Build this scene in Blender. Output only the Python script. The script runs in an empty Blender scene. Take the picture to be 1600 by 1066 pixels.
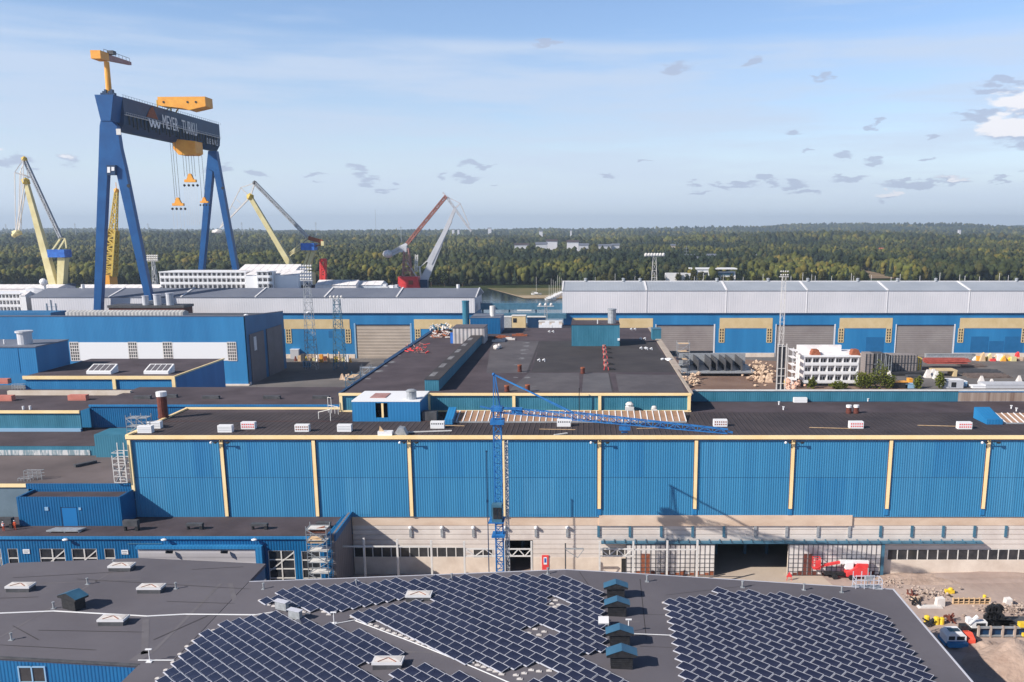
import bpy, bmesh, math, random
import numpy as np
from math import sin, cos, tan, atan, radians, pi, sqrt, hypot
from mathutils import Vector, Matrix, noise as mnoise
random.seed(7); RNG = np.random.default_rng(7)
S = bpy.context.scene
COL = S.collection

# ------------------------------------------------------------------ camera, sky, sun, exposure
H, F, P, CX, CY = 66.0, 1400.0, radians(11.4), 915.0, 640.0     # drone at 66 m, looking 11.4 degrees down
cam = bpy.data.cameras.new('camera'); camo = bpy.data.objects.new('camera', cam); COL.objects.link(camo)
camo.location = (0, 0, H); camo.rotation_euler = (radians(90) - P, 0, 0)
cam.sensor_width = 36; cam.lens = 36 * F / 1600
cam.shift_x = -(CX - 800) / 1600; cam.shift_y = (CY - 533) / 1600
cam.clip_start = 1; cam.clip_end = 60000
S.camera = camo

SUN_AZ, SUN_EL = radians(60), radians(34)                       # light travels to +X and away from the camera
sl = bpy.data.lights.new('sun', 'SUN'); so = bpy.data.objects.new('sun', sl); COL.objects.link(so)
sl.energy = 5.0; sl.angle = radians(0.5); sl.color = (1.0, 0.93, 0.83)
sd = Vector((sin(SUN_AZ) * cos(SUN_EL), cos(SUN_AZ) * cos(SUN_EL), -sin(SUN_EL)))
so.rotation_euler = sd.to_track_quat('-Z', 'Y').to_euler()
S.view_settings.view_transform = 'Standard'; S.view_settings.look = 'None'
S.view_settings.exposure = 0.4; S.view_settings.gamma = 1

W = bpy.data.worlds.new('World'); S.world = W; W.use_nodes = True
nt = W.node_tree; N = nt.nodes; L = nt.links
bg = N['Background']; bg.inputs['Strength'].default_value = 0.1
sky = N.new('ShaderNodeTexSky'); sky.sky_type = 'NISHITA'; sky.sun_disc = False
sky.sun_elevation = SUN_EL; sky.sun_rotation = radians(240); sky.altitude = 0
sky.air_density = 1.0; sky.dust_density = 0.3; sky.ozone_density = 2.0

def nmath(op, a, b=None, c=None, clamp=False):
    n = N.new('ShaderNodeMath'); n.operation = op; n.use_clamp = clamp
    for i, v in enumerate((a, b, c)):
        if v is None: continue
        if isinstance(v, (int, float)): n.inputs[i].default_value = v
        else: L.new(v, n.inputs[i])
    return n.outputs[0]
def nmap(v, a, b, c=0.0, d=1.0):
    n = N.new('ShaderNodeMapRange'); n.interpolation_type = 'SMOOTHSTEP'
    L.new(v, n.inputs[0])
    for i, x in enumerate((a, b, c, d)): n.inputs[i + 1].default_value = x
    return n.outputs[0]
def nnoise(vec, sc, det=5, rough=.55):
    n = N.new('ShaderNodeTexNoise'); n.inputs['Scale'].default_value = sc; n.inputs['Detail'].default_value = det
    n.inputs['Roughness'].default_value = rough; L.new(vec, n.inputs['Vector']); return n.outputs[0]
def nmix(fac, a, b):
    n = N.new('ShaderNodeMix'); n.data_type = 'RGBA'
    L.new(fac, n.inputs['Factor'])
    for k, v in ((6, a), (7, b)):
        if isinstance(v, tuple): n.inputs[k].default_value = v
        else: L.new(v, n.inputs[k])
    return n.outputs[2]
tc = N.new('ShaderNodeTexCoord')
sp = N.new('ShaderNodeSeparateXYZ'); L.new(tc.outputs['Generated'], sp.inputs[0])
az = nmath('ARCTAN2', sp.outputs[0], sp.outputs[1]); el = nmath('ARCSINE', sp.outputs[2])
cb = N.new('ShaderNodeCombineXYZ'); L.new(az, cb.inputs[0]); L.new(nmath('MULTIPLY', el, 3.0), cb.inputs[1])
cvec = cb.outputs[0]
mp_ = N.new('ShaderNodeVectorMath'); mp_.operation = 'MULTIPLY'; L.new(cvec, mp_.inputs[0]); mp_.inputs[1].default_value = (1, 3.2, 1)
cirrus_n = nnoise(mp_.outputs[0], 2.6, 7, .6)
edge = nmath('ADD', el, nmath('MULTIPLY', nmath('SUBTRACT', nnoise(cvec, 2.2, 3), .5), .035))
cirrus = nmath('MULTIPLY', nmap(edge, .198, .182), nmap(cirrus_n, .34, .60, .25, 1.0))
cirrus2 = nmath('MULTIPLY', nmap(cirrus_n, .5, .7), nmap(edge, .20, .3, 1.0, .25))
veil = nmath('MULTIPLY', nmath('MAXIMUM', cirrus, nmath('MULTIPLY', cirrus2, .5)), .8, clamp=True)
SKYMUL = 1.0
tint = N.new('ShaderNodeVectorMath'); tint.operation = 'MULTIPLY'; L.new(sky.outputs[0], tint.inputs[0]); tint.inputs[1].default_value = (1.10, 1.13, 1.27)
base0 = nmix(nmath('MULTIPLY', veil, 1.0), tint.outputs[0], (4.75, 5.6, 7.0, 1))
base = nmix(nmap(el, .13, .0, 0, .95), base0, (5.6, 6.5, 7.6, 1))
hi_ = N.new('ShaderNodeVectorMath'); hi_.operation = 'SCALE'; L.new(base, hi_.inputs[0]); L.new(nmap(el, .26, .75, 1.0, .33), hi_.inputs['Scale']); base = hi_.outputs[0]  # upper sky dimmed to cut the fill light and deepen shadows
# small cumulus: (px, py, half width, half height, bright)
clouds = [(1580, 182, 62, 20, 1.2), (1540, 219, 44, 20, 1.2), (1525, 146, 32, 8, 0), (1510, 163, 36, 7, 0), (1580, 152, 40, 9, 0),
 (1495, 195, 36, 8, 0), (1580, 240, 40, 7, .2), (1046, 105, 24, 10, 0), (1158, 102, 17, 7, 0), (1260, 130, 18, 8, 0), (1218, 211, 16, 6, 0),
 (1245, 235, 9, 4, 0), (1300, 243, 19, 7, 0), (1340, 256, 16, 7, 0), (1338, 201, 9, 7, 0), (1430, 223, 18, 5, 0), (1135, 290, 42, 5, 0), (1080, 290, 14, 6, 0),
 (1185, 283, 24, 5, 0), (1225, 289, 26, 6, 0), (1245, 303, 34, 5, 0), (1310, 284, 36, 6, 0), (1400, 292, 60, 6, .1), (1462, 286, 26, 7, .6), (1366, 309, 16, 7, .9),
 (1530, 290, 18, 4, 0), (1570, 292, 14, 4, 0), (1590, 275, 16, 5, 0), (1085, 302, 22, 4, 0), (947, 278, 12, 5, 0), (1420, 254, 10, 3, 0), (1003, 251, 10, 3, 0),
 (748, 257, 34, 6, 0), (580, 266, 22, 5, 0), (597, 278, 26, 7, 0), (590, 287, 20, 5, 0), (706, 279, 10, 5, 0), (742, 279, 24, 6, 0), (620, 296, 14, 4, 0), (510, 279, 18, 4, 0),
 (375, 273, 26, 8, .1), (430, 276, 14, 6, 0), (60, 268, 40, 9, .15), (22, 262, 24, 14, .8), (150, 265, 16, 13, .5), (865, 70, 26, 5, 0), (780, 293, 9, 4, 0), (210, 276, 12, 5, 0), (1345, 4, 40, 6, 0)]
nz = nnoise(cvec, 60.0, 6, .65); nz2 = nnoise(cvec, 9.0, 4)
cn = N.new('ShaderNodeTexNoise'); cn.inputs['Scale'].default_value = 38; cn.inputs['Detail'].default_value = 5; L.new(cvec, cn.inputs['Vector'])
warp = N.new('ShaderNodeVectorMath'); warp.operation = 'MULTIPLY_ADD'
L.new(cn.outputs['Color'], warp.inputs[0]); warp.inputs[1].default_value = (.040, .085, 0)
wv = N.new('ShaderNodeVectorMath'); wv.operation = 'SUBTRACT'; L.new(cvec, wv.inputs[0]); wv.inputs[1].default_value = (.020, .0425, 0)
L.new(wv.outputs[0], warp.inputs[2])
dark_m = None; lite_m = None
for (px, py, hw, hh, br) in clouds:
    a = atan((px - CX) / F / cos(P)); e = atan((CY - py) / F) - P
    v = N.new('ShaderNodeVectorMath'); v.operation = 'SUBTRACT'; L.new(warp.outputs[0], v.inputs[0]); v.inputs[1].default_value = (a, e * 3, 0)
    m = N.new('ShaderNodeVectorMath'); m.operation = 'MULTIPLY'; L.new(v.outputs[0], m.inputs[0]); m.inputs[1].default_value = (F / hw / 1.15, F / hh / 3 / 1.1, 0)
    d = N.new('ShaderNodeVectorMath'); d.operation = 'LENGTH'; L.new(m.outputs[0], d.inputs[0])
    r = nmap(d.outputs['Value'], 1.5, .0)
    dark_m = r if dark_m is None else nmath('MAXIMUM', dark_m, r)
    if br > .05:
        s2 = N.new('ShaderNodeSeparateXYZ'); L.new(m.outputs[0], s2.inputs[0])
        up = nmap(nmath('ADD', s2.outputs[1], nmath('MULTIPLY', s2.outputs[0], -.25)), -.7, .3)
        q = nmath('MULTIPLY', nmath('MULTIPLY', r, up), br)
        lite_m = q if lite_m is None else nmath('MAXIMUM', lite_m, q)
cmask = nmath('MULTIPLY', nmap(nmath('ADD', dark_m, nmath('MULTIPLY', nmath('SUBTRACT', nz, .5), 1.3)), .38, .85), .72, clamp=True)
c1 = nmix(cmask, base, (3.5, 4.05, 5.4, 1))
c2 = nmix(nmath('MULTIPLY', nmap(nmath('ADD', lite_m, nmath('MULTIPLY', nmath('SUBTRACT', nz, .5), 1.0)), .25, .6), .95), c1, (7.5, 7.5, 7.9, 1))
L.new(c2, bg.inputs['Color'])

def G(px, py, z=0.0):                     # measured point of the place at a known height
    a = P + atan((py - CY) / F); Y = (H - z) / tan(a); d = Y * cos(P) + (H - z) * sin(P)
    return Vector(((px - CX) / F * d, Y, z))
def V(px, py, Y):                         # measured point of the place at a known distance
    a = P + atan((py - CY) / F); z = H - Y * tan(a); d = Y * cos(P) + (H - z) * sin(P)
    return Vector(((px - CX) / F * d, Y, z))
def proj(x, y, z):
    d = y * cos(P) + (H - z) * sin(P); u = y * sin(P) + (z - H) * cos(P)
    return CX + F * x / d, CY - F * u / d

# ------------------------------------------------------------------ materials
def mat(name, col, col2=None, scale=.3, rough=.7, metal=0, bump=0, bscale=4, wave=None, wdark=.0, spec=.4, detail=5, lo=.35, hi=.65, streak=None, vcol=None):
    m = bpy.data.materials.new(name); m.use_nodes = True
    t = m.node_tree; n = t.nodes; l = t.links; b = n['Principled BSDF']
    b.inputs['Roughness'].default_value = rough; b.inputs['Metallic'].default_value = metal
    b.inputs['Specular IOR Level'].default_value = spec
    co = n.new('ShaderNodeTexCoord').outputs['Object']
    def c4(c): return (c[0], c[1], c[2], 1)
    cur = None
    if vcol:
        a = n.new('ShaderNodeVertexColor'); a.layer_name = vcol; cur = a.outputs[0]
    if col2 is not None:
        nz = n.new('ShaderNodeTexNoise'); nz.inputs['Scale'].default_value = scale; nz.inputs['Detail'].default_value = detail
        nz.inputs['Roughness'].default_value = .62
        if streak:
            mp = n.new('ShaderNodeMapping'); mp.inputs['Scale'].default_value = streak; l.new(co, mp.inputs[0]); l.new(mp.outputs[0], nz.inputs['Vector'])
        else: l.new(co, nz.inputs['Vector'])
        r = n.new('ShaderNodeValToRGB'); r.color_ramp.elements[0].position = lo; r.color_ramp.elements[1].position = hi
        r.color_ramp.elements[0].color = c4(col); r.color_ramp.elements[1].color = c4(col2)
        l.new(nz.outputs[0], r.inputs[0])
        if cur is None: cur = r.outputs[0]
        else:
            mx = n.new('ShaderNodeMix'); mx.data_type = 'RGBA'; mx.blend_type = 'MULTIPLY'; mx.inputs[0].default_value = 1
            l.new(cur, mx.inputs[6]); l.new(r.outputs[0], mx.inputs[7]); cur = mx.outputs[2]
    h = None
    if wave:                                # (direction, pitch in metres, bump height in metres)
        w = n.new('ShaderNodeTexWave'); w.wave_type = 'BANDS'; w.bands_direction = wave[0]; w.inputs['Scale'].default_value = .31416 / wave[1]
        l.new(co, w.inputs['Vector'])
        rr = n.new('ShaderNodeValToRGB'); rr.color_ramp.elements[0].position = wave[3] if len(wave) > 3 else .25; rr.color_ramp.elements[1].position = (wave[4] if len(wave) > 4 else .75)
        l.new(w.outputs[0], rr.inputs[0])
        bp = n.new('ShaderNodeBump'); bp.inputs['Distance'].default_value = wave[2]; bp.inputs['Strength'].default_value = 1
        l.new(rr.outputs[0], bp.inputs['Height']); h = bp.outputs[0]
        if wdark:
            mx = n.new('ShaderNodeMix'); mx.data_type = 'RGBA'; mx.blend_type = 'MULTIPLY'
            mm = n.new('ShaderNodeMath'); mm.operation = 'MULTIPLY'; l.new(rr.outputs[0], mm.inputs[0]); mm.inputs[1].default_value = wdark
            l.new(mm.outputs[0], mx.inputs[0])
            if cur is None: mx.inputs[6].default_value = c4(col)
            else: l.new(cur, mx.inputs[6])
            mx.inputs[7].default_value = (.3, .3, .3, 1); cur = mx.outputs[2]
    if bump:
        nb = n.new('ShaderNodeTexNoise'); nb.inputs['Scale'].default_value = bscale; nb.inputs['Detail'].default_value = 4; l.new(co, nb.inputs['Vector'])
        bp = n.new('ShaderNodeBump'); bp.inputs['Distance'].default_value = bump; l.new(nb.outputs[0], bp.inputs['Height'])
        if h is not None: l.new(h, bp.inputs['Normal'])
        h = bp.outputs[0]
    if cur is None: b.inputs['Base Color'].default_value = c4(col)
    else: l.new(cur, b.inputs['Base Color'])
    if h is not None: l.new(h, b.inputs['Normal'])
    return m

M = {}
BL, BL2 = (.028, .188, .385), (.047, .250, .465)
M['clad'] = mat('blue ribbed cladding', BL, BL2, .45, .55, wave=('X', .45, .04), streak=(1, 1, .05), wdark=.08, detail=8, lo=.25, hi=.75)
M['clad2'] = mat('blue cladding plain', (.012, .155, .37), (.025, .215, .47), .1, .55, wave=('X', .6, .018), streak=(1, 1, .1), wdark=.03)
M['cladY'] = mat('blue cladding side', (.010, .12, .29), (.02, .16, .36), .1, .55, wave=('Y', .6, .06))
M['sat'] = mat('saturated blue cladding', (.0015, .095, .255), (.003, .125, .31), .12, .5, wave=('X', .5, .05), wdark=.12)
M['teal'] = mat('weathered teal cladding', (.020, .135, .21), (.045, .20, .30), .25, .6, wave=('X', .5, .025), streak=(1, 1, .3))
M['navy'] = mat('dark blue steel', (.005, .033, .095), (.009, .048, .125), .3, .5)
M['crblue'] = mat('crane blue paint', (.002, .065, .22), (.005, .090, .28), .15, .45)
M['twblue'] = mat('tower crane blue', (.014, .115, .34), (.03, .20, .50), .8, .45)
M['cream'] = mat('cream painted trim', (.90, .66, .33), (.95, .74, .42), .2, .6)
M['creamp'] = mat('cream wall panel', (.56, .42, .22), (.64, .50, .29), .2, .7)
M['white'] = mat('white painted panel', (.62, .62, .64), (.72, .71, .73), .08, .6)
M['whall'] = mat('white hall cladding', (.58, .58, .62), (.66, .65, .69), .05, .6, wave=('X', 1.2, .03))
M['wfab'] = mat('white sheeting', (.70, .66, .66), (.85, .83, .84), .35, .7, bump=.3, bscale=.4)
M['bwhite'] = mat('bright white paint', (.8, .8, .82), None, rough=.5)
M['grey'] = mat('grey galvanised steel', (.30, .32, .34), (.45, .47, .50), 1.5, .45, metal=.3)
M['steelw'] = mat('pale steel frame', (.62, .60, .58), (.72, .70, .68), .8, .5)
M['dgrey'] = mat('dark grey metal', (.05, .053, .06), (.09, .09, .10), .8, .6)
M['black'] = mat('black rubber and pipe', (.012, .013, .016), (.03, .03, .034), 1.5, .6)
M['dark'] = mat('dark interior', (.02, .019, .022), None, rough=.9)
M['glass'] = mat('dark window glass', (.02, .024, .03), (.05, .05, .055), .6, .18, spec=.6)
M['gate'] = mat('grey roller gate', (.235, .205, .20), (.29, .26, .25), .1, .6, wave=('Z', 1.1, .04), wdark=.1)
M['gatel'] = mat('beige roller gate', (.42, .35, .29), (.50, .42, .35), .1, .6, wave=('Z', 1.6, .06), wdark=.25)
M['gated'] = mat('dark grey sliding gate', (.14, .125, .14), (.18, .165, .18), .1, .6, wave=('Y', 1.2, .05))
M['rooffar'] = mat('blue grey metal roof', (.13, .145, .19), (.165, .18, .225), .05, .55, wave=('X', 1.5, .02))
M['roofpale'] = mat('pale grey metal roof', (.30, .33, .38), (.36, .39, .44), .05, .55, wave=('X', 1.5, .02))
M['roofb'] = mat('brown black bitumen roof', (.048, .035, .042), (.086, .066, .076), .10, .85, bump=.03, detail=8)
M['roofs'] = mat('seamed dark roof', (.036, .027, .030), (.062, .048, .050), .10, .8, wave=('X', 1.06, .10, .80, .97), wdark=-.0, detail=8)
M['roofg'] = mat('grey bitumen roof', (.098, .091, .108), (.130, .121, .140), .07, .85, bump=.01, detail=8, lo=.3, hi=.7)
M['roofg2'] = mat('grey felt strip', (.150, .140, .155), (.118, .11, .122), .2, .85, detail=8)
M['rooflt'] = mat('light felt patch', (.075, .067, .075), (.11, .10, .108), .15, .85, detail=8)
M['roofdk'] = mat('dark felt patch', (.036, .031, .034), (.055, .048, .05), .15, .85, detail=8)
M['conc'] = mat('pale concrete', (.60, .50, .42), (.76, .66, .57), .25, .85, detail=8, bump=.02)
M['concb'] = mat('stained beige concrete band', (.54, .39, .29), (.72, .57, .45), .18, .85, detail=8, streak=(.5, 1, 1.2))
M['siding'] = mat('horizontal pale siding', (.60, .53, .49), (.72, .65, .60), .2, .75, wave=('Z', 1.0, .12, .04, .16), detail=6)
M['rust'] = mat('rusty steel', (.20, .055, .025), (.36, .12, .06), 1.5, .8)
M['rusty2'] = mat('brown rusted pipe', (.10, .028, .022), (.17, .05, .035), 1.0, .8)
M['red'] = mat('red paint', (.68, .045, .05), (.80, .08, .08), .5, .5)
M['orange'] = mat('orange paint', (.80, .33, .04), (.88, .42, .06), .3, .5)
M['yellow'] = mat('yellow paint', (.75, .50, .03), (.85, .6, .06), .8, .5)
M['paley'] = mat('pale yellow crane paint', (.58, .50, .25), (.70, .63, .36), .15, .55)
M['deepy'] = mat('deep yellow lattice', (.52, .36, .06), (.62, .45, .10), .4, .55)
M['pinkgrey'] = mat('faded red lattice', (.33, .14, .12), (.42, .24, .22), .5, .6)
M['silver'] = mat('pale grey crane boom', (.45, .46, .50), (.55, .56, .60), .1, .5)
M['amber'] = mat('amber skylight sheet', (.30, .17, .10), (.40, .25, .17), .3, .5)
M['ply'] = mat('pale timber', (.55, .36, .20), (.68, .50, .32), 1.2, .8)
M['bluep'] = mat('bright blue paint', (.02, .10, .42), (.04, .18, .6), .5, .5)
M['lblue'] = mat('light blue sheet', (.25, .42, .6), None, rough=.5)
M['panelc'] = mat('solar cells', (.016, .020, .044), (.026, .031, .062), .35, .16, spec=.55, detail=2)
M['alu'] = mat('aluminium frame', (.52, .53, .60), None, rough=.5, metal=.0)
M['capsheen'] = mat('vent cap top with painted sky sheen', (.035, .11, .19), (.05, .145, .235), .5, .35)  # lit, sky-reflecting tops of the black caps put into the colour
M['rail'] = mat('blue steel rail', (.045, .13, .20), (.07, .18, .27), .6, .55)
M['gridp'] = mat('weathered gate sheeting', (.56, .52, .50), (.74, .70, .68), .35, .75, detail=8)
M['ground'] = mat('sandy ground', (.28, .205, .18), (.47, .37, .325), .035, .95, bump=.15, bscale=.7, detail=12)
M['rubble'] = mat('dug up sandy ground', (.30, .21, .17), (.48, .37, .31), .12, .95, bump=.3, bscale=1.2, detail=12)
M['asph'] = mat('worn asphalt', (.10, .092, .092), (.17, .155, .15), .04, .9, detail=10)
M['browny'] = mat('brown yard', (.15, .088, .065), (.22, .145, .11), .05, .9, detail=10)
M['path'] = mat('pale site road', (.42, .34, .28), (.5, .42, .35), .1, .95, detail=8)
M['sandsh'] = mat('sandy shore', (.30, .22, .13), (.40, .31, .2), .02, .95)
M['grass'] = mat('olive rough grass', (.10, .095, .035), (.17, .14, .06), .02, .95)
M['water'] = mat('harbour water', (.02, .035, .045), None, rough=.12, spec=.6, bump=.1, bscale=.3)
M['rock'] = mat('broken concrete', (.32, .24, .20), (.5, .41, .35), .8, .9)
M['pinkrock'] = mat('cream rock', (.42, .28, .19), (.72, .56, .42), 1.2, .9)
M['bark'] = mat('bark', (.12, .07, .05), (.2, .12, .08), .5, .9)
M['leafv'] = mat('forest foliage', (.62, .62, .62), (1.0, 1.0, 1.0), .22, .8, spec=.1, vcol='Col', detail=6)
M['shrub'] = mat('bright shrub foliage', (.06, .085, .012), (.16, .17, .03), .9, .8, spec=.1)
M['brick'] = mat('red roof tiles', (.35, .1, .05), (.45, .15, .08), .5, .8)
M['skin'] = M['ply']
M['vest'] = mat('yellow safety vest', (.75, .7, .05), None, rough=.7)
M['trous'] = mat('navy work trousers', (.02, .025, .05), None, rough=.8)
M['hills'] = mat('wooded hills', (.018, .030, .012), (.055, .068, .022), .012, .95, spec=.05, detail=12, bump=6, bscale=.03)

# ------------------------------------------------------------------ mesh helpers
ORG = {}
class MB:
    def __init__(s): s.v = []; s.f = []; s.marks = []
    def add(s, vs, fs):
        n = len(s.v); s.marks.append((n, len(s.f))); s.v += [tuple(v) for v in vs]; s.f += [tuple(i + n for i in f) for f in fs]; return s
    def box(s, x0, x1, y0, y1, z0, z1):
        if x0 > x1: x0, x1 = x1, x0
        if y0 > y1: y0, y1 = y1, y0
        if z0 > z1: z0, z1 = z1, z0
        return s.add([(x0,y0,z0),(x1,y0,z0),(x1,y1,z0),(x0,y1,z0),(x0,y0,z1),(x1,y0,z1),(x1,y1,z1),(x0,y1,z1)],
              [(0,3,2,1),(4,5,6,7),(0,1,5,4),(1,2,6,5),(2,3,7,6),(3,0,4,7)])
    def prism(s, pts, lo, hi, axis='Z'):        # polygon in the plane across axis, extruded lo..hi
        n = len(pts)
        def mk(p, h): return {'Z': (p[0], p[1], h), 'Y': (p[0], h, p[1]), 'X': (h, p[0], p[1])}[axis]
        vs = [mk(p, lo) for p in pts] + [mk(p, hi) for p in pts]
        return s.add(vs, [tuple(range(n))[::-1], tuple(range(n, 2 * n))] + [(i, (i + 1) % n, n + (i + 1) % n, n + i) for i in range(n)])
    def bar(s, p, q, w, h=None, w2=None, h2=None):
        p = Vector(p); q = Vector(q); h = h or w; w2 = w2 or w; h2 = h2 or (h if w2 == w else w2)
        d = (q - p); 
        if d.length < 1e-6: return s
        d.normalize(); up = Vector((0, 0, 1)) if abs(d.z) < .95 else Vector((0, 1, 0))
        a = d.cross(up).normalized(); b = a.cross(d).normalized(); vs = []
        for c, ww, hh in ((p, w, h), (q, w2, h2)):
            for i, j in ((-1, -1), (1, -1), (1, 1), (-1, 1)): vs.append(c + a * i * ww / 2 + b * j * hh / 2)
        return s.add(vs, [(3,2,1,0),(4,5,6,7),(0,1,5,4),(1,2,6,5),(2,3,7,6),(3,0,4,7)])
    def tube(s, p, q, r, n=8, r2=None):
        p = Vector(p); q = Vector(q); r2 = r if r2 is None else r2; d = (q - p).normalized()
        up = Vector((0, 0, 1)) if abs(d.z) < .95 else Vector((0, 1, 0)); a = d.cross(up).normalized(); b = a.cross(d)
        vs = [c + (a * cos(2*pi*i/n) + b * sin(2*pi*i/n)) * rr for c, rr in ((p, r), (q, r2)) for i in range(n)]
        return s.add(vs, [tuple(range(n)), tuple(range(2*n-1, n-1, -1))] + [(i, n+i, n+(i+1) % n, (i+1) % n) for i in range(n)])
    def ball(s, c, r, sub=1, sq=(1,1,1), jit=0, seed=0):
        bm = bmesh.new(); bmesh.ops.create_icosphere(bm, subdivisions=sub, radius=1)
        rn = random.Random(seed); vs = []
        for v in bm.verts:
            k = r * (1 + rn.uniform(-jit, jit)); vs.append((c[0]+v.co.x*k*sq[0], c[1]+v.co.y*k*sq[1], c[2]+v.co.z*k*sq[2]))
        fs = [tuple(v.index for v in f.verts) for f in bm.faces]; bm.free(); return s.add(vs, fs)
    def lattice(s, p, q, w, seg, t=.12, w2=None, h=None, n=4):     # square truss from p to q
        p = Vector(p); q = Vector(q); w2 = w if w2 is None else w2; d = (q - p).normalized()
        up = Vector((0, 0, 1)) if abs(d.z) < .95 else Vector((0, 1, 0)); a = d.cross(up).normalized(); b = a.cross(d)
        k = max(2, round((q - p).length / seg)); hh = (h / w) if h else 1
        def ring(i):
            u = i / k; c = p.lerp(q, u); ww = w + (w2 - w) * u
            return [c + a * ww/2 * x + b * ww/2 * y * hh for x, y in ((-1,-1),(1,-1),(1,1),(-1,1))]
        for j in range(4): s.bar(ring(0)[j], ring(k)[j], t * 1.4)
        for i in range(k):
            r0, r1 = ring(i), ring(i + 1)
            for j in range(4):
                s.bar(r0[j], r0[(j+1) % 4], t); 
                if i % 2: s.bar(r0[j], r1[(j+1) % 4], t)
                else: s.bar(r0[(j+1) % 4], r1[j], t)
        return s
    def walls(s, x0, x1, z0, z1, y0, y1, holes):        # wall in the XZ plane with rectangular openings
        xs = sorted({x0, x1, *[min(max(h[i], x0), x1) for h in holes for i in (0, 1)]})
        for a, b in zip(xs, xs[1:]):
            if b - a < 1e-4: continue
            mid = (a + b) / 2; hs = sorted([(h[2], h[3]) for h in holes if h[0] < mid < h[1]]); z = z0
            for lo, hi in hs:
                if lo > z: s.box(a, b, y0, y1, z, lo)
                z = max(z, hi)
            if z < z1: s.box(a, b, y0, y1, z, z1)
        return s
    def build(s, name, m, parent=None, smooth=False):
        o = Vector((0, 0, 0))
        if parent is not None: o = ORG.get(parent.name, Vector((0, 0, 0)))
        me = bpy.data.meshes.new(name); me.from_pydata([tuple(Vector(v) - o) for v in s.v], [], s.f)
        me.materials.append(M[m] if isinstance(m, str) else m); me.update()
        if smooth: me.polygons.foreach_set('use_smooth', [True] * len(me.polygons))
        ob = bpy.data.objects.new(name, me); COL.objects.link(ob)
        if parent is not None: ob.parent = parent
        ORG[ob.name] = o
        return ob
def builds(mb, name, m, parent, per=1, limit=100):      # every primitive (or every `per` of them) as a part of its own
    mk = mb.marks[::per] + [(len(mb.v), len(mb.f))]; out = []
    for i, ((a, fa), (c, fc)) in enumerate(zip(mk, mk[1:])):
        if i >= limit: a, fa = mk[i]; c, fc = mk[-1]
        q = MB(); q.add(mb.v[a:c], [tuple(k - a for k in f) for f in mb.f[fa:fc]]); o = q.build(name, m, parent); out.append(o)
        if i >= limit: o['kind'] = 'stuff'; break
    return out
def tag(o, label=None, cat=None, group=None, kind=None):
    if label: o['label'] = label
    if cat: o['category'] = cat
    if group: o['group'] = group
    if kind: o['kind'] = kind
    return o
def thing(name, label, cat, loc=(0, 0, 0), group=None):
    o = bpy.data.objects.new(name, None); COL.objects.link(o); o.location = loc; o.empty_display_size = .5
    ORG[o.name] = Vector(loc); return tag(o, label, cat, group)
KIDS = {}
def copy_tree(o, loc=None, rz=None, label=None, group=None, sc=None):
    def cp(x, par):
        c = x.copy(); COL.objects.link(c)
        if par is not None: c.parent = par
        for ch in KIDS.setdefault(x.name, [k for k in bpy.data.objects if k.parent == x]): cp(ch, c)
        return c
    r = cp(o, None)
    if loc is not None: r.location = loc
    if rz is not None: r.rotation_euler[2] = rz
    if sc is not None: r.scale = (sc, sc, sc)
    if label: r['label'] = label
    if group: r['group'] = group
    return r
def one(mb, name, m, label, cat, group=None, kind=None): return tag(mb.build(name, m), label, cat, group, kind)
def sheet(name, pts, z, m, kind='structure'):
    b = MB(); b.add([(p[0], p[1], z) for p in pts], [tuple(range(len(pts)))]); o = b.build(name, m); tag(o, kind=kind)
    if o.data.polygons[0].normal.z < 0: o.data.flip_normals()
    return o
def patch(parent, x0, x1, y0, y1, z, m, name='roof_patch'):
    b = MB(); b.add([(x0,y0,z),(x1,y0,z),(x1,y1,z),(x0,y1,z)], [(0,1,2,3)]); return b.build(name, m, parent)
def window(parent, x0, x1, z0, z1, y, nx, nz, fw=.12, m='bwhite', depth=.12, glass='glass'):
    b = MB()
    for i in range(nx + 1):
        x = x0 + (x1 - x0) * i / nx; b.box(x - fw/2, x + fw/2, y - depth, y, z0 - fw/2, z1 + fw/2)
    for i in range(nz + 1):
        z = z0 + (z1 - z0) * i / nz; b.box(x0 + fw/2, x1 - fw/2, y - depth*.9, y - .002, z - fw/2, z + fw/2)
    w = b.build('window', m, parent)
    g = MB(); g.box(x0, x1, y - depth*.4, y + .02, z0, z1); g.build('pane', glass, w)
    return w
def scaffold(label, x0, x1, y0, y1, z0, z1, lift, bays=1, group=None, m='grey', deckm='ply', name='scaffold_tower'):
    t = thing(name, label, 'scaffold', ((x0+x1)/2, (y0+y1)/2, z0), group)
    n = max(1, round((z1 - z0) / lift)); xs = [x0 + (x1 - x0) * i / bays for i in range(bays + 1)]
    f = MB()
    for x in xs:
        for y in (y0, y1): f.tube((x, y, z0), (x, y, z1 + .6), .07, 5)
    f.build('upright', m, t)
    r = MB(); br = MB(); dk = MB()
    for k in range(n + 1):
        z = z0 + (z1 - z0) * k / n
        for y in (y0, y1): r.bar((x0, y, z), (x1, y, z), .1); 
        for x in xs: r.bar((x, y0, z), (x, y1, z), .1)
        if k: dk.box(x0 + .1, x1 - .1, y0 + .15, y1 - .15, z - .12, z - .04)
        if k < n:
            z2 = z + (z1 - z0) / n; r.bar((x0, y0, z + .55 * (z2 - z)), (x1, y0, z + .55 * (z2 - z)), .07)
            for a, b in zip(xs, xs[1:]):
                if k % 2: br.bar((a, y0 - .06, z), (b, y0 - .06, z2), .12)
                else: br.bar((b, y0 - .06, z), (a, y0 - .06, z2), .12)
    r.build('ledger', m, t); br.build('brace', m, t); dk.build('deck', deckm, t)
    return t
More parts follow.
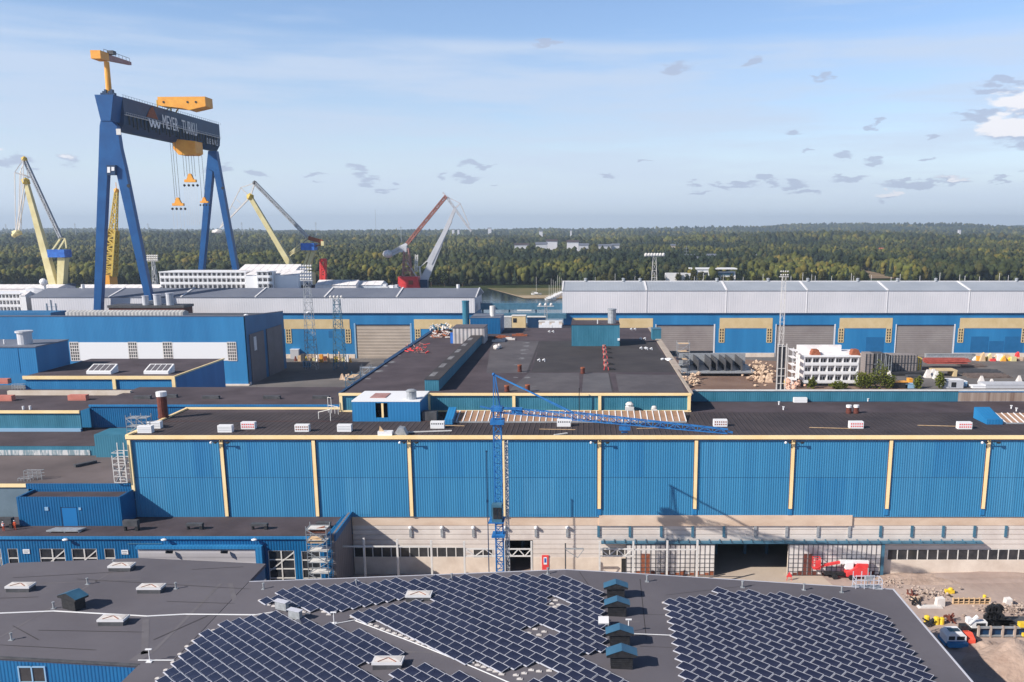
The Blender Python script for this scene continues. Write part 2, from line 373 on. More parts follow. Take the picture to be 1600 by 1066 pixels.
def rock_pile(name, label, cat, pts, m, seed=0, group=None, rmin=.3, rmax=.8):
    b = MB(); rn = random.Random(seed)
    for (x, y, z) in pts: b.ball((x, y, z), rn.uniform(rmin, rmax), 1, (rn.uniform(.7, 1.3), rn.uniform(.7, 1.2), rn.uniform(.5, .9)), .28, rn.random())
    return one(b, name, m, label, cat, group)

# ------------------------------------------------------------------ the setting: ground, yard, water, hills
def elev(x, y):
    def ss(a, b, t): 
        t = min(max((t - a) / (b - a), 0), 1); return t * t * (3 - 2 * t)
    n1 = mnoise.noise(Vector((x / 900, y / 900, 0.3))); n2 = mnoise.noise(Vector((x / 1700, y / 2600, 7.1)))
    right = ss(-1500, 2500, x)
    return 9 * ss(1060, 1700, y) * (.8 + n1) + (10 + 9 * right) * ss(1600, 3800, y) * (.7 + 1.6 * n1) + (14 + 20 * right) * ss(4200, 8200, y) * (.75 + 1.5 * n2 + .5 * n1)
gb = MB()
ys = [-60, 60, 90, 110, 140, 170, 230, 300, 400, 500, 600]; 
gb.add([(-1600, -200, 0), (1600, -200, 0), (1600, 640, 0), (-1600, 640, 0)], [(0, 1, 2, 3)])
o = gb.build('ground', 'ground'); tag(o, kind='structure')
o = sheet('water', [(-6000, 640), (6000, 640), (6000, 1045), (-6000, 1045)], -1.5, 'water')
b = MB(); b.box(-1600, 1600, 640, 641, -3, 0); tag(b.build('quay', 'conc'), kind='structure')
# far shore and hills
nx, ny = 150, 110
xs = np.linspace(-9500, 8500, nx); yy = 1040 + (np.linspace(0, 1, ny) ** 2.2) * 11500
b = MB(); vs = []
for j in range(ny):
    for i in range(nx):
        z = elev(xs[i], yy[j]) + (-3 if j == 0 else .4) 
        if yy[j] > 4200: z += 12 + 9 * mnoise.noise(Vector((xs[i] / 120, yy[j] / 300, 2)))
        vs.append((xs[i], yy[j], z))
b.add(vs, [(j*nx+i, j*nx+i+1, (j+1)*nx+i+1, (j+1)*nx+i) for j in range(ny-1) for i in range(nx-1)])
tag(b.build('hills', 'hills'), kind='structure')
sheet('shore', [(-60, 885), (120, 880), (330, 1000), (330, 1060), (-120, 1060)], -1.0, 'sandsh')
sheet('shore_grass', [(-70, 925), (20, 935), (330, 1020), (330, 1060), (-120, 1060)], -.8, 'grass')
sheet('shore_field', [(330, 960), (800, 960), (900, 1100), (330, 1060)], -.6, 'sandsh')
# yards
sheet('yard', [(-330, 205), (300, 205), (300, 640), (-330, 640)], .004, 'asph')
sheet('side_yard', [(24, 205), (150, 205), (128, 440), (60, 466), (24, 466)], .008, 'browny')
sheet('apron', [(-143, 400), (-60, 400), (-60, 470), (-143, 470)], .008, 'asph')
sheet('site_road', [(-46, 150), (25, 150), (48, 152), (42, 185), (20, 185), (20, 164), (-46, 164)], .010, 'path')
a1, a2, a3, a4 = G(1230, 905), G(1115, 930), G(1380, 930), G(1390, 905)
# ------------------------------------------------------------------ foreground roof with solar panels
ROOFZ = lambda x: max(12.0, 14.4 - .05 * abs(x + 3)) if x > -52 else 12.0
def R(px, py):
    z = 13.0
    for _ in range(25): z = ROOFZ(G(px, py, z).x)
    return G(px, py, z)
t = thing('solar_roof_hall', 'near hall with a grey felt roof carrying the solar panels', 'hall', (-3, 100, 0))
bl, rc, br = R(400, 909), R(875, 890.5), R(1397, 921)
EX = 47.0
yb = lambda x: (bl.y + (rc.y - bl.y) * (x - bl.x) / (rc.x - bl.x)) if x < rc.x else (rc.y + (br.y - rc.y) * ((x - rc.x) / (EX - rc.x)) ** 1.25)
XL = G(218, 1038, 12).x; YL = G(218, 1038, 12).y
xsn = [-52.5, -40, -25, -12, -3, 5, 14, 24, 36, EX]
b = MB()
for x0, x1 in zip(xsn, xsn[1:]):
    b.add([(x0, 40, ROOFZ(x0+1e-6)), (x1, 40, ROOFZ(x1)), (x1, yb(x1), ROOFZ(x1)), (x0, yb(x0), ROOFZ(x0+1e-6))], [(0,1,2,3)])
b.add([(XL, 40, 12), (-52.5, 40, 12), (-52.5, YL, 12), (XL, YL, 12)], [(0,1,2,3)])
b.build('roof', 'roofg', t)
b = MB()
for x0, x1 in zip(xsn, xsn[1:]):
    b.add([(x0, yb(x0)-.1, 0), (x1, yb(x1)-.1, 0), (x1, yb(x1)-.1, ROOFZ(x1)-.05), (x0, yb(x0)-.1, ROOFZ(x0+1e-6)-.05)], [(0,1,2,3)])
b.add([(EX-.1, 40, 0), (EX-.1, yb(EX)-.1, 0), (EX-.1, yb(EX)-.1, 11.9), (EX-.1, 40, 11.9)], [(0,1,2,3)])
b.add([(XL+.1, 40, 0), (XL+.1, YL, 0), (XL+.1, YL, 11.95), (XL+.1, 40, 11.95)], [(0,1,2,3)])
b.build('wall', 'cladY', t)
b = MB(); b.bar((EX, 40, 12.02), (EX, yb(EX), 12.02), .22, .14)
for x0, x1 in zip(xsn, xsn[1:]): b.bar((x0, yb(x0), ROOFZ(x0+1e-6)), (x1, yb(x1), ROOFZ(x1)), .16, .10)
b.build('roof_edge_trim', 'alu', t)
# left wing
w = thing('wing_hall', 'near left hall with a flat grey felt roof and blue ribbed wall', 'hall', (-90, 120, 0))
pts = [G(-260, 893, 12), G(0, 885, 12), G(12, 880, 12), G(220, 872, 12), G(397, 881, 12)]
WX = -52.6
poly = [(p.x, p.y) for p in pts]; poly[-1] = (WX, poly[-1][1])
q0, q1 = G(-260, 1012, 12), G(218, 1038, 12)
poly += [(WX, q1.y + .02), (q1.x, q1.y), (q0.x, q0.y)]
b = MB(); b.prism(poly, 11.5, 11.996); b.build('roof', 'roofg', w)
d = Vector((q1.x - q0.x, q1.y - q0.y, 0)).normalized()
b = MB(); cpoly = [(x, y) for x, y in poly]
cen = (-90, 122); b.prism([(cen[0] + (x - cen[0]) * .994, cen[1] + (y - cen[1]) * .994) for x, y in cpoly], 0, 11.5); b.build('wall', 'sat', w)
b = MB(); b.bar((q0.x, q0.y - .05, 11.9), (q1.x, q1.y - .05, 11.9), .25, .3); b.build('eave', 'dgrey', w)
w0, w1 = G(30, 1041, 10.6), G(71, 1041, 10.6); yw = q0.y + (q1.y - q0.y) * ((w0.x + w1.x) / 2 - q0.x) / (q1.x - q0.x)
w0, w1 = V(30, 1041, yw), V(71, 1041, yw); window(w, w0.x, w1.x, w0.z - 4.2, w0.z, yw - .15, 2, 2, .18, 'lblue', .15)
# felt seams, gutters and strips on the two roofs
def strip(parent, a, c, wd, m, dz=.012, name='felt_strip'):
    b = MB(); a = Vector(a); c = Vector(c); n = 6
    d = Vector((c.y - a.y, a.x - c.x, 0)).normalized() * wd / 2
    for i in range(n):
        p = a.lerp(c, i / n); q = a.lerp(c, (i + 1) / n)
        zp, zq = ROOFZ(p.x) + dz, ROOFZ(q.x) + dz
        if abs(p.x + 52) < .7: zp += .02
        b.add([(p.x-d.x, p.y-d.y, zp), (q.x-d.x, q.y-d.y, zq), (q.x+d.x, q.y+d.y, zq), (p.x+d.x, p.y+d.y, zp)], [(0,1,2,3)])
    o = b.build(name, m, parent)
    if o.data.polygons[0].normal.z < 0: o.data.flip_normals()
    return o
for a, c, wd in [((345, 912), (240, 1018), .5), ((228, 968), (226, 1022), .9), ((360, 911), (372, 958), .7), ((210, 1033), (232, 1018), 1.6), ((190, 885), (0, 996), .3), ((0, 915), (220, 905), .3)]:
    strip(w if a[0] < 300 and c[0] < 300 else w, R(*a), R(*c), wd, 'roofg2')
for a, c, wd in [((880, 973), (1000, 972), .3), ((600, 1018), (700, 1020), .5), ((1400, 972), (1330, 940), .3), ((405, 925), (415, 905), .3)]:
    strip(t, R(*a), R(*c), wd, 'roofg2')
for a, c in [((0, 935), (60, 933)), ((20, 903), (200, 893)), ((60, 985), (225, 988)), ((0, 1008), (150, 1016)), ((300, 890), (380, 886)), ((260, 940), (400, 943)), ((120, 905), (400, 921)), ((240, 1000), (330, 960)), ((20, 978), (60, 1000))]:
    strip(w if a[0] < 340 and c[0] < 340 else t, R(*a), R(*c), .12, 'roofdk', .03 if a[0] < 340 else .012)
for a, c in [((1000, 905), (1010, 1000)), ((1180, 914), (1040, 930)), ((1330, 923), (1480, 1040)), ((1000, 1010), (1050, 1012)), ((1000, 960), (1040, 961)), ((905, 893), (920, 915)), ((640, 1000), (720, 1018))]:
    strip(t, R(*a), R(*c), .10, 'roofdk', .012)
def cable(label, pxs, r=.09, m='bwhite', group='conductor lines on the near roofs'):
    b = MB(); ps = [R(*p) for p in pxs]
    for p, q in zip(ps, ps[1:]):
        k = max(1, int((q-p).length / 8))
        for i in range(k):
            u, v_ = p.lerp(q, i/k), p.lerp(q, (i+1)/k)
            b.bar((u.x, u.y, ROOFZ(u.x) + .12), (v_.x, v_.y, ROOFZ(v_.x) + .12), r * 1.6, r)
    return one(b, 'conductor_cable', m, label, 'cable', group)
cable('long white cable running across the left grey roof', [(-40, 961), (85, 956), (230, 964), (290, 961), (400, 962), (432, 957)], .11)
cable('thin white cable from the corner post to the first panels', [(216, 1033), (272, 1033)], .09)
cable('white cable tray along the lower edge of the middle panel field', [(555, 971), (640, 1003), (700, 1027), (775, 1059), (800, 1070)], .07)
cable('thin cable between the second and third black roof vents and the right panels', [(940, 990), (1000, 992), (1050, 994)], .07)
cable('short thin cable joining the left and middle panel fields', [(523, 976), (555, 970)], .07)
# solar panels
polys = {
 'right': [(1041, 939), (1065, 934), (1130, 923), (1165, 928), (1200, 928), (1213, 930), (1265, 932), (1280, 938), (1305, 936), (1386, 966), (1400, 985), (1425, 1012), (1460, 1062), (1475, 1090), (1075, 1090)],
 'middle': [(555, 962), (617, 943), (688, 944), (636, 930), (592, 946), (525, 958), (500, 953), (490, 959), (455, 950), (452, 953), (408, 938), (440, 927), (495, 915), (525, 917), (542, 912), (640, 906), (690, 904), (766, 902), (820, 899), (882, 904), (938, 926), (940, 1021), (907, 1025), (985, 1068), (995, 1090), (860, 1090), (775, 1052)],
 'left': [(235, 1080), (262, 1050), (290, 1015), (316, 992), (345, 977), (372, 971), (400, 964), (432, 960), (500, 978), (522, 973), (628, 1020), (595, 1030), (548, 1041), (600, 1066), (640, 1090), (240, 1090)],
 'bottom': [(590, 1072), (607, 1055), (672, 1038), (735, 1064), (760, 1090), (590, 1090)]}
holes = [[(838, 943), (866, 935), (893, 945), (868, 952)], [(808, 986), (845, 978), (876, 988), (848, 999)], [(795, 1050), (850, 1037), (872, 1047), (862, 1060), (820, 1075)]]
def inside(p, poly):
    c = False; n = len(poly)
    for i in range(n):
        a, b = poly[i], poly[i-1]
        if (a[1] > p[1]) != (b[1] > p[1]) and p[0] < (b[0]-a[0]) * (p[1]-a[1]) / (b[1]-a[1]) + a[0]: c = not c
    return c
UL, UV = Vector((.7071, -.7071, 0)), Vector((-.7071, -.7071, 0))      # along a row; towards the sun
PL, PW, PU, PV, TILT = 2.09, 1.42, 2.16, 1.50, radians(11)
def panel_geo(mbf, mbc, o=Vector((0,0,0))):
    ax = UL; ay = (UV * cos(TILT) - Vector((0, 0, 1)) * sin(TILT)); nzv = ax.cross(ay); 
    if nzv.z < 0: nzv = -nzv
    def P3(u, v_, h): return o + ax * u + ay * v_ + nzv * h
    hx, hy = PL/2, PW/2
    vs = [P3(x, y, h) for h in (0, .07) for x, y in ((-hx,-hy),(hx,-hy),(hx,hy),(-hx,hy))]
    mbf.add(vs, [(0,1,2,3),(7,6,5,4),(0,4,5,1),(1,5,6,2),(2,6,7,3),(3,7,4,0)])
    for sx in (-hx*.8, hx*.8): mbf.bar(P3(sx, -hy+.05, 0), P3(sx, -hy+.05, 0) - Vector((0,0,.32)), .06)
    mbc.add([P3(x, y, .076) for x, y in ((-hx+.05,-hy+.07),(hx-.05,-hy+.07),(hx-.05,hy-.15),(-hx+.05,hy-.15))], [(3,2,1,0)])
pos = []
names = list(polys)
for iv in range(-110, 30):
    for iu in range(-90, 60):
        for nm in names:
            off = (iv * PV) if nm == 'right' else (-iv * .62)
            c = UL * (iu * PU + (off % PU)) + UV * (iv * PV) + Vector((0, 0, 0))
            if not (-60 < c.x < 47 and 84 < c.y < 142): continue
            z = ROOFZ(c.x); p = proj(c.x, c.y, z + .25)
            if inside(p, polys[nm]) and not any(inside(p, h) for h in holes): pos.append((c.y, c.x, z + .30, nm)); break
pos.sort(key=lambda q: (q[0] > 1e9, q[0] + .15 * abs(q[1])))
print('panels', len(pos))
where = {'right': 'dark blue solar panel in a near row of the right hand panel field', 'middle': 'dark blue solar panel in a near row left of the black roof vents',
 'left': 'dark blue solar panel in a near row of the left field above the blue wall', 'bottom': 'dark blue solar panel in the small group right of the lowest white skylight'}
f = MB(); c = MB(); panel_geo(f, c); p0 = f.build('solar_module', 'alu'); pc = c.build('cell_sheet', 'panelc', p0)
for i, (y, x, z, nm) in enumerate(pos[:300]):
    o = p0 if i == 0 else copy_tree(p0)
    o.location = (x, y, z); o['label'] = where[nm]; o['category'] = 'solar panel'; o['group'] = 'near solar panels in the %s field' % nm
f = MB(); c = MB()
for (y, x, z, nm) in pos[300:]: panel_geo(f, c, Vector((x, y, z)))
o = tag(f.build('solar_modules', 'alu'), 'rows of dark blue solar panels farther up the grey roof', 'solar panels', kind='stuff'); c.build('cell_sheets', 'panelc', o)
# ballast blocks on the left edges of the fields
bb = MB(); bb.box(-.34, .34, -.16, .16, 0, .12); bb.box(-.15, .15, -.1, .1, .12, .2); b0 = bb.build('ballast_block', 'gridp')
first = True
def ballast(px, py, lab, grp):
    global first
    p = R(px, py); o = b0 if first else copy_tree(b0); first = False
    o.location = (p.x, p.y, ROOFZ(p.x) + .02); tag(o, lab, 'ballast block', grp)
for k in range(11): ballast(1038 + 2.55*k + .06*k*k, 942.5 + 9.2 * k + .22 * k * k, 'white ballast block in the column left of the right panel field', 'ballast blocks beside the right field')
for k in range(26):
    ballast(551 + 9.3*k, 965 + 3.55 * k + (k % 2) * .8, 'white ballast block in the long line under the middle panel field', 'ballast blocks under the middle field')
for (x, y) in [(407, 939), (413, 943), (419, 946), (428, 948), (460, 951), (468, 955), (474, 957), (481, 960), (506, 957), (514, 961)]:
    ballast(x, y, 'white ballast block at the tip of the upper left panel field', 'ballast blocks at the upper left tip')
for (x, y) in [(334, 986), (303, 1002), (293, 1011), (282, 1023), (271, 1036), (260, 1048), (247, 1061)]:
    ballast(x, y, 'white ballast block beside the left edge of the left panel field', 'ballast blocks beside the left field')
for (x, y) in [(868, 939), (862, 944), (873, 946), (867, 949), (836, 984), (850, 988), (842, 993), (826, 990), (830, 1048), (842, 1050), (858, 1049), (819, 1053), (806, 1056), (812, 1062), (684, 936), (690, 938), (696, 941)]:
    ballast(x, y, 'white ballast block in a bare gap between the middle panels', 'ballast blocks in the gaps')
# big black roof vents
def cap_vent(px, py, s, lab, grp, rz=0):
    p = R(px, py); z = ROOFZ(p.x)
    t = thing('roof_vent', lab, 'roof vent', (p.x, p.y, z), grp); X, Y = p.x, p.y
    b = MB(); b.box(X-1.25*s, X+1.25*s, Y-.75*s, Y+.75*s, z-.2, z+1.9*s)
    for k in range(5): b.box(X-1.29*s, X+1.29*s, Y-.79*s, Y+.79*s, z+(.5+k*.27)*s, z+(.58+k*.27)*s)
    b.build('shaft', 'black', t)
    b = MB(); b.prism([(X-1.75*s, z+1.75*s), (X+1.75*s, z+1.75*s), (X+1.75*s, z+2.05*s), (X, z+2.75*s), (X-1.75*s, z+2.05*s)], Y-.95*s, Y+.95*s, 'Y'); b.build('cap', 'black', t)
    for sg in (-1, 1):
        b = MB(); b.add([(X+sg*1.8*s, Y-1.0*s, z+2.07*s), (X+sg*1.8*s, Y+1.0*s, z+2.07*s), (X, Y+1.0*s, z+2.81*s), (X, Y-1.0*s, z+2.81*s)], [(0,1,2,3) if sg < 0 else (3,2,1,0)]); b.build('cap_sheet', 'capsheen', t)
    t.scale = (1, 1, .86)
    if rz: t.rotation_euler[2] = rz
for i, (px, py, s) in enumerate([(962, 933.5, .98), (964, 961, .98), (968, 1007, 1.0), (971, 1042, 1.05)]):
    cap_vent(px, py - 1, s, ['first and farthest', 'second', 'third', 'nearest'][i] + ' of four black gabled roof vents between the panel fields', 'gabled vents between the panel fields')
cap_vent(116, 950, 1.1, 'black gabled roof vent alone on the left grey roof', 'gabled vents on the near roofs', radians(-24))
def skylight(px, py, lab, wd=3.7, dp=1.9):
    p = R(px, py); z = ROOFZ(p.x); t = thing('skylight', lab, 'skylight', (p.x, p.y, z), 'white skylights on the near roofs'); X, Y = p.x, p.y
    b = MB(); b.box(X-wd/2*.94, X+wd/2*.94, Y-dp/2*.94, Y+dp/2*.94, z-.1, z+.75); b.build('curb', 'dgrey', t)
    b = MB(); b.box(X-wd/2, X+wd/2, Y-dp/2, Y+dp/2, z+.60, z+.92); b.build('frame', 'white', t)
    b = MB()
    b.add([(X-wd*.44, Y-dp*.4, z+.96), (X+wd*.44, Y-dp*.4, z+.96), (X+wd*.44, Y+dp*.4, z+.96), (X-wd*.44, Y+dp*.4, z+.96), (X-wd*.22, Y, z+1.08), (X+wd*.22, Y, z+1.08)], [(0,1,5,4),(1,2,5),(2,3,4,5),(3,0,4)]); b.build('dome', 'gridp', t)
    b = MB(); b.bar((X-wd*.3, Y-dp*.4, z+.99), (X-.05, Y, z+1.13), .07); b.bar((X+wd*.3, Y-dp*.4, z+.99), (X+.05, Y, z+1.13), .07); b.build('strut', 'rust', t)
skylight(33, 922, 'white skylight at the far left of the left roof'); skylight(191, 890, 'white skylight nearest the back edge of the left roof')
skylight(237, 924, 'white skylight right of the lone black roof vent'); skylight(178, 974, 'white skylight below the long white cable')
skylight(655, 936, 'white skylight between the upper panel rows'); skylight(607, 1041, 'white skylight in the gap under the left panel field')
def small_vent(px, py, lab, h=.9):
    p = R(px, py); z = ROOFZ(p.x); b = MB(); b.tube((p.x, p.y, z-.05), (p.x, p.y, z+h), .13, 8); b.tube((p.x, p.y, z+h), (p.x, p.y, z+h+.12), .2, 8); b.box(p.x-.3, p.x+.3, p.y-.3, p.y+.3, z-.02, z+.06)
    one(b, 'vent_pipe', 'grey', lab, 'vent pipe', 'small vent pipes on the near roofs')
for px, py, lb in [(137, 913, 'above the lone black roof vent'), (84, 951, 'just left of the lone black vent'), (275, 920, 'right of the white skylights'), (18, 1000, 'near the lower left of the roof'), (412, 921, 'by the tip of the upper panels'),
    (557, 915, 'behind the upper panel rows'), (706, 906, 'behind the middle panel rows'), (856, 897, 'near the roof crest'), (1011, 909, 'right of the farthest black vent'), (1160, 918, 'behind the right panel field'), (1256, 922, 'behind the right field near its middle'), (1315, 926, 'near the far right roof corner'), (178, 884, 'beside the back skylight')]:
    small_vent(px, py, 'small grey vent pipe ' + lb)
def mast_pole(px, py, h, lab):
    p = R(px, py); z = ROOFZ(p.x); b = MB(); b.tube((p.x, p.y, z), (p.x, p.y, z + h), .06, 6); b.box(p.x-.4, p.x+.4, p.y-.12, p.y+.12, z+h-.06, z+h+.06); b.box(p.x-.35, p.x+.35, p.y-.35, p.y+.35, z, z+.12)
    one(b, 'sensor_post', 'bwhite', lab, 'post', 'thin white posts on the near roofs')
mast_pole(234, 1034, 1.7, 'thin white post at the left wall corner'); mast_pole(522, 975, 1.7, 'thin white post between the left and middle panels'); mast_pole(982, 988, 1.8, 'thin white post beside the third black vent')
for px, py, lb in [(441, 955, 'upper'), (462, 969, 'lower')]:        # cabinets
    p = R(px, py); z = ROOFZ(p.x); t = thing('inverter_cabinet', lb + ' grey green inverter cabinet at the top of the left panel field', 'cabinet', (p.x, p.y, z), 'inverter cabinets')
    b = MB(); b.box(p.x-1.0, p.x+1.0, p.y-.3, p.y+.3, z+.25, z+1.5); b.build('case', 'grey', t)
    b = MB(); b.prism([(p.y-.5, z+1.5), (p.y+.4, z+1.5), (p.y+.4, z+1.62), (p.y-.5, z+1.56)], p.x-1.1, p.x+1.1, 'X'); b.build('rain_hood', 'alu', t)
    for sx in (-.8, .8):
        b = MB(); b.bar((p.x+sx, p.y, z), (p.x+sx, p.y, z+.25), .1); b.build('leg', 'alu', t)
    t.rotation_euler[2] = radians(-25)
p = R(943, 978); z = ROOFZ(p.x); t = thing('roof_hatch', 'small pale roof hatch beside the third black vent', 'hatch', (p.x, p.y, z))
b = MB(); b.box(p.x-.7, p.x+.7, p.y-.6, p.y+.6, z-.1, z+.6); b.build('curb', 'grey', t)
b = MB(); b.add([(p.x-.7,p.y-.6,z+.62),(p.x+.7,p.y-.6,z+.62),(p.x+.7,p.y+.6,z+1.1),(p.x-.7,p.y+.6,z+1.1)],[(0,1,2,3)]); b.build('lid', 'white', t)
# roof access cage at the right corner
p = G(1355, 917, 12.2)
t = thing('access_cage', 'grey steel safety cage on the right back corner of the near roof', 'safety cage', (p.x, p.y, 12.2))
b = MB()
for x in (-2, -.7, .7, 2):
    for y in (-.8, .8): b.bar((p.x+x, p.y+y, 12.1), (p.x+x, p.y+y, 14.4 if x < 1 else 13.6), .1)
for z in (12.9, 13.6): 
    for y in (-.8, .8): b.bar((p.x-2, p.y+y, z), (p.x+2, p.y+y, z), .08)
    for x in (-2, 2): b.bar((p.x+x, p.y-.8, z), (p.x+x, p.y+.8, z), .08)
b.bar((p.x-2, p.y-.8, 14.3), (p.x+.7, p.y-.8, 14.3), .08)
b.build('railing', 'alu', t); b = MB(); b.box(p.x-2.2, p.x+2.2, p.y-.9, p.y+.9, 12.04, 12.12); b.build('base', 'grey', t)
b = MB(); b.bar((p.x+.2, p.y+.6, 12.2), (p.x+.2, p.y+.6, 15), .14); b.box(p.x-.2, p.x+.9, p.y+.3, p.y+.7, 13.2, 13.8); b.build('hoist', 'grey', t)

# ------------------------------------------------------------------ the great blue hall
YF = 165.0; ZT = 27.75; ZB = 11.7; XR = 112.0; XL0 = -86.2
hall = thing('assembly_hall', 'long blue ribbed hall with cream roof trim and pale concrete lower wall', 'hall', (0, YF, 0))
YB = 199.5
b = MB(); b.box(XL0, XR, YF-.20, YF+.15, ZB, 27.05)
b.box(2.6, 51.3, YF-.16, YF+.1, ZB+.35, ZB+.36); b.build('cladding', 'clad', hall)
b = MB()
for xa_, xb_ in zip([XL0] + [93.6], [93.6, XR]): b.box(xa_, xb_, YF-.215, YF-.19, 19.5, 19.56)
b.build('cladding_seam', 'navy', hall)
faded = [mat('faded cladding sheets', (.038, .205, .40), (.055, .26, .475), .45, .6, wave=('X', .45, .04), streak=(1, 1, .05), wdark=.08), mat('newer cladding sheets', (.022, .175, .385), (.04, .23, .45), .45, .5, wave=('X', .45, .04), streak=(1, 1, .05), wdark=.08)]
for i, (xa_, xb_, za_, zb_2) in enumerate([(-83, -80.2, 12, 19.4), (-64, -58, 19.7, 26.8), (-46, -41, 12.2, 19.4), (-28, -20, 19.7, 26.8), (-12, -6, 12.2, 19.4), (4.5, 11, 19.7, 26.8), (22.5, 26, 12.4, 26.8), (42, 52, 12.4, 19.4), (60, 64, 12, 26.8), (66, 73, 19.7, 26.8), (78, 82, 12, 26.8), (-75, -71, 19.7, 26.8)]):
    b = MB(); b.box(xa_, xb_, YF-.213, YF-.19, za_, zb_2); b.build('cladding_sheet', faded[i % 2], hall)
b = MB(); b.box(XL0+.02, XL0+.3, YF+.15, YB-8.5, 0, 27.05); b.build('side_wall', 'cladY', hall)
b = MB(); b.box(XL0, 50, YB-9.2, YB-9, 0, 27.05); b.box(50, XR, YB-.2, YB, 0, 27.05); b.box(XR-.3, XR, YF+.3, YB-.3, 0, 26.95); b.build('back_wall', 'clad2', hall)
b = MB(); b.walls(-45, XR, 9.9, ZB-.003, YF+.0, YF+.4, []); b.box(2.6, 51.3, YF-.28, YF+.02, 9.9, 12.05); b.build('concrete_band', 'concb', hall)
holes = [(-45, -23.4, 3.5, 5.4), (-15.6, -10.2, -.1, 6.9), (3.2, 7.6, 3.6, 5.4), (24.8, 39.3, -.1, 6.5), (58.6, 88, 2.9, 5.0), (88.4, 106, 2.9, 5.0), (-21.8, -18, 3.4, 5.1)]
b = MB(); b.walls(-45, XR, 3.4, 9.899, YF+.06, YF+.4, holes); b.build('siding', 'siding', hall)
b = MB(); b.walls(-45, XR, -.05, 3.398, YF+.0, YF+.4, holes); b.build('plinth_wall', 'conc', hall)
def ribbon(x0, x1, z0, z1, n, m='steelw'):
    f = MB()
    for i in range(n + 1):
        x = x0 + (x1 - x0) * i / n; f.box(x-.09, x+.09, YF+.02, YF+.18, z0, z1)
    f.box(x0, x1, YF+.03, YF+.17, z0-.1, z0+.02); f.box(x0, x1, YF+.03, YF+.17, z1-.02, z1+.1)
    w = f.build('window', m, hall); g = MB(); g.box(x0, x1, YF+.10, YF+.14, z0, z1); g.build('pane', 'glass', w)
ribbon(-44.9, -23.4, 3.5, 5.4, 12); ribbon(3.2, 7.6, 3.6, 5.4, 3); ribbon(58.6, 88, 2.9, 5.0, 15); ribbon(88.4, 106, 2.9, 5.0, 9); ribbon(-21.8, -18, 3.4, 5.1, 2)
# deep interior seen through the doors
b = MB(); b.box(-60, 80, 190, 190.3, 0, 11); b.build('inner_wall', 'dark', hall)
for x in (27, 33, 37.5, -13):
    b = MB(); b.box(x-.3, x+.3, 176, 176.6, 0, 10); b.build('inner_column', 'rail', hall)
# roof
b = MB(); b.add([(XL0-.4, YF-.3, ZT-.1), (XR, YF-.3, ZT-.1), (XR, 187.0, ZT-.1), (XL0-.4, 187.0, ZT-.1)], [(0,1,2,3)])
b.build('roof', 'roofs', hall)
b = MB(); b.add([(XL0-.4, 187.0, ZT-.1), (XR, 187.0, ZT-.1), (XR, YB, ZT-.1), (50, YB, ZT-.1), (50, 191, ZT-.1), (XL0-.4, 191, ZT-.1)], [(0,1,2,3,4,5)]); b.add([(22, 187.1, ZT-.09), (50, 187.1, ZT-.09), (50, YB, ZT-.09), (22, YB, ZT-.09)], [(0,1,2,3)]); b.build('rear_roof', 'roofb', hall)
b = MB(); b.box(XL0-.5, XR, YF-.7, YF-.22, 27.15, ZT+.08); b.build('eave_trim', 'cream', hall)
b = MB(); b.box(XL0-.5, XR, YF-.6, YF-.23, 26.97, 27.14); b.build('eave_brown_strip', 'rusty2', hall)  # narrow brown strip under the cream eave trim
b = MB(); b.bar((XL0-.35, YF-.3, ZT), (XL0-.35, 190.6, ZT), .6, .4); b.box(XL0-.6, -52.6, 190.3, 191, ZT-.3, ZT+.25); b.build('gable_trim', 'cream', hall)
b = MB(); b.box(XL0-.3, XL0+.28, YF-.6, YF-.2, ZB+5.2, 26.95); b.build('corner_trim', 'cream', hall)
pil = [V(x, 700, YF).x for x in (347.5, 491, 640, 787, 936.5, 1087.5, 1238.5, 1391, 1543)] + [94.5]
for i, x in enumerate(pil):
    zb = ZB + .2 if i < 4 else 13.4
    p_ = MB(); p_.box(x-.31, x+.31, YF-.5, YF-.21, zb, 26.85); o = p_.build('pilaster', 'cream', hall)
    e = MB(); e.box(x-.40, x-.315, YF-.4, YF-.21, zb, 26.85); e.box(x+.315, x+.40, YF-.4, YF-.21, zb, 26.85); e.build('edge_strip', 'rusty2', o)
    if i >= 4:
        p_ = MB(); p_.box(x-.4, x+.4, YF-.36, YF-.21, ZB+.4, 13.38); p_.build('pilaster_foot', 'clad2', hall)
for i, x in enumerate([2.5 + 6.05*k for k in range(-6, 18)]):
    if -33 < x < -31: pass
    b = MB(); zz = 9.8; lampy = x < 0
    b.box(x-.25, x+.25, YF-.18, YF+.04, 7.6, 9.85); o = b.build('wall_bracket', 'rail' if (x < 27 or x > 52) and not lampy else 'grey', hall)
    if lampy:
        l_ = MB(); l_.ball((x+.05, YF-.4, 9.6), .36, 2); l_.build('lamp_globe', 'bwhite', o)
b = MB(); b.box(3, 76.5, YF-1.25, YF-.02, 6.62, 6.9); 
for k in range(36): b.box(3.4+k*2.04, 3.5+k*2.04, YF-1.5, YF-.02, 7.0, 7.16)
b.build('door_rail', 'rail', hall)
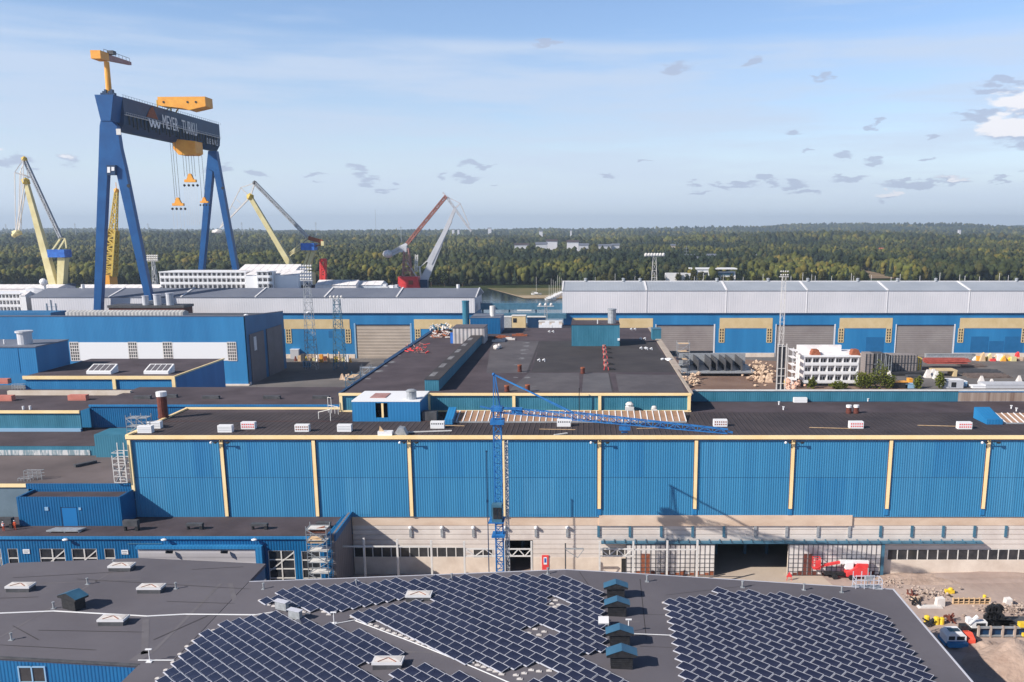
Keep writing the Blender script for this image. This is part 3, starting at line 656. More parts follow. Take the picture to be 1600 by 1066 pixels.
def grid_gate(x0, x1, z0, z1, y, lab):
    g = MB(); g.box(x0, x1, y, y+.25, z0, z1); o = g.build('sliding_gate', 'gridp', hall)
    gr = MB(); n = int((x1-x0) / .92)
    for i in range(n + 1):
        x = x0 + (x1-x0) * i / n; gr.box(x-.045, x+.045, y-.08, y-.003, z0, z1)
    for z in (z0+.1, z0+.9, z0+1.7, z0+2.6, z0+3.5, z0+4.3, z1-.1): gr.box(x0, x1, y-.07, y-.004, z-.035, z+.035)
    gr.build('gate_bar', 'dgrey', o)
    r = MB()
    for i in (3, 4): r.box(x0+(x1-x0)*(i+.15)/n, x0+(x1-x0)*(i+.85)/n, y-.03, y-.005, z0, z1-1.9)
    for i in range(n): r.box(x0+(x1-x0)*(i+.1)/n, x0+(x1-x0)*(i+.9)/n, y-.02, y-.006, z0, z0+.3+.35*((i*7) % 3))
    r.build('rust_stain', 'rust' if x0 < 20 else 'rusty2', o)
grid_gate(7.8, 24.9, 0, 6.4, YF-.9, ''); grid_gate(39.2, 57.0, 0, 6.4, YF-.9, '')
b = MB(); b.box(57.1, 57.7, YF-1, YF, 0, 6.5); b.build('gate_post', 'rail', hall)
p_ = V(852, 870, YF).x
b = MB(); b.box(p_-.65, p_+.65, YF-.12, YF-.01, 0, 3.9); o = b.build('door', 'red', hall); g = MB(); g.box(p_-.32, p_+.32, YF-.16, YF-.125, 2.0, 3.5); g.build('door_window', 'bwhite', o); g = MB(); g.box(p_-.2, p_+.2, YF-.18, YF-.165, 2.4, 3.3); g.build('door_sign', 'bluep', o)
p_ = V(977, 880, YF).x; b = MB(); b.box(p_-.75, p_+.75, YF-.1, YF-.01, 0, 3.2); b.build('door', 'black', hall)
patch(hall, XL0, -20, 178, 178.2, ZT-.08, 'rusty2', 'walkway_line')
for a, c, wd in [((430, 656), (380, 655), .3)]: pass
rp = [((10, 171), (15, 171.6)), ((44, 172), (52, 171)), ((-9, 170.5), (-2, 170)), ((66, 174), (74, 173)), ((-30, 174), (-24, 173.4))]
for (x0, y0), (x1, y1) in rp:
    b = MB(); b.bar((x0, y0, ZT-.02), (x1, y1, ZT-.02), .14, .08); one(b, 'roof_hose', 'ply', 'thin tan hose lying on the hall roof near x %s' % '' if False else 'thin tan hose lying on the dark seamed hall roof', 'hose', 'hoses on the hall roof')
# amber skylight strips
def amber(x0, x1, y0, y1, n, z):
    b = MB(); b.add([(x0, y0, z), (x1, y0, z), (x1, y1, z+1.0), (x0, y1, z+1.0)], [(0,1,2,3)]); b.box(x0, x1, y1, y1+.1, z-.3, z+1.0); o = b.build('skylight_strip', 'amber', hall)
    r = MB()
    for i in range(n + 1):
        x = x0 + (x1 - x0) * i / n; r.bar((x, y0-.05, z+.06), (x, y1-.02, z+1.06), .2, .1)
    r.build('glazing_bar', 'bwhite', o); r = MB(); r.box(x0, x1, y0-.5, y0-.1, z-.25, z+.1); r.build('kerb', 'grey', o)
pa, pb_ = G(703, 659, ZT), G(1080, 659, ZT)
amber(pa.x, pb_.x - 1, pa.y, pa.y+6.0, 37, ZT)
pa, pb_ = G(1562, 661, ZT), G(1640, 661, ZT); amber(pa.x, pb_.x, pa.y, pa.y+5, 8, ZT)
for px, wd, lb in [(701, 1.6, 'left'), (1553, 3.2, 'right')]:
    p_ = G(px, 662, ZT); b = MB(); b.prism([(p_.y-.4, ZT-.1), (p_.y+6.0, ZT-.1), (p_.y+6.0, ZT+2.2), (p_.y+.6, ZT+.9), (p_.y-.4, ZT+.9)], p_.x-wd/2, p_.x+wd/2, 'X')
    one(b, 'skylight_end_box', 'clad2', 'blue end box of the amber skylight strip at the %s' % lb, 'roof box')
# rear parapet right
pw = thing('parapet_wall', 'long low teal parapet wall behind the seamed roof at the right', 'wall', (60, YB, 0))
px2 = V(1497, 610, YB).x
b = MB(); b.box(24.2, px2, YB-.3, YB+.3, 0, 30.1); b.build('cladding', 'teal', pw)
b = MB(); b.box(px2, XR+20, YB-.3, YB+.3, 0, 29.7); b.build('concrete_panel', mat('weathered brown panel', (.20, .13, .10), (.42, .34, .29), .5, .85, streak=(1.5, 1, .05)), pw)
b = MB(); b.box(24.2, XR+20, YB-.5, YB+.5, 30.11, 30.3); b.build('coping', 'steelw', pw)
b = MB(); b.box(24.2, XR, YB-.45, YB-.31, 27.70, 27.1); b.build('flashing', 'navy', pw)
b = MB(); b.box(24.2, XR, 199.9, 202, 0, 29.5); b.build('rear_mass', 'clad2', pw)
# items on the hall roof
def vent_box(px, py, lab, style, grp='white slotted vent boxes along the hall roof'):
    p = G(px, py+5, ZT); t = thing('vent_box', lab, 'vent box', (p.x, p.y, ZT), grp); X, Y = p.x, p.y
    b = MB(); b.box(X-1.35, X+1.35, Y-.6, Y+.6, ZT-.1, ZT+1.25); b.build('case', 'bwhite', t)
    b = MB()
    if style in ('red', 'dark', 'yel'):
        for k in range(6):
            for j in range(2 if style != 'dark' else 1): b.box(X-1.15+k*.42, X-.92+k*.42, Y-.63, Y-.601, ZT+.72-.5*j, ZT+.98-.5*j)
        b.build('slot', {'red': 'red', 'dark': 'dgrey', 'yel': 'rust'}[style], t)
    else:
        for k in range(3): b.box(X-1.2, X+1.2, Y-.62, Y-.601, ZT+.3+k*.3, ZT+.36+k*.3)
        b.build('slot', 'grey', t)
vb = [(228, 670, 'plain', 'nearest the left roof end'), (242, 663, 'plain', 'second from the left roof end, beside the scaffold'), (353, 669, 'plain', 'left of the red slotted box'), (389, 664, 'red', 'in the bay left of centre with two red slot rows'), (473, 668, 'yel', 'with brown slots near the second pilaster'),
      (539, 668, 'plain', 'left of the collapsed white hatch'), (684, 663, 'dark', 'in front of the blue rooftop container'), (881, 660, 'dark', 'in front of the amber strip below the upper block'), (1125, 660, 'yel', 'at the tip of the crane jib'), (1337, 663, 'red', 'in front of the two rusty chimneys'), (1506, 664, 'red', 'near the right end of the roof')]
for a in vb: vent_box(a[0], a[1], 'white vent box ' + a[3], a[2])
p = G(603, 680, ZT); t = thing('broken_hatch', 'white roof box with tipped lid and dark hood beside it', 'roof hatch', (p.x, p.y, ZT))
b = MB(); b.box(p.x-1.4, p.x+1.3, p.y-.7, p.y+.7, ZT-.1, ZT+.8); b.build('case', 'bwhite', t)
b = MB(); b.prism([(p.x-1.2, ZT+.8), (p.x-.2, ZT+.8), (p.x-1.0, ZT+1.9)], p.y-.4, p.y-.3, 'Y'); b.build('lid', 'ply', t)
b = MB(); b.prism([(p.x+1.4, ZT-.05), (p.x+4.0, ZT-.05), (p.x+3.4, ZT+1.3), (p.x+2.4, ZT+1.5)], p.y-.2, p.y+1.6, 'Y'); b.build('hood', 'grey', t)
b = MB(); b.bar((p.x+3, p.y+2, ZT+.1), (p.x+12, p.y+3.2, ZT+.15), .25, .2); one(b, 'roof_plank', 'steelw', 'long pale plank lying right of the tipped roof hatch', 'plank')
b = MB(); q = G(870, 679, ZT); b.bar((q.x-.5, q.y-.5, ZT), (q.x+2, q.y+.5, ZT+.15), .35, .2); one(b, 'roof_batten', 'steelw', 'short pale batten lying by the eave right of the crane mast', 'plank')
# blue rooftop container
f0, f1 = G(551, 658, ZT), G(657, 658, ZT); X0, X1, Y0 = f0.x, f1.x, f0.y; zt = V(551, 628, Y0).z
t = thing('rooftop_cabin', 'blue rooftop cabin with a white roof and dark doorway', 'cabin', ((X0+X1)/2, Y0, ZT))
xd0, xd1, xd2 = V(587, 645, Y0).x, V(597, 645, Y0).x, V(606, 645, Y0).x
Y1 = Y0 + 11
b = MB(); b.walls(X0, X1, ZT-.1, zt, Y0, Y0+.2, [(xd0, xd2, ZT+.7, zt-.25)]); b.box(X0, X0+.2, Y0+.2, Y1, ZT-.1, zt); b.box(X1-.2, X1, Y0+.2, Y1, ZT-.1, zt); b.box(X0, X1, Y1, Y1+.2, ZT-.1, zt); b.build('wall', 'clad2', t)
b = MB(); b.box(xd1-.12, xd1+.3, Y0+.05, Y0+.19, ZT+.7, zt-.25); b.build('door_post', 'cream', t)
b = MB(); b.box(xd0, xd2, Y0+2, Y0+2.1, ZT, zt-.1); b.build('door', 'dark', t)  # near-black sheet set back behind the doorway as its dark inside
b = MB(); b.box(X0-.05, X1+.05, Y0-.05, Y1+.25, zt, zt+.22); b.build('roof', 'bwhite', t)
b = MB(); b.box(X0+3, X0+6.2, Y0+3, Y0+8, zt+.22, zt+.35); b.build('roof_stain', 'pinkgrey', t)
b = MB(); xx = V(640, 625, Y0).x; b.tube((xx, Y0+2, zt+.2), (xx, Y0+2, zt+1.9), 1.05, 14); b.tube((xx, Y0+2, zt+1.9), (xx, Y0+2, zt+2.2), 1.25, 14, .7); b.build('exhaust', 'grey', t)
b = MB(); b.box(X1+.3, X1+3.2, Y0+.5, Y0+2.4, ZT-.1, ZT+1.8); one(b, 'duct_box', 'dgrey', 'dark duct box beside the blue rooftop cabin', 'duct')
# chimneys
def chimney(px, pyb, pyt, r, lab, m='rusty2', z=ZT, top='bwhite', grp=None, cap=.5, Y=None):
    p = G(px, pyb, z) if Y is None else V(px, pyb, Y); zt = V(px, pyt, p.y).z
    t = thing('chimney', lab, 'chimney', (p.x, p.y, p.z), grp)
    b = MB(); b.tube((p.x, p.y, p.z-.1), (p.x, p.y, zt-cap), r, 14); 
    b.tube((p.x, p.y, p.z+.1), (p.x, p.y, p.z+.35), r*1.15, 14); b.build('pipe', m, t, True if False else False)
    b = MB(); b.tube((p.x, p.y, zt-cap), (p.x, p.y, zt), r*1.08, 14); b.build('cap', top, t)
    return t
chimney(255.5, 653, 612, .95, 'tall dark red chimney behind the left end of the great hall roof', cap=.95)
chimney(1326, 645, 633, .55, 'left of two rusty chimneys on the right roof', grp='twin rusty chimneys'); chimney(1337.5, 645, 633, .55, 'right of two rusty chimneys on the right roof', grp='twin rusty chimneys')
b = MB(); p = G(1250, 628, ZT); b.box(p.x-1.5, p.x+1.5, p.y-.5, p.y+.5, ZT-.1, ZT+1.0); b.box(p.x-1.4, p.x+1.4, p.y-.52, p.y-.5, ZT+.4, ZT+.5); one(b, 'roof_cabinet', 'bwhite', 'white cabinet against the teal parapet wall', 'cabinet')
for px, py, lb in [(1217, 632, 'left'), (1224, 640, 'lower left'), (1580, 638, 'right'), (1588, 642, 'far right'), (1356, 627, 'middle')]:
    p = G(px, py, ZT); b = MB(); b.tube((p.x, p.y, ZT-.1), (p.x, p.y, ZT+.55), .14, 7); b.box(p.x-.2, p.x+.2, p.y-.2, p.y+.2, ZT+.5, ZT+.66); one(b, 'roof_pipe', 'bwhite', 'tiny white roof pipe, %s one on the smooth rear roof' % lb, 'vent pipe', 'tiny pipes on the rear roof')
# floodlights under the eave
for i in (0, 2, 4, 6, 8):
    x = pil[i]; t = thing('floodlight_pair', 'pair of floodlights under the eave at the %s cream pilaster' % ['first', '', 'third', '', 'fifth', '', 'seventh', '', 'ninth'][i], 'floodlight', (x, YF-.8, 26.65), 'floodlight pairs under the eave')
    b = MB(); b.bar((x-1.7, YF-1.0, 26.70), (x+2.0, YF-1.0, 26.70), .12); b.bar((x, YF-1.0, 26.70), (x, YF-.5, 26.85), .12); b.build('bracket', 'black', t)
    b = MB(); b.ball((x-1.6, YF-1.15, 26.60), .28, 1); b.build('lamp', 'bwhite', t)
    b = MB(); b.ball((x+1.5, YF-1.1, 26.55), .3, 1, (1.5, .7, .7)); b.build('lamp', 'black', t)
    b = MB(); b.ball((x-.8, YF-1.1, 26.55), .28, 1, (1.3, .7, .7)); b.build('lamp', 'black', t)

# ------------------------------------------------------------------ upper block on the hall
YK = 187.7; KT = 31.7; K0, K1 = -52.3, 22.3; KB = 318.0
k_ = thing('upper_block', 'raised central block with flat dark roof and cream framed teal wall', 'hall block', (-15, YK, ZT))
b = MB(); b.box(K0, K1, YK, YK+.5, ZT-.05, KT-.5); b.build('cladding', 'teal', k_)
b = MB(); b.box(K0+.1, K1-.1, YK+.5, KB, 0, KT-.35); b.build('wall', 'clad2', k_)
stp = 221.0
b = MB(); b.add([(K0+.1, YK+.05, KT-.2), (K1-.1, YK+.05, KT-.2), (K1-.1, KB, KT-.2), (K0+.1, KB, KT-.2)], [(0,1,2,3)]); b.build('roof', 'roofb', k_)
b = MB(); b.box(K0-.2, K1+.2, YK-.4, YK+.02, KT-.48, KT+.05); b.build('top_trim', 'cream', k_)
b = MB(); b.box(K0-.2, K1+.2, YK-.35, YK-.02, ZT-.05, ZT+.25); b.build('base_trim', 'cream', k_)
b = MB(); b.box(K1-.1, K1+.6, YK+.03, stp, KT-.3, KT+.08); b.box(K1-.1, K1+1.6, stp+.01, KB, KT-.3, KT+.08); b.build('side_coping', mat('pale brown coping', (.35, .29, .24), (.45, .38, .32), .3, .8), k_)
b = MB(); b.box(K0-.5, K0+.15, YK+.03, 235, KT-.5, KT+.05); b.box(K0-1.1, K0+.1, 235, KB, KT-.5, KT+.05); b.build('side_gutter', 'navy', k_)
for px in (533.5, 670, 803, 937, 1077):
    x = V(px, 625, YK).x
    if px == 533.5: x = K0+.2
    if px == 1077: x = K1-.25
    b = MB(); b.box(x-.32, x+.32, YK-.42, YK-.03, ZT+.35, KT-.55); b.build('pilaster', 'cream', k_)
for (x0, y0, x1, y1, m) in [(540, 610, 600, 560, 'rooflt'), (700, 610, 930, 582, 'rooflt'), (910, 609, 956, 583, 'rooflt'), (962, 609, 1066, 584, 'rooflt'), (760, 560, 841, 534, 'rooflt')]:
    pass
def kpatch(pxs, m, dz=.006):
    b = MB(); b.add([tuple(G(x, y, KT-.2+dz)) for x, y in pxs], [tuple(range(len(pxs)))]); o = b.build('roof_patch', m, k_)
    if o.data.polygons[0].normal.z < 0: o.data.flip_normals()
kpatch([(826, 583), (905, 583), (905, 612), (793, 612)], 'rooflt'); kpatch([(823, 533), (842, 533), (822, 583), (760, 583), (768, 533)], 'rooflt', .004); kpatch([(912, 583), (951, 583), (957, 612), (909, 612)], mat('grey felt patch', (.09, .085, .095), (.12, .115, .125), .2, .85)); kpatch([(962, 585), (1059, 586), (1070, 612), (967, 612)], 'rooflt', .005)
kpatch([(842, 533), (844.5, 533), (826, 583), (823, 583)], 'roofdk', .009); kpatch([(950.5, 583), (952, 583), (959, 612), (956, 612)], 'roofdk', .012); kpatch([(845, 533), (1020, 533), (1058, 582), (830, 582)], 'roofdk', .002)
stain = mat('whitish dried puddle', (.10, .095, .10), (.26, .26, .28), .8, .85, detail=8)
rs = random.Random(5)
for (px, py, w_, h_) in [(822, 536, 7, 1.2), (823, 541, 9, 1.2), (820, 547, 8, 1.4), (819, 553, 8, 1.2), (814, 560, 9, 1), (806, 570, 5, 1), (806, 590, 6, 1.4), (824, 590, 7, 1.2), (835, 604, 5, 1), (590, 580, 10, 1), (600, 572, 9, 1.2), (612, 566, 8, 1), (619, 556, 8, .8), (575, 592, 8, .9), (702, 562, 5, .9), (640, 548, 6, .8)]:
    p = G(px, py, KT-.2); rx = w_ * p.y / 1400; ry = rx * rs.uniform(.5, .9); pts = []
    for i in range(14):
        a = 2*pi*i/14; r = rs.uniform(.45, 1.0); pts.append((p.x + rx*r*cos(a), p.y + 1.6*ry*r*sin(a), KT-.2+.014))
    b = MB(); b.add(pts, [tuple(range(14))]); b.build('roof_stain', stain, k_)
# long teal monitor duct
m0, m1, m2 = G(664, 611, KT-.2), G(686, 611, KT-.2), G(749, 526.5, KT-.2)
t = thing('roof_duct_housing', 'long dark teal duct housing running back along the upper roof', 'duct housing', (m0.x, m0.y, KT))
hgt = V(686, 593.5, m0.y).z
b = MB(); b.box(m0.x, m1.x, m0.y, m2.y, KT-.25, hgt); b.build('wall', 'teal', t)
b = MB(); b.box(m0.x-.15, m1.x+.15, m0.y-.15, m2.y, hgt, hgt+.12); b.build('roof', 'roofdk', t)
for k in range(7):
    y = m0.y + 4 + k*13; b = MB(); b.box(m0.x+.2, m0.x+1.4, y, y+6, hgt+.121, hgt+.14); b.build('roof_stain', stain, t)
# boxes on the block
def roof_box(name, lab, cat, px0, px1, pyb, pyt, dep, wall, roof, z=KT-.2, grp=None, roofh=.15):
    p, q = G(px0, pyb, z), G(px1, pyb, z); zt = V(px0, pyt, p.y).z
    t = thing(name, lab, cat, ((p.x+q.x)/2, p.y, z), grp); b = MB(); b.box(p.x, q.x, p.y, p.y+dep, z-.05, zt); b.build('wall', wall, t)
    b = MB(); b.box(p.x-.12, q.x+.12, p.y-.12, p.y+dep+.12, zt, zt+roofh); b.build('roof', roof, t); return t, p, q, zt
t, p, q, zt = roof_box('plant_room', 'large teal plant room with a grey exhaust stack on the upper roof', 'plant room', 893, 968, 541, 508, 13, 'teal', 'roofb')
b = MB(); b.tube((q.x-2.2, p.y+4, zt), (q.x-2.2, p.y+4, zt+4.2), 1.25, 14); b.tube((q.x-2.2, p.y+4, zt+4.2), (q.x-2.2, p.y+4, zt+4.5), 1.4, 14); b.build('exhaust_stack', 'grey', t)
b = MB(); b.bar((p.x+7.8, p.y+2, zt), (p.x+7.8, p.y+2, zt+1.4), .25); b.box(q.x-.6, q.x+.05, p.y-.4, p.y-.13, KT+1.5, KT+2.2); b.build('flue', 'bwhite', t)
roof_box('stair_cabin', 'small teal roof cabin at the far right edge of the upper roof', 'cabin', 1019, 1033, 531, 515, 5, 'teal', 'rail')
t, p, q, zt = roof_box('panel_cabin', 'pale ribbed panel cabin with grey roof among debris on the upper roof', 'cabin', 708, 757, 537, 513, 9, mat('ribbed pale panels', (.42, .38, .38), (.56, .53, .53), .3, .7, wave=('X', 1.2, .1), wdark=.3), 'roofg', roofh=.25)
b = MB(); b.box(p.x-.9, p.x-.05, p.y+.5, p.y+2, KT-.2, KT+3.0); b.build('side_door', 'bluep', t)
t, p, q, zt = roof_box('plant_room', 'deep blue plant room with a teal chimney behind the pale panel cabin', 'plant room', 735, 782, 522, 497, 14, 'sat', 'rooffar')
b = MB(); b.tube((q.x-3, p.y+5, zt+.1), (q.x-3, p.y+5, zt+3.6), .95, 12); b.build('exhaust_stack', 'steelw', t)
t2 = chimney(728.5, 513, 470, 1.15, 'tall teal chimney pipe behind the pale panel cabin', m='teal', z=KT, top='teal', Y=300)
# red vents row
for i, (py, s) in enumerate([(546, .9), (552, .9), (560, 1), (570, 1), (578, 1.05)]):
    p = G(944 + i*.8, py, KT-.2); t = thing('red_roof_fan', 'small red frame roof fan, %s from the teal plant room' % ['first', 'second', 'third', 'fourth', 'fifth'][i], 'roof fan', (p.x, p.y, KT-.2), 'row of red roof fans')
    b = MB()
    for sx in (-1, 1):
        for sy in (-1, 1): b.bar((p.x+sx*.55*s, p.y+sy*.5, KT-.2), (p.x+sx*.3*s, p.y+sy*.3, KT+1.0*s), .14)
    builds(b, 'leg', 'red', t); b = MB(); b.tube((p.x, p.y, KT+.75*s), (p.x, p.y, KT+1.25*s), .6*s, 10); b.build('drum', 'pinkgrey', t)
    b = MB(); b.box(p.x+.8, p.x+1.9, p.y-.3, p.y+.3, KT-.2, KT+.25); b.build('motor', 'black', t)
for px, pb_, pt_, lb in [(812, 581, 570, 'farthest, beside the dried puddles'), (792, 612, 602, 'left one behind the cream top trim'), (824.5, 612, 601, 'right one behind the cream top trim'), (910.5, 584, 574, 'at the grey felt patch')]:
    chimney(px, pb_, pt_, .5, 'short rusty chimney pipe, ' + lb, z=KT-.2, grp='rusty pipes on the upper roof', top='rust', cap=.3)
for i, (px, py) in enumerate([(862, 520), (847, 565), (990, 516), (1005, 531), (1015, 547), (1006, 546), (846, 514)]):
    if i > 5: continue
    p = G(px, py, KT-.2); t = thing('bent_vent', 'pair of white bent vent pipes %s' % ['behind the plant room left side', 'left of the red fans', 'right behind the plant room', 'right of the plant room shadow', 'nearest the right edge', 'left of the white bundle'][i], 'vent pipe', (p.x, p.y, KT-.2), 'bent vent pipe pairs')
    b = MB()
    for dx in (-.6, .7): b.tube((p.x+dx, p.y, KT-.2), (p.x+dx, p.y, KT+.4), .2, 7); b.tube((p.x+dx, p.y, KT+.4), (p.x+dx-.6, p.y-.2, KT+.15), .22, 7)
    builds(b, 'pipe', 'bwhite', t, 2)
p = G(1039, 563, KT-.2); rock_pile('wrapped_bundle', 'white wrapped bundle near the right edge of the upper roof', 'bundle', [(p.x-.7, p.y, KT+.1), (p.x+.3, p.y, KT+.1), (p.x+1.1, p.y-.3, KT)], 'bwhite', 3, rmin=.5, rmax=.8)
p = G(777, 545, KT-.2); rock_pile('white_tarp_heap', 'white tarpaulin heap right of the long duct housing', 'tarp', [(p.x-.3, p.y, KT+.1), (p.x+.4, p.y+1.5, KT+.3), (p.x-.2, p.y-1, KT)], 'gridp', 5, rmin=.7, rmax=1.1)
for i, (px, py, ln) in enumerate([(784, 528, 5), (795, 531, 4), (812, 525, 5), (779, 534, 4)]):
    p = G(px, py, KT-.2); b = MB(); b.box(p.x-ln/2, p.x+ln/2, p.y-.8, p.y+.8, KT-.2, KT+.3); b.box(p.x-ln/4, p.x+ln/4, p.y-.4, p.y+.4, KT+.3, KT+.6)
    one(b, 'material_stack', ['rust', 'gridp', 'rust', 'gridp'][i], '%s stack of %s building material beside the deep blue plant room' % (['first', 'second', 'third', 'fourth'][i], ['rusty', 'white', 'rusty', 'white'][i]), 'material stack')
rd = random.Random(11)
def debris(lab, cx, cy, sx, sy, n, mats, zz, grp, size=.5):
    for j, m in enumerate(mats):
        b = MB()
        for _ in range(n):
            p = G(cx + rd.uniform(-sx, sx), cy + rd.uniform(-sy, sy), zz); a = rd.uniform(0, pi); l_ = rd.uniform(.5, 2.4) * size
            b.bar((p.x - l_*cos(a), p.y - l_*sin(a), zz+rd.uniform(.05, .5)), (p.x + l_*cos(a), p.y + l_*sin(a), zz+rd.uniform(.1, 1.3)*size*1.6), rd.uniform(.1, .45)*size*2)
        tag(b.build('debris_heap', m), lab[j], 'debris', grp)
debris(['heap of orange timber offcuts on the upper roof', 'heap of white scrap pieces on the upper roof'], 689, 524, 13, 5, 26, ['rust', 'gridp'], KT-.2, 'scrap on the upper roof', .5)
debris(['line of red barrier pieces on the left of the upper roof', 'pink scrap scattered along the left of the upper roof'], 652, 546, 17, 7, 16, ['red', 'pinkgrey'], KT-.2, 'scrap on the upper roof', .42)
debris(['dark blue pipe bundle at the far left corner of the upper roof', 'tangle of pale tubes at the far left corner of the upper roof', 'yellow tube bundle left of the panel cabin'], 690, 514, 16, 3, 20, ['rail', 'gridp', 'creamp'], KT+.1, 'scrap on the upper roof', .75)
for px, py, wd in [(733, 648-8, 0)]: pass
for px, lb, s in [(983, 'larger', 1.0), (1021, 'smaller', .65)]:
    p = G(px, 643, ZT); b = MB(); b.box(p.x-.9*s, p.x+.9*s, p.y-2.2, p.y-.9, ZT-.1, ZT+1.4*s); b.tube((p.x, p.y-1.5, ZT+1.3*s), (p.x, p.y-1.5, ZT+1.9*s), .6*s, 10, .9*s); b.tube((p.x, p.y-1.5, ZT+1.9*s), (p.x, p.y-1.5, ZT+2.3*s), .9*s, 10, .5*s)
    one(b, 'mushroom_vent', 'steelw', '%s pale mushroom vent against the block base trim' % lb, 'roof vent', 'mushroom vents at the block foot')
p = V(905, 640, 186); b = MB(); b.bar((p.x, 186, ZT-.1), (p.x, 186, ZT+5.4), .16); b.box(p.x-.2, p.x+.2, 185.8, 186.2, ZT-.1, ZT+.2); one(b, 'antenna_pole', 'black', 'thin black pole standing before the teal wall of the upper block', 'pole')
b = MB()
c0 = G(1047, 535, KT-.2)
scaffold('grey stair scaffold at the far right side of the upper block', c0.x+1, c0.x+4.5, c0.y-14, c0.y-10, 14, KT+1, 2.4, 1)
s0 = G(575, 590, KT-.2)
scaffold('small grey scaffold clinging to the left side of the upper block', K0-3.4, K0-1.4, 205, 211, 22, KT+.4, 2.2, 1, m='rail')
t = thing('roof_railing', 'pale steel railing and steps left of the block corner', 'railing', (K0-2, 188, ZT))
b = MB()
for k in range(4): b.bar((K0-2.5+k*.9, 187-k*.7, ZT-.1), (K0-2.5+k*.9, 187-k*.7, ZT+1.6+ (k < 2)*1.6), .1)
b.bar((K0-2.5, 187, ZT+3.2), (K0-1.6, 186.3, ZT+3.2), .1); b.bar((K0-2.5, 187, ZT+1.5), (K0+.2, 185, ZT+1.5), .1); b.bar((K0-2.5, 180, ZT+1.4), (K0+.5, 178, ZT+2.4), .12); b.bar((K0-2.5, 180, ZT), (K0-2.5, 180, ZT+1.5), .12); b.bar((K0+.5, 178, ZT), (K0+.5, 178, ZT+2.4), .12); b.build('rail', 'steelw', t)

# ------------------------------------------------------------------ tower crane
tX, tY = V(779, 760, 146.5).x, 146.5
tz = lambda py: V(779, py, tY).z
t = thing('tower_crane', 'blue tower crane with a lattice jib stretching right over the hall roof', 'tower crane', (tX, tY, 0))
b = MB(); b.lattice((tX, tY, 0), (tX, tY, tz(640)), 1.25, 1.35, .105); b.build('mast', 'twblue', t)
b = MB(); b.lattice((tX+1.35, tY+.6, 0), (tX+1.35, tY+.6, tz(690)), .5, .9, .07); b.build('ladder', 'steelw', t)
b = MB(); b.box(tX-1.6, tX+1.6, tY-1.6, tY+1.6, -.05, .6); b.build('footing', 'conc', t)
za = tz(640)
b = MB(); b.box(tX-.95, tX+.95, tY-.95, tY+.95, za-.2, za+.5); b.box(tX-1.1, tX+1.2, tY-1.1, tY+1.1, tz(662), tz(655)); b.build('slewing_ring', 'twblue', t)
top = Vector((V(771, 585, tY).x, tY, V(771, 585, tY).z))
b = MB(); b.bar((tX-.6, tY, za+.3), top, .14); b.bar((tX+.5, tY, za+.3), top + Vector((.25, 0, 0)), .2); b.bar((tX+.1, tY-.5, za+.3), top, .1); b.ball(top, .3, 1); b.build('apex_frame', 'twblue', t)
jt = V(1137, 674, tY-7); jr = Vector((tX+.5, tY, za-.1)); jm = V(895, 650, tY-3)
b = MB(); b.lattice(jr, jm, .85, 1.2, .075); b.build('inner_jib', 'twblue', t)
b = MB(); b.lattice(jm, jt, 1.15, 1.2, .09, .65); b.bar(jt, jt + Vector((.8, 0, -.2)), .3); b.build('outer_jib', 'twblue', t)
b = MB(); b.bar(top, jm + Vector((0, 0, .6)), .22); b.bar(top + Vector((.2, .3, 0)), jm + Vector((-1, .3, .7)), .1); b.build('tie_bar', 'twblue', t)
b = MB(); q = V(976, 665, tY-4.4); b.box(q.x-.9, q.x+.9, q.y-.6, q.y+.6, q.z-.7, q.z-.1); b.bar((q.x-.5, q.y, q.z-1.1), (q.x+.5, q.y, q.z-1.1), .25); b.build('trolley', 'twblue', t)
q = V(750, 635, tY); b = MB(); b.bar((tX-.5, tY, za), q, .45, .2); b.build('counter_jib', 'twblue', t)
q = V(808, 640, tY); b = MB(); b.box(q.x-.9, q.x+.9, tY-.9, tY-.2, q.z-.5, q.z+.45); b.build('winch_house', 'twblue', t)
cz0, cz1 = tz(812), tz(783)
b = MB(); b.box(tX-1.0, tX+.7, tY-2.4, tY-.8, cz0+.3, cz1); b.build('cab', 'rail', t)
b = MB(); b.box(tX-.75, tX-.02, tY-2.46, tY-2.41, cz0+.9, cz1-.4); b.box(tX+.05, tX+.6, tY-2.46, tY-2.41, cz0+.9, cz1-.4); b.box(tX+.71, tX+.75, tY-2.3, tY-.9, cz0+.8, cz1-.4); b.build('cab_window', 'glass', t)
b = MB(); b.box(tX-1.6, tX+1.0, tY-2.6, tY+.9, cz0+.12, cz0+.28); b.build('platform', 'twblue', t); b = MB(); b.box(tX-1.2, tX+1, tY-1.6, tY+1, tz(836), tz(833)); b.build('platform', 'twblue', t)
# small lamp post left of the crane
q = V(754, 720, 150); b = MB(); b.tube((q.x, 156, 0), (q.x, 156, q.z), .09, 7); b.ball((q.x, 156, q.z+.15), .2, 1); b.box(q.x-.15, q.x+.15, 155.9, 156.1, V(754, 785, 156).z, V(754, 781, 156).z)
one(b, 'thin_mast', 'navy', 'thin dark mast left of the blue tower crane', 'mast')
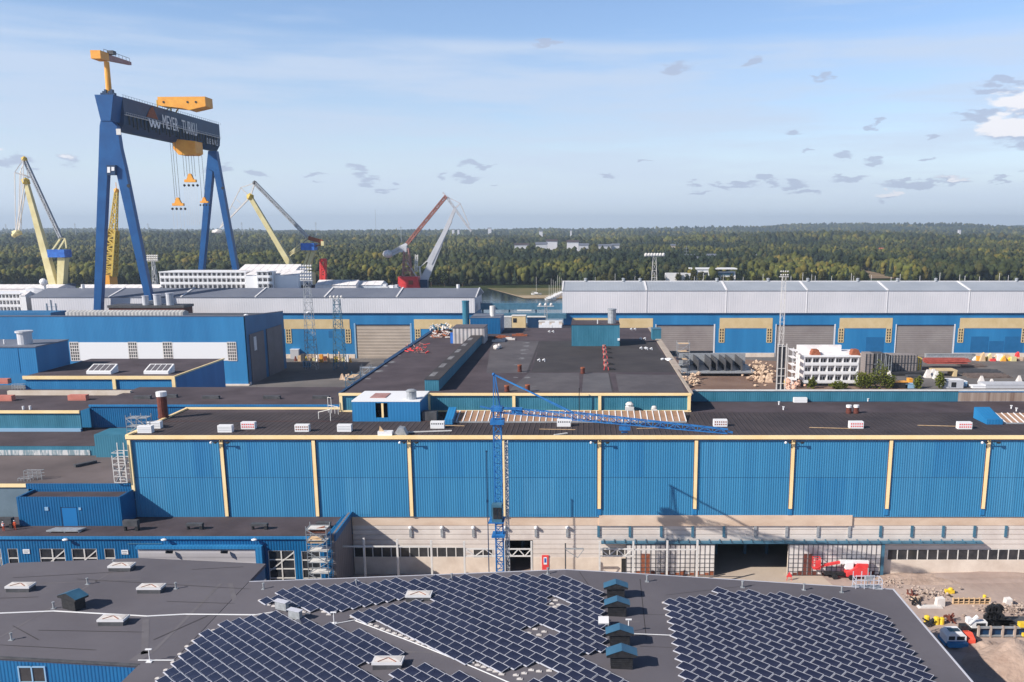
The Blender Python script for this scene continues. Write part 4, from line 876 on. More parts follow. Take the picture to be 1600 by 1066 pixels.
# ------------------------------------------------------------------ new steel frame in front of the hall
YS = 158.0
def sx_(px): return V(px, 860, YS).x
fr = thing('portal_skeleton', 'white steel posts and truss beams of a frame standing before the concrete wall', 'steel frame', (sx_(720), YS, 0))
for px, py in [(524.5, 841), (569, 841), (621, 843), (674, 845), (725.5, 846), (788, 846), (830.5, 846), (937, 846), (989.5, 846), (1042.5, 845), (1089.5, 844)]:
    x = sx_(px); b = MB(); b.box(x-.17, x+.17, YS-.17, YS+.17, 0, V(px, py, YS).z); b.build('post', 'steelw', fr)
zb1, zb2 = V(700, 854, YS).z, V(700, 869, YS).z
b = MB(); b.box(sx_(525), sx_(621), YS-.1, YS+.1, zb1-.12, zb1+.12); b.box(sx_(621), sx_(674), YS-.1, YS+.1, zb1-.14, zb1+.1); b.box(sx_(990), sx_(1090), YS-.1, YS+.1, zb1-.7, zb1-.5); builds(b, 'beam', 'steelw', fr)
def truss(a, c, n):
    x0, x1 = sx_(a), sx_(c); b = MB(); z1, z0 = zb1-.5, zb2
    b.bar((x0, YS, z1), (x1, YS, z1), .22); b.bar((x0, YS, z0), (x1, YS, z0), .22)
    for i in range(n):
        u0, u1 = x0 + (x1-x0)*i/n, x0 + (x1-x0)*(i+1)/n; m_ = (u0+u1)/2; b.bar((u0, YS, z1), (m_, YS, z0), .17); b.bar((m_, YS, z0), (u1, YS, z1), .17)
    b.build('truss', 'steelw', fr)
truss(727, 788, 2); truss(790, 830, 2); truss(938, 989, 2)
g_ = thing('portal_post', 'dark grey post with a short grey truss right of the red door', 'steel frame', (sx_(884), YS+3, 0))
b = MB(); x = V(883.5, 860, YS+3).x; b.box(x-.12, x+.12, YS+2.9, YS+3.1, 0, V(883, 849, YS+3).z); b.build('post', 'dgrey', g_)
b = MB(); x1 = V(912, 860, YS+3).x; zz = V(884, 857.5, YS+3).z; b.bar((x, YS+3, zz), (x1, YS+3, zz), .25); b.bar((x, YS+3, zz-.2), ((x+x1)/2+.6, YS+3, zz-1.8), .12); b.bar(((x+x1)/2+.6, YS+3, zz-1.8), (x1, YS+3, zz-.2), .12); b.build('truss', 'grey', g_)

# ------------------------------------------------------------------ low front wing at the left
ZE = 11.7; YE = G(516, 839, ZE).y; XE = -45.3
e_ = thing('workshop_wing', 'low blue workshop wing with brown roof and white framed windows', 'workshop', (-80, YE, 0))
b = MB(); b.add([(-260, YE-.2, ZE), (XE, YE-.2, ZE), (XE, YF-.2, ZE), (-260, YF-.2, ZE)], [(0,1,2,3)]); b.build('roof', 'roofb', e_)
ex = lambda px, py=870: V(px, py, YE).x
ez = lambda py: V(200, py, YE).z
zwt = ez(858.5)
wins = [(4, 28.5, 857.5, 1, 0), (62.5, 102, 857.5, 2, 0), (112.5, 152, 857.5, 2, 0), (163.5, 180, 857.5, 1, 0), (-60, -12, 857.5, 2, 0), (419, 460, 860.5, 2, 0), (471, 500, 861.5, 1, 0)]
wins[0] = (-1, 2.5, 857.5, 1, 0); wins.append((12.5, 28.5, 857.5, 1, 0))
hl = [(ex(a), ex(c), .3, ez(t_)) for a, c, t_, n, _ in wins] + [(ex(220), ex(402), -.1, ez(855.5))]
b = MB(); b.walls(-260, XE+.02, -.05, ZE-.1, YE, YE+.3, hl); b.build('front_wall', 'sat', e_)
b = MB(); b.prism([(YE-.3, 0), (YF-.3, 0), (YF-.3, ZE+.9), (YE-.3, ZE+.5)], XE-.3, XE+.25, 'X'); b.build('end_wall', 'gated', e_)
b = MB(); b.prism([(YE-.6, ZE-.6), (YF-.3, ZE+.3), (YF-.3, ZE+1.1), (YE-.6, ZE+.7)], XE+.26, XE+.55, 'X'); b.box(XE-1.2, XE-.31, YE-.3, YF-.4, ZE, ZE+.5); b.build('parapet', 'sat', e_)
b = MB(); b.box(-260, XE-.31, YE-.35, YE-.01, ZE-.35, ZE+.12); b.build('eave_trim', 'clad2', e_)
for a, c, t_, n, _ in wins:
    z1 = ez(t_); x0, x1 = ex(a), ex(c); f = MB()
    for i in range(n + 1):
        x = x0 + (x1-x0)*i/n; f.box(x-.11, x+.11, YE+.03, YE+.2, .3, z1)
    k = 5
    for i in range(k + 1):
        z = .3 + (z1-.3)*i/k; f.box(x0, x1, YE+.05, YE+.18, z-.1, z+.1)
    w_ = f.build('window', 'steelw', e_); g = MB(); g.box(x0, x1, YE+.16, YE+.19, .3, z1); g.build('pane', 'glass', w_)
    if n == 2:
        g = MB(); g.bar((x0, YE+.12, z1-4), (x1, YE+.12, z1-.3), .2); g.build('inner_brace', 'steelw', w_)
b = MB(); b.box(ex(218), ex(413), YE-1.1, YE-.02, ez(855), ez(851)); b.box(ex(403), ex(413), YE-1.1, YE-.02, 0, ez(855)-.02); b.build('gate_surround', 'clad2', e_)
b = MB(); b.box(ex(220), ex(402), YE-.8, YE-.5, -.05, ez(855.3)-.04); b.build('sliding_gate', mat('pale gate panels', (.42, .40, .42), (.47, .45, .47), .1, .6, wave=('Z', 1.9, .05)), e_)
for px in (272, 357):
    b = MB(); x = ex(px); b.bar((x-.5, YE-1.9, ez(855)-.2), (x+.4, YE-1.2, ez(859)), .45); b.build('gate_lamp', 'black', e_)
for px, py in ((41, 862), (195, 863)):
    p = V(px, py, YE-.1); t = thing('wall_sign', 'small pale %s lettering board between the windows' % ('left' if px < 100 else 'right'), 'sign', (p.x, YE-.1, p.z), 'pale boards on the workshop wall')
    b = MB(); b.box(p.x-.6, p.x+.6, YE-.12, YE-.01, p.z-.4, p.z+.4); b.build('board', 'bwhite', t)
    b = MB(); b.box(p.x-.45, p.x+.45, YE-.135, YE-.121, p.z+.05, p.z+.2); b.box(p.x-.45, p.x+.3, YE-.135, YE-.121, p.z-.25, p.z-.12); b.build('text_line', 'grey', t)
for px, lb in ((103, 'left'), (257, 'middle'), (398, 'right')):
    p = V(px, 842, YE-.5); t = thing('wall_lamp', 'white wall lamp under the workshop eave, %s one' % lb, 'lamp', (p.x, YE-.4, p.z), 'white lamps under the workshop eave')
    b = MB(); b.ball((p.x, YE-.75, p.z-.1), .5, 2, (1.1, .7, .45)); b.build('shade', 'bwhite', t); b = MB(); b.bar((p.x, YE-.02, p.z+.1), (p.x, YE-.75, p.z+.1), .1); b.build('bracket', 'grey', t)
b = MB(); b.box(ex(202), ex(256), YE-.1, YE-.02, ez(850), ez(849)); b.build('conduit', 'rail', e_)
# roof ducts on the wing
def low_duct(px, py, wd, lab, z=ZE, legs=False):
    p = G(px, py, z); t = thing('roof_duct', lab, 'duct', (p.x, p.y, z), 'black ducts on the workshop roof')
    b = MB(); b.box(p.x-wd/2, p.x+wd/2, p.y-.5, p.y+.5, z+(.9 if legs else .7), z+(2.0 if legs else 1.15)); b.build('duct', 'dgrey', t)
    b = MB(); b.box(p.x+wd/2-.55, p.x+wd/2-.02, p.y-.4, p.y+.4, z-.05, z+(.88 if legs else .69)); 
    b.box(p.x-wd/2+.1, p.x-wd/2+.4, p.y-.3, p.y+.3, z-.05, z+(.88 if legs else .69)); builds(b, 'leg', 'black', t)
low_duct(8, 825, 3.2, 'black duct hood at the left edge of the workshop roof', legs=True)
low_duct(206, 829, 2.7, 'black duct hood on legs right of the blue roof box', legs=True)
low_duct(305, 827, 3.0, 'black duct right of the leg mounted hood'); low_duct(406, 827, 3.0, 'black duct left of the scaffold tower'); low_duct(506, 825, 2.6, 'black duct behind the scaffold tower')
for px, py, lb, m in [(6, 830, 'left person in white with orange trousers', 0), (24, 828, 'right person in orange work clothes', 1)]:
    p = G(px, py, ZE); X, Y = p.x, p.y
    t = thing('person', lb + ' standing on the workshop roof', 'person', (X, Y, ZE))
    def fig(pts, rad, name, m_):
        me = bpy.data.meshes.new(name); ks = list(pts)
        me.from_pydata([Vector(pts[k]) + Vector((0, 0, 0)) for k in ks], [(ks.index(a), ks.index(c)) for a, c in rad['e']], [])
        ob = bpy.data.objects.new(name, me); COL.objects.link(ob); ob.parent = t
        md = ob.modifiers.new('skin', 'SKIN'); 
        for i, k in enumerate(ks): me.skin_vertices[0].data[i].radius = (rad[k], rad[k]*.85)
        me.skin_vertices[0].data[ks.index('pel')].use_root = True
        ob.modifiers.new('sub', 'SUBSURF').levels = 1; ob.modifiers['sub'].render_levels = 1
        me.materials.append(M[m_]); return ob
    sc = 1.05
    pts = dict(pel=(0,0,.95), ch=(0,0,1.35), nk=(0,0,1.52), hd=(0,-.02,1.68), tp=(0,-.02,1.78), kl=(-.12,0,.5), fl=(-.14,0,.07), tl=(-.14,-.16,.04), kr=(.12,-.03,.5), fr=(.15,.02,.07), tr=(.15,-.15,.04), hl=(-.1,0,.9), hr=(.1,0,.9),
               sl=(-.2,0,1.42), el=(-.27,.02,1.15), wl=(-.26,-.1,.92), sr=(.2,0,1.42), er=(.28,0,1.16), wr=(.25,-.14,.95))
    rad = dict(pel=.15, ch=.17, nk=.06, hd=.11, tp=.08, kl=.07, fl=.05, tl=.035, kr=.07, fr=.05, tr=.035, hl=.1, hr=.1, sl=.07, el=.05, wl=.035, sr=.07, er=.05, wr=.035)
    rad['e'] = [('pel','ch'),('ch','nk'),('nk','hd'),('hd','tp'),('pel','hl'),('hl','kl'),('kl','fl'),('fl','tl'),('pel','hr'),('hr','kr'),('kr','fr'),('fr','tr'),('ch','sl'),('sl','el'),('el','wl'),('ch','sr'),('sr','er'),('er','wr')]
    M['orangew'] = M.get('orangew') or mat('orange workwear', (.6, .09, .03), None, rough=.8)
    o_ = fig(pts, rad, 'body', ['orangew', 'orangew'][m]); 
    b = MB(); b.ball((X, Y-.02, ZE+1.76), .135, 2, (1, 1, .75)); b.build('helmet', 'bwhite', t)
    if m == 0: b = MB(); b.tube((X, Y, ZE+.98), (X, Y, ZE+1.45), .2, 10, .24); b.build('jacket', 'bwhite', t)
# blue roof box D
q0_, q1_ = G(31, 822, ZE), G(187, 822, ZE); ztD = V(31, 777, q0_.y).z; Y0 = q0_.y; X0, X1 = q0_.x, -86.3
t = thing('roof_box_room', 'blue parapet walled box room with a flush door on the workshop roof', 'box room', ((X0+X1)/2, Y0, ZE))
b = MB(); b.box(X0, X1, Y0, Y0+.3, ZE-.05, ztD); b.box(X0, X0+.4, Y0+.3, YF-.5, ZE-.05, ztD); b.box(X1-.4, X1, Y0+.3, YF-.5, ZE-.05, ztD); b.box(X0, X1, YF-.5, YF-.21, ZE-.05, ztD+.1); b.build('wall', 'sat', t)
b = MB(); b.add([(X0+.4, Y0+.3, ztD-.45), (X1-.4, Y0+.3, ztD-.45), (X1-.4, YF-.5, ztD-.45), (X0+.4, YF-.5, ztD-.45)], [(0,1,2,3)]); b.build('roof', 'roofb', t)
dx0, dx1 = V(97, 800, Y0).x, V(120, 800, Y0).x; dz = V(100, 793.5, Y0).z
b = MB(); b.box(dx0, dx1, Y0-.06, Y0-.003, ZE, dz); b.build('door', mat('smooth blue door', (.008, .16, .42), None, rough=.5), t)
b = MB(); b.box(dx0-.14, dx0-.01, Y0-.08, Y0-.004, ZE, dz+.12); b.box(dx0-.14, dx1, Y0-.08, Y0-.004, dz+.01, dz+.12); b.build('door_frame', 'navy', t)
for px, s in ((73, .33), (125, .22)):
    p = V(px, 795, Y0); b = MB(); b.box(p.x-s, p.x+s, Y0-.12, Y0-.004, p.z-s, p.z+s); b.build('vent_grille', 'lblue', t)
p = G(103, 831, ZE); t = thing('grille_platform', 'pale steel platform lying in front of the flush blue door', 'platform', (p.x, p.y, ZE)); b = MB(); b.prism([(p.x-3.2, p.y-.7), (p.x+2.6, p.y-.7), (p.x+3.3, p.y+1.0), (p.x-2.4, p.y+1.0)], ZE+.25, ZE+.5); b.build('top', 'grey', t)
b = MB()
for dx in (-2.6, 0, 2.6): b.box(p.x+dx-.1, p.x+dx+.1, p.y-.5, p.y+.8, ZE-.05, ZE+.25)
builds(b, 'leg', 'steelw', t)
def lad(px, py, z, lab, w=2.2, h=1.6):
    p = G(px, py, z); b = MB()
    for k in range(5): b.bar((p.x-w/2+k*w/4, p.y, z), (p.x-w/2+k*w/4, p.y, z+h), .08)
    for k in range(3): b.bar((p.x-w/2, p.y, z+h*(k+1)/3), (p.x+w/2, p.y, z+h*(k+1)/3), .08); b.bar((p.x-w/2, p.y+1, z+h*(k+1)/3), (p.x+w/2, p.y+1, z+h*(k+1)/3), .08)
    b.bar((p.x+w/2, p.y, z+h), (p.x+w/2, p.y+1, z+h), .08); b.bar((p.x-w/2, p.y, z+h), (p.x-w/2, p.y+1, z+h), .08)
    one(b, 'guard_rail', 'grey', lab, 'guard rail')
# terraces C, B, A behind
ZC = V(10, 757, YF).z
Y1c = G(50, 712, ZC).y; Zb0 = V(50, 697, Y1c).z; Y2 = G(50, 668, Zb0).y
tc_ = thing('terrace_building', 'brown roofed low building left of the great hall end with a cream front trim', 'building', (-130, YF, 0))
b = MB(); b.add([(-260, YF, ZC), (XL0-.5, YF, ZC), (XL0-.5, Y1c+.2, ZC), (-260, Y1c+.2, ZC)], [(0,1,2,3)]); b.build('roof', mat('pale brown felt roof', (.10, .08, .08), (.16, .13, .13), .06, .85, detail=9), tc_)
b = MB(); b.box(-260, V(30, 780, YF).x+2, YF, YF+.3, 0, ZC-.02); b.build('wall', mat('grey blue wall panel', (.10, .15, .19), (.14, .2, .25), .2, .7), tc_)
b = MB(); b.box(-260, V(42, 757, YF).x, YF-.3, YF-.01, ZC-.5, ZC+.15); b.build('eave_trim', 'cream', tc_)
b = MB(); b.box(V(42, 757, YF).x, XL0-.6, YF-.4, YF-.0, ZC-.8, ZC+.2); b.build('eave_box', 'sat', tc_)
tb_ = thing('glazed_building', 'low dark roofed building with a frosted glazing band beside the great hall', 'building', (-150, Y1c, 0))
xb = V(155, 700, Y1c).x; xr_ = XL0-1.0
zbt = V(180, 677, Y1c).z
b = MB(); b.add([(-330, Y1c, Zb0), (xb, Y1c, Zb0), (xb, Y2, Zb0), (-330, Y2, Zb0)], [(0,1,2,3)]); b.add([(xb, Y1c+.5, Zb0+.01), (xr_, Y1c+.5, Zb0+.01), (xr_, Y2, Zb0+.01), (xb, Y2, Zb0+.01)], [(0,1,2,3)]); b.build('roof', 'roofb', tb_)
b = MB(); b.box(-330, xb, Y1c+.05, Y1c+.3, 0, Zb0-.02); b.build('wall', 'teal', tb_)
b = MB(); b.box(-330, V(140, 700, Y1c).x, Y1c-.12, Y1c+.04, ZC+.1, Zb0-.9); b.build('glazing_band', mat('frosted streaked glazing', (.22, .30, .34), (.62, .62, .62), 1.2, .5, streak=(1.5, 1, .25), lo=.45, hi=.55), tb_)
b = MB(); b.box(xb, xr_, Y1c-1.5, Y1c+5, 0, zbt); b.build('box_room', 'teal', tb_)
ta_ = thing('long_terrace_hall', 'long low blue fronted hall with dark roof behind the left terraces', 'hall', (-150, Y2, 0))
ZA = V(100, 632, Y2).z; ZA = V(200, 633, Y2).z; Y3 = G(200, 605, ZA).y
xs_ = V(140, 640, Y2).x
b = MB(); b.add([(-400, Y2-4, ZA-.6), (xs_, Y2-4, ZA-.6), (xs_, Y3, ZA-.6), (-400, Y3, ZA-.6)], [(0,1,2,3)]); b.add([(xs_, Y2, ZA), (K0-1.5, Y2, ZA), (K0-1.5, Y3, ZA), (xs_, Y3, ZA)], [(0,1,2,3)]); b.build('roof', 'roofb', ta_)
b = MB(); b.box(xs_, K0-1.5, Y2, Y2+.3, 0, ZA-.01); b.build('front_wall', 'sat', ta_)
b = MB(); b.box(-400, xs_-.02, Y2-4, Y2-3.7, 0, ZA-.61); b.build('side_front_wall', 'teal', ta_)
b = MB(); b.box(-400, xs_, Y2-4.4, Y2-4.01, ZA-1.1, ZA-.45); b.build('eave_trim', 'cream', ta_)
b = MB(); b.box(-400, xs_, Y2-4.6, Y2-4.02, Zb0+.02, Zb0+.7); b.build('foot_flashing', 'lblue', ta_)
b = MB(); b.box(xs_, K0-1.5, Y2-.3, Y2-.01, ZA-.35, ZA+.12); b.build('eave_flashing', 'clad2', ta_)
print('terr', ZC, Y1c, Zb0, Y2, ZA, Y3)
yx = G(0, 612, ZA).y
b = MB(); b.box(G(12, 614, ZA).x, G(204, 614, ZA).x, yx-2, yx-1, ZA-.6, ZA+.5); b.build('cream_upstand', mat('faded cream trim', (.55, .46, .36), (.66, .58, .50), .2, .7), ta_)
def orange_box(px, py, wd, lab):
    p = G(px, py, ZA-.6); b = MB(); b.box(p.x-wd/2, p.x+wd/2, p.y-.8, p.y+.8, ZA-.65, ZA+.7); b.box(p.x-wd/2+.2, p.x+wd/2-.2, p.y-.85, p.y-.801, ZA-.3, ZA-.2); one(b, 'roof_box', mat('salmon sheet', (.5, .17, .13), (.6, .22, .17), .4, .7), lab, 'roof box', 'salmon boxes on the left roofs')
orange_box(10, 626, 3.6, 'salmon roof box at the far left'); orange_box(123, 625, 4.4, 'salmon roof box above the end of the cream trim'); orange_box(5, 599, 3.6, 'salmon roof box left of the sunken roof corner')
for px, py, lb in [(223, 621, 'left'), (330, 621, 'right'), (264, 619, 'middle'), (425, 621, 'fourth'), (502, 621, 'fifth')]:
    p = G(px, py+2, ZA); b = MB(); b.box(p.x-2, p.x+2, p.y-.6, p.y+.6, ZA-.05, ZA+.7); b.box(p.x+1.2, p.x+2.2, p.y-.8, p.y-.61, ZA-.05, ZA+.5); one(b, 'roof_duct', 'dgrey', 'dark low roof duct, %s one on the long terrace roof' % lb, 'duct', 'ducts on the long terrace roof')
lad(52, 750, ZC, 'tangled grey guard rail at the corner of the brown terrace roof', 3.4, 1.8); lad(40, 768, ZC-2, 'pale guard rail below the cream terrace trim', 2.4, 2.6)
lad(28, 609, ZA-.6, 'grey guard rail left of the sunken roof corner', 3, 1.4)
b = MB(); p = G(42, 640, ZA-.6); b.tube((p.x-.8, p.y, ZA-.6), (p.x-.8, p.y, ZA+.2), .25, 8); b.tube((p.x+.8, p.y, ZA-.6), (p.x+.8, p.y, ZA+.3), .25, 8); one(b, 'roof_pipe_pair', 'bwhite', 'pair of small white pipes above the left cream trim', 'vent pipe')
b = MB(); p = G(131, 728, ZC); b.bar((p.x-1.2, p.y-1.2, ZC+.3), (p.x+1.2, p.y+2.5, ZC+.3), .9, .5); one(b, 'roof_duct_long', 'dgrey', 'dark slanting duct on the brown terrace roof', 'duct')
b = MB(); p = V(203, 745, YF-1); 
st = thing('stair_cage', 'white steel stair cage on the left corner of the great hall', 'stair', (XL0-3, YF-1, ZC))
b = MB(); zc0, zc1 = V(190, 752, YF).z, V(190, 706, YF).z; xa, xb2 = V(181, 730, YF).x, XL0-.8
for x in (xa, (xa+xb2)/2, xb2): b.bar((x, YF-1, zc0), (x, YF-1, zc1 + (2.0 if x > xa else -.5)), .12); b.bar((x, YF+1, zc0), (x, YF+1, zc1), .12)
for k in range(6): z = zc0 + (zc1-zc0)*k/5; b.bar((xa, YF-1, z), (xb2, YF-1, z), .1); b.bar((xa, YF+1, z), (xb2, YF+1, z), .1); b.bar((xa, YF-1, z), (xa, YF+1, z), .1)
b.build('railing', 'steelw', st); b = MB(); b.bar((xa, YF, zc0), (xb2, YF, zc1-1.5), .8, .12); b.bar((xb2, YF-.8, zc0), (xa, YF-.8, zc0+3), .15); b.build('flight', 'grey', st)
scaffold('grey scaffold with sheets behind the left end of the great hall roof', V(200, 650, 172).x, V(232, 650, 172).x, 171, 173, ZC, V(200, 652, 172).z, 1.6, 2, deckm='grey')
# big scaffold tower
x0, x1 = V(484.5, 860, YE-2).x, V(515.5, 860, YE-2).x
scaffold('tall grey scaffold stair tower with timber decks at the right end of the workshop', x0, x1, YE-3.6, YE-1.2, 0, V(500, 823, YE-2).z, 1.95, 1, deckm='steelw')
b = MB(); zz = V(500, 845, YE-2).z; b.box(x0+.1, x1-.6, YE-3.4, YE-1.4, zz, zz+.35); b.box(x0+.3, x1-1, YE-3.2, YE-1.6, zz+.35, zz+.7); one(b, 'timber_stack', 'ply', 'stack of orange timber on the scaffold tower', 'timber')
b = MB(); zz = V(500, 829, YE-2).z; b.box(x0+.3, x1-.3, YE-3.2, YE-1.5, zz, zz+.3); b.bar((x0+.5, YE-3, zz+.3), (x1-.5, YE-2.5, zz+.9), .2); one(b, 'timber_stack', 'rust', 'reddish timber on the top deck of the scaffold tower', 'timber')
p = G(214, 777, 15); rock_pile('net_bundle', 'crumpled grey net hanging beside the blue box room', 'netting', [(p.x+i*.35, p.y, 14.6+i*.3) for i in range(4)], 'grey', 8, rmin=.3, rmax=.6)

# ------------------------------------------------------------------ far halls
YR = 466.8
rh = thing('ship_hall', 'long white topped hall at the right with blue lower wall, pale roof and grey gates', 'hall', (120, YR, 0))
RX0, RX1 = -11.6, 262.0
fx = lambda px, py=520: V(px, py, YR).x
fz = lambda py: V(1200, py, YR).z
gates = [(1025.5, 1115, 507.5, 1), (1213, 1303, 507.5, 0), (1400.5, 1490, 507.5, 0), (1590+8, 1690, 507.5, 0), (845+3, 930, 507.5, 0)]
gates = gates[:3] + [gates[4]]
b = MB(); b.walls(RX0, RX1, 0, fz(489), YR, YR+.5, [(fx(a), fx(c), -.1, fz(t_)) for a, c, t_, _ in gates]); b.box(RX0, RX0+.5, YR+.5, YR+30, 0, fz(489)); b.build('lower_wall', 'clad2', rh)
z0, z1 = fz(489), fz(454.5)
b = MB(); b.box(RX0-.4, RX1, YR-.6, YR-.1, z0, z1); b.prism([(YR-.1, z0), (YR+30, z0), (YR+30, z1), (YR+16, 38), (YR-.1, z1)], RX0-.4, RX0, 'X'); b.build('upper_wall', 'whall', rh)
b = MB(); b.box(RX0-.4, RX1, YR-.75, YR-.2, z0-.35, z0-.02); b.build('drip_edge', 'navy', rh)
b = MB(); b.prism([(YR-.9, z1), (YR-.9, z1+.3), (YR+16, 38.4), (YR+32, z1+.3), (YR+32, z1)], RX0-.6, RX1, 'X'); b.build('roof', 'roofpale', rh)
for i, px in enumerate([1010, 1135, 1261, 1386.5, 1515]):
    x = fx(px, 454); b = MB(); b.bar((x, YR-1, z1+.35), (x, YR+16, 38.6), .9, .5); b.bar((x, YR-.7, z0), (x, YR-.7, z1+.3), .35, .2); b.build('roof_rib', 'white', rh)
b = MB(); b.bar((RX0-.3, YR-1, z1+.3), (RX0-.3, YR+16, 38.5), .8, .5); b.bar((RX0-.6, YR+16, 38.6), (RX1, YR+16, 38.6), .5, .4); b.build('roof_edge_trim', 'white', rh)
for a, c, t_, op in gates:
    xa, xc = fx(a), fx(c); zt = fz(t_); zb_ = fz(548.5) if op else 0
    b = MB(); b.box(xa, xc, YR+.2, YR+.45, zb_, zt); o = b.build('roller_gate', 'gate', rh)
    b = MB(); b.box(xa-.1, xc+.1, YR-.1, YR+.1, zt-.45, zt); b.build('gate_header', 'navy', o)
    b = MB(); b.box(xc+.02, xc+.75, YR-.15, YR-.01, 0, zt+.3); b.box(xa-.5, xa-.02, YR-.15, YR-.01, 0, zt+.3); b.build('gate_frame', 'white', rh)
def cream_panel(p_, a, c, Y, zf, xf, y0, y1, ws, wb=535):
    b = MB(); b.box(xf(a), xf(c), Y-.12, Y-.01, zf(y1), zf(y0)); b.build('cream_panel', 'creamp', p_)
    for wpx in ws:
        x0, x1 = xf(wpx), xf(wpx+7.5); z0_, z1_ = zf(wb), zf(y1+.4); f = MB()
        for i in range(3): x = x0+(x1-x0)*i/2; f.box(x-.25, x+.25, Y-.2, Y-.01, z0_, z1_)
        for i in range(6): z = z0_+(z1_-z0_)*i/5; f.box(x0, x1, Y-.19, Y-.012, z-.2, z+.2)
        o = f.build('window', 'creamp', p_); g = MB(); g.box(x0, x1, Y-.1, Y-.006, z0_, z1_); g.build('pane', 'glass', o)
cream_panel(rh, 967, 1020, YR, fz, fx, 497.5, 513, [])
cream_panel(rh, 1124, 1206.5, YR, fz, fx, 497, 513, [1124, 1198.5])
cream_panel(rh, 1311, 1393.5, YR, fz, fx, 497, 513, [1310.5, 1385])
cream_panel(rh, 1498.5, 1680, YR, fz, fx, 497, 513, [1497.5, 1597])
cream_panel(rh, 894, 962, YR, fz, fx, 497, 513, [])
for a, c in [(1116, 1212), (1304, 1400), (1491, 1690), (932, 1024)]:
    b = MB(); b.box(fx(a)+.3, fx(c)-.3, YR-.35, YR-.02, 0, fz(551.5)); b.build('plinth', 'conc', rh)
darker_panel = mat('slightly darker blue panel', (.008, .11, .27), (.012, .13, .32), .3, .55)  # slightly darker blue for a few rectangles of the hall walls
for a, c, y0, y1 in [(1354, 1382, 527, 551), (1518, 1546, 526, 551), (1571, 1600, 526, 551), (1547, 1570, 533, 551)]:
    b = MB(); b.box(fx(a), fx(c), YR-.06, YR-.008, fz(y1), fz(y0)); b.build('darker_wall_sheet', darker_panel, rh)
for px, py in [(915, 436), (974, 436), (1262, 436), (1340, 436), (1402, 436), (1462, 436), (1588, 436), (1000, 438), (1120, 436), (1200, 436)]:
    x = V(px, 440, YR+16).x; b = MB(); b.tube((x, YR+16, 38.4), (x, YR+16, 39.8), .8, 8); b.tube((x, YR+16, 39.8), (x, YR+16, 40.3), 1.1, 8, .5); b.build('ridge_vent', 'grey', rh)
YL_ = 462.0
lh = thing('ship_hall', 'long hall behind the left buildings with dark roof, white upper wall and beige gate', 'hall', (-170, YL_, 0))
gx = lambda px, py=520: V(px, py, YL_).x
gz = lambda py: V(600, py, YL_).z
LX0, LX1 = gx(51, 480), gx(741, 480)
b = MB(); b.walls(LX0, LX1, 0, gz(489), YL_, YL_+.5, [(gx(556), gx(641), -.1, gz(507))]); b.box(LX1-.5, LX1, YL_+.5, YL_+32, 0, gz(489)); b.build('lower_wall', 'clad2', lh)
z0, z1 = gz(489), gz(465)
zr = V(640, 451, YL_+16).z
b = MB(); b.box(LX0, LX1+.3, YL_-.6, YL_-.1, z0, z1); b.prism([(YL_-.1, z0), (YL_+32, z0), (YL_+32, z1), (YL_+16, zr), (YL_-.1, z1)], LX1, LX1+.3, 'X'); b.build('upper_wall', 'whall', lh)
b = MB(); b.box(LX0, LX1+.3, YL_-.75, YL_-.2, z0-.35, z0-.02); b.build('drip_edge', 'navy', lh)
b = MB(); b.prism([(YL_-.9, z1), (YL_-.9, z1+.3), (YL_+16, zr+.3), (YL_+33, z1+.3), (YL_+33, z1)], LX0-.6, LX1+1.2, 'X'); b.build('roof', 'rooffar', lh)
for i, px in enumerate([620.5, 508, 400, 284, 172]):
    x = gx(px, 465); b = MB(); b.bar((x, YL_-1, z1+.35), (x, YL_+16, zr+.5), .8, .5); b.build('roof_rib', 'white', lh)
b = MB(); b.bar((LX1+1.1, YL_-1, z1+.3), (LX1+1.1, YL_+16, zr+.4), .5, .5); b.bar((LX1+1.1, YL_+16, zr+.4), (LX1+1.1, YL_+33, z1+.4), .5, .5); b.build('roof_edge_trim', 'white', lh)
b = MB(); b.box(gx(556), gx(641), YL_+.2, YL_+.45, 0, gz(507)); o = b.build('roller_gate', 'gatel', lh)
b = MB(); b.box(gx(641.2), gx(643.5), YL_-.15, YL_-.01, 0, gz(505)); b.box(gx(553.5), gx(555.8), YL_-.15, YL_-.01, 0, gz(505)); b.build('gate_frame', 'lblue', lh)
b = MB(); b.box(gx(556), gx(641), YL_-.1, YL_+.1, gz(508.3), gz(507)); b.build('gate_header', 'navy', lh)
cream_panel(lh, 440, 547, YL_, gz, gx, 499, 514, [447, 540], 536)
cream_panel(lh, 647.5, 736, YL_, gz, gx, 499, 514, [649], 536)
b = MB(); b.box(gx(440), gx(553), YL_-.35, YL_-.02, 0, gz(553.5)); b.build('plinth', 'conc', lh)
b = MB(); b.box(gx(513.5), gx(521), YL_-.08, YL_-.008, gz(528), gz(517)); b.build('darker_wall_sheet', darker_panel, lh)
for px in (716, 130): x = V(px, 452, YL_+16).x; b = MB(); b.tube((x, YL_+16, zr), (x, YL_+16, zr+2.2), .9, 8); b.build('ridge_vent', 'white', lh)

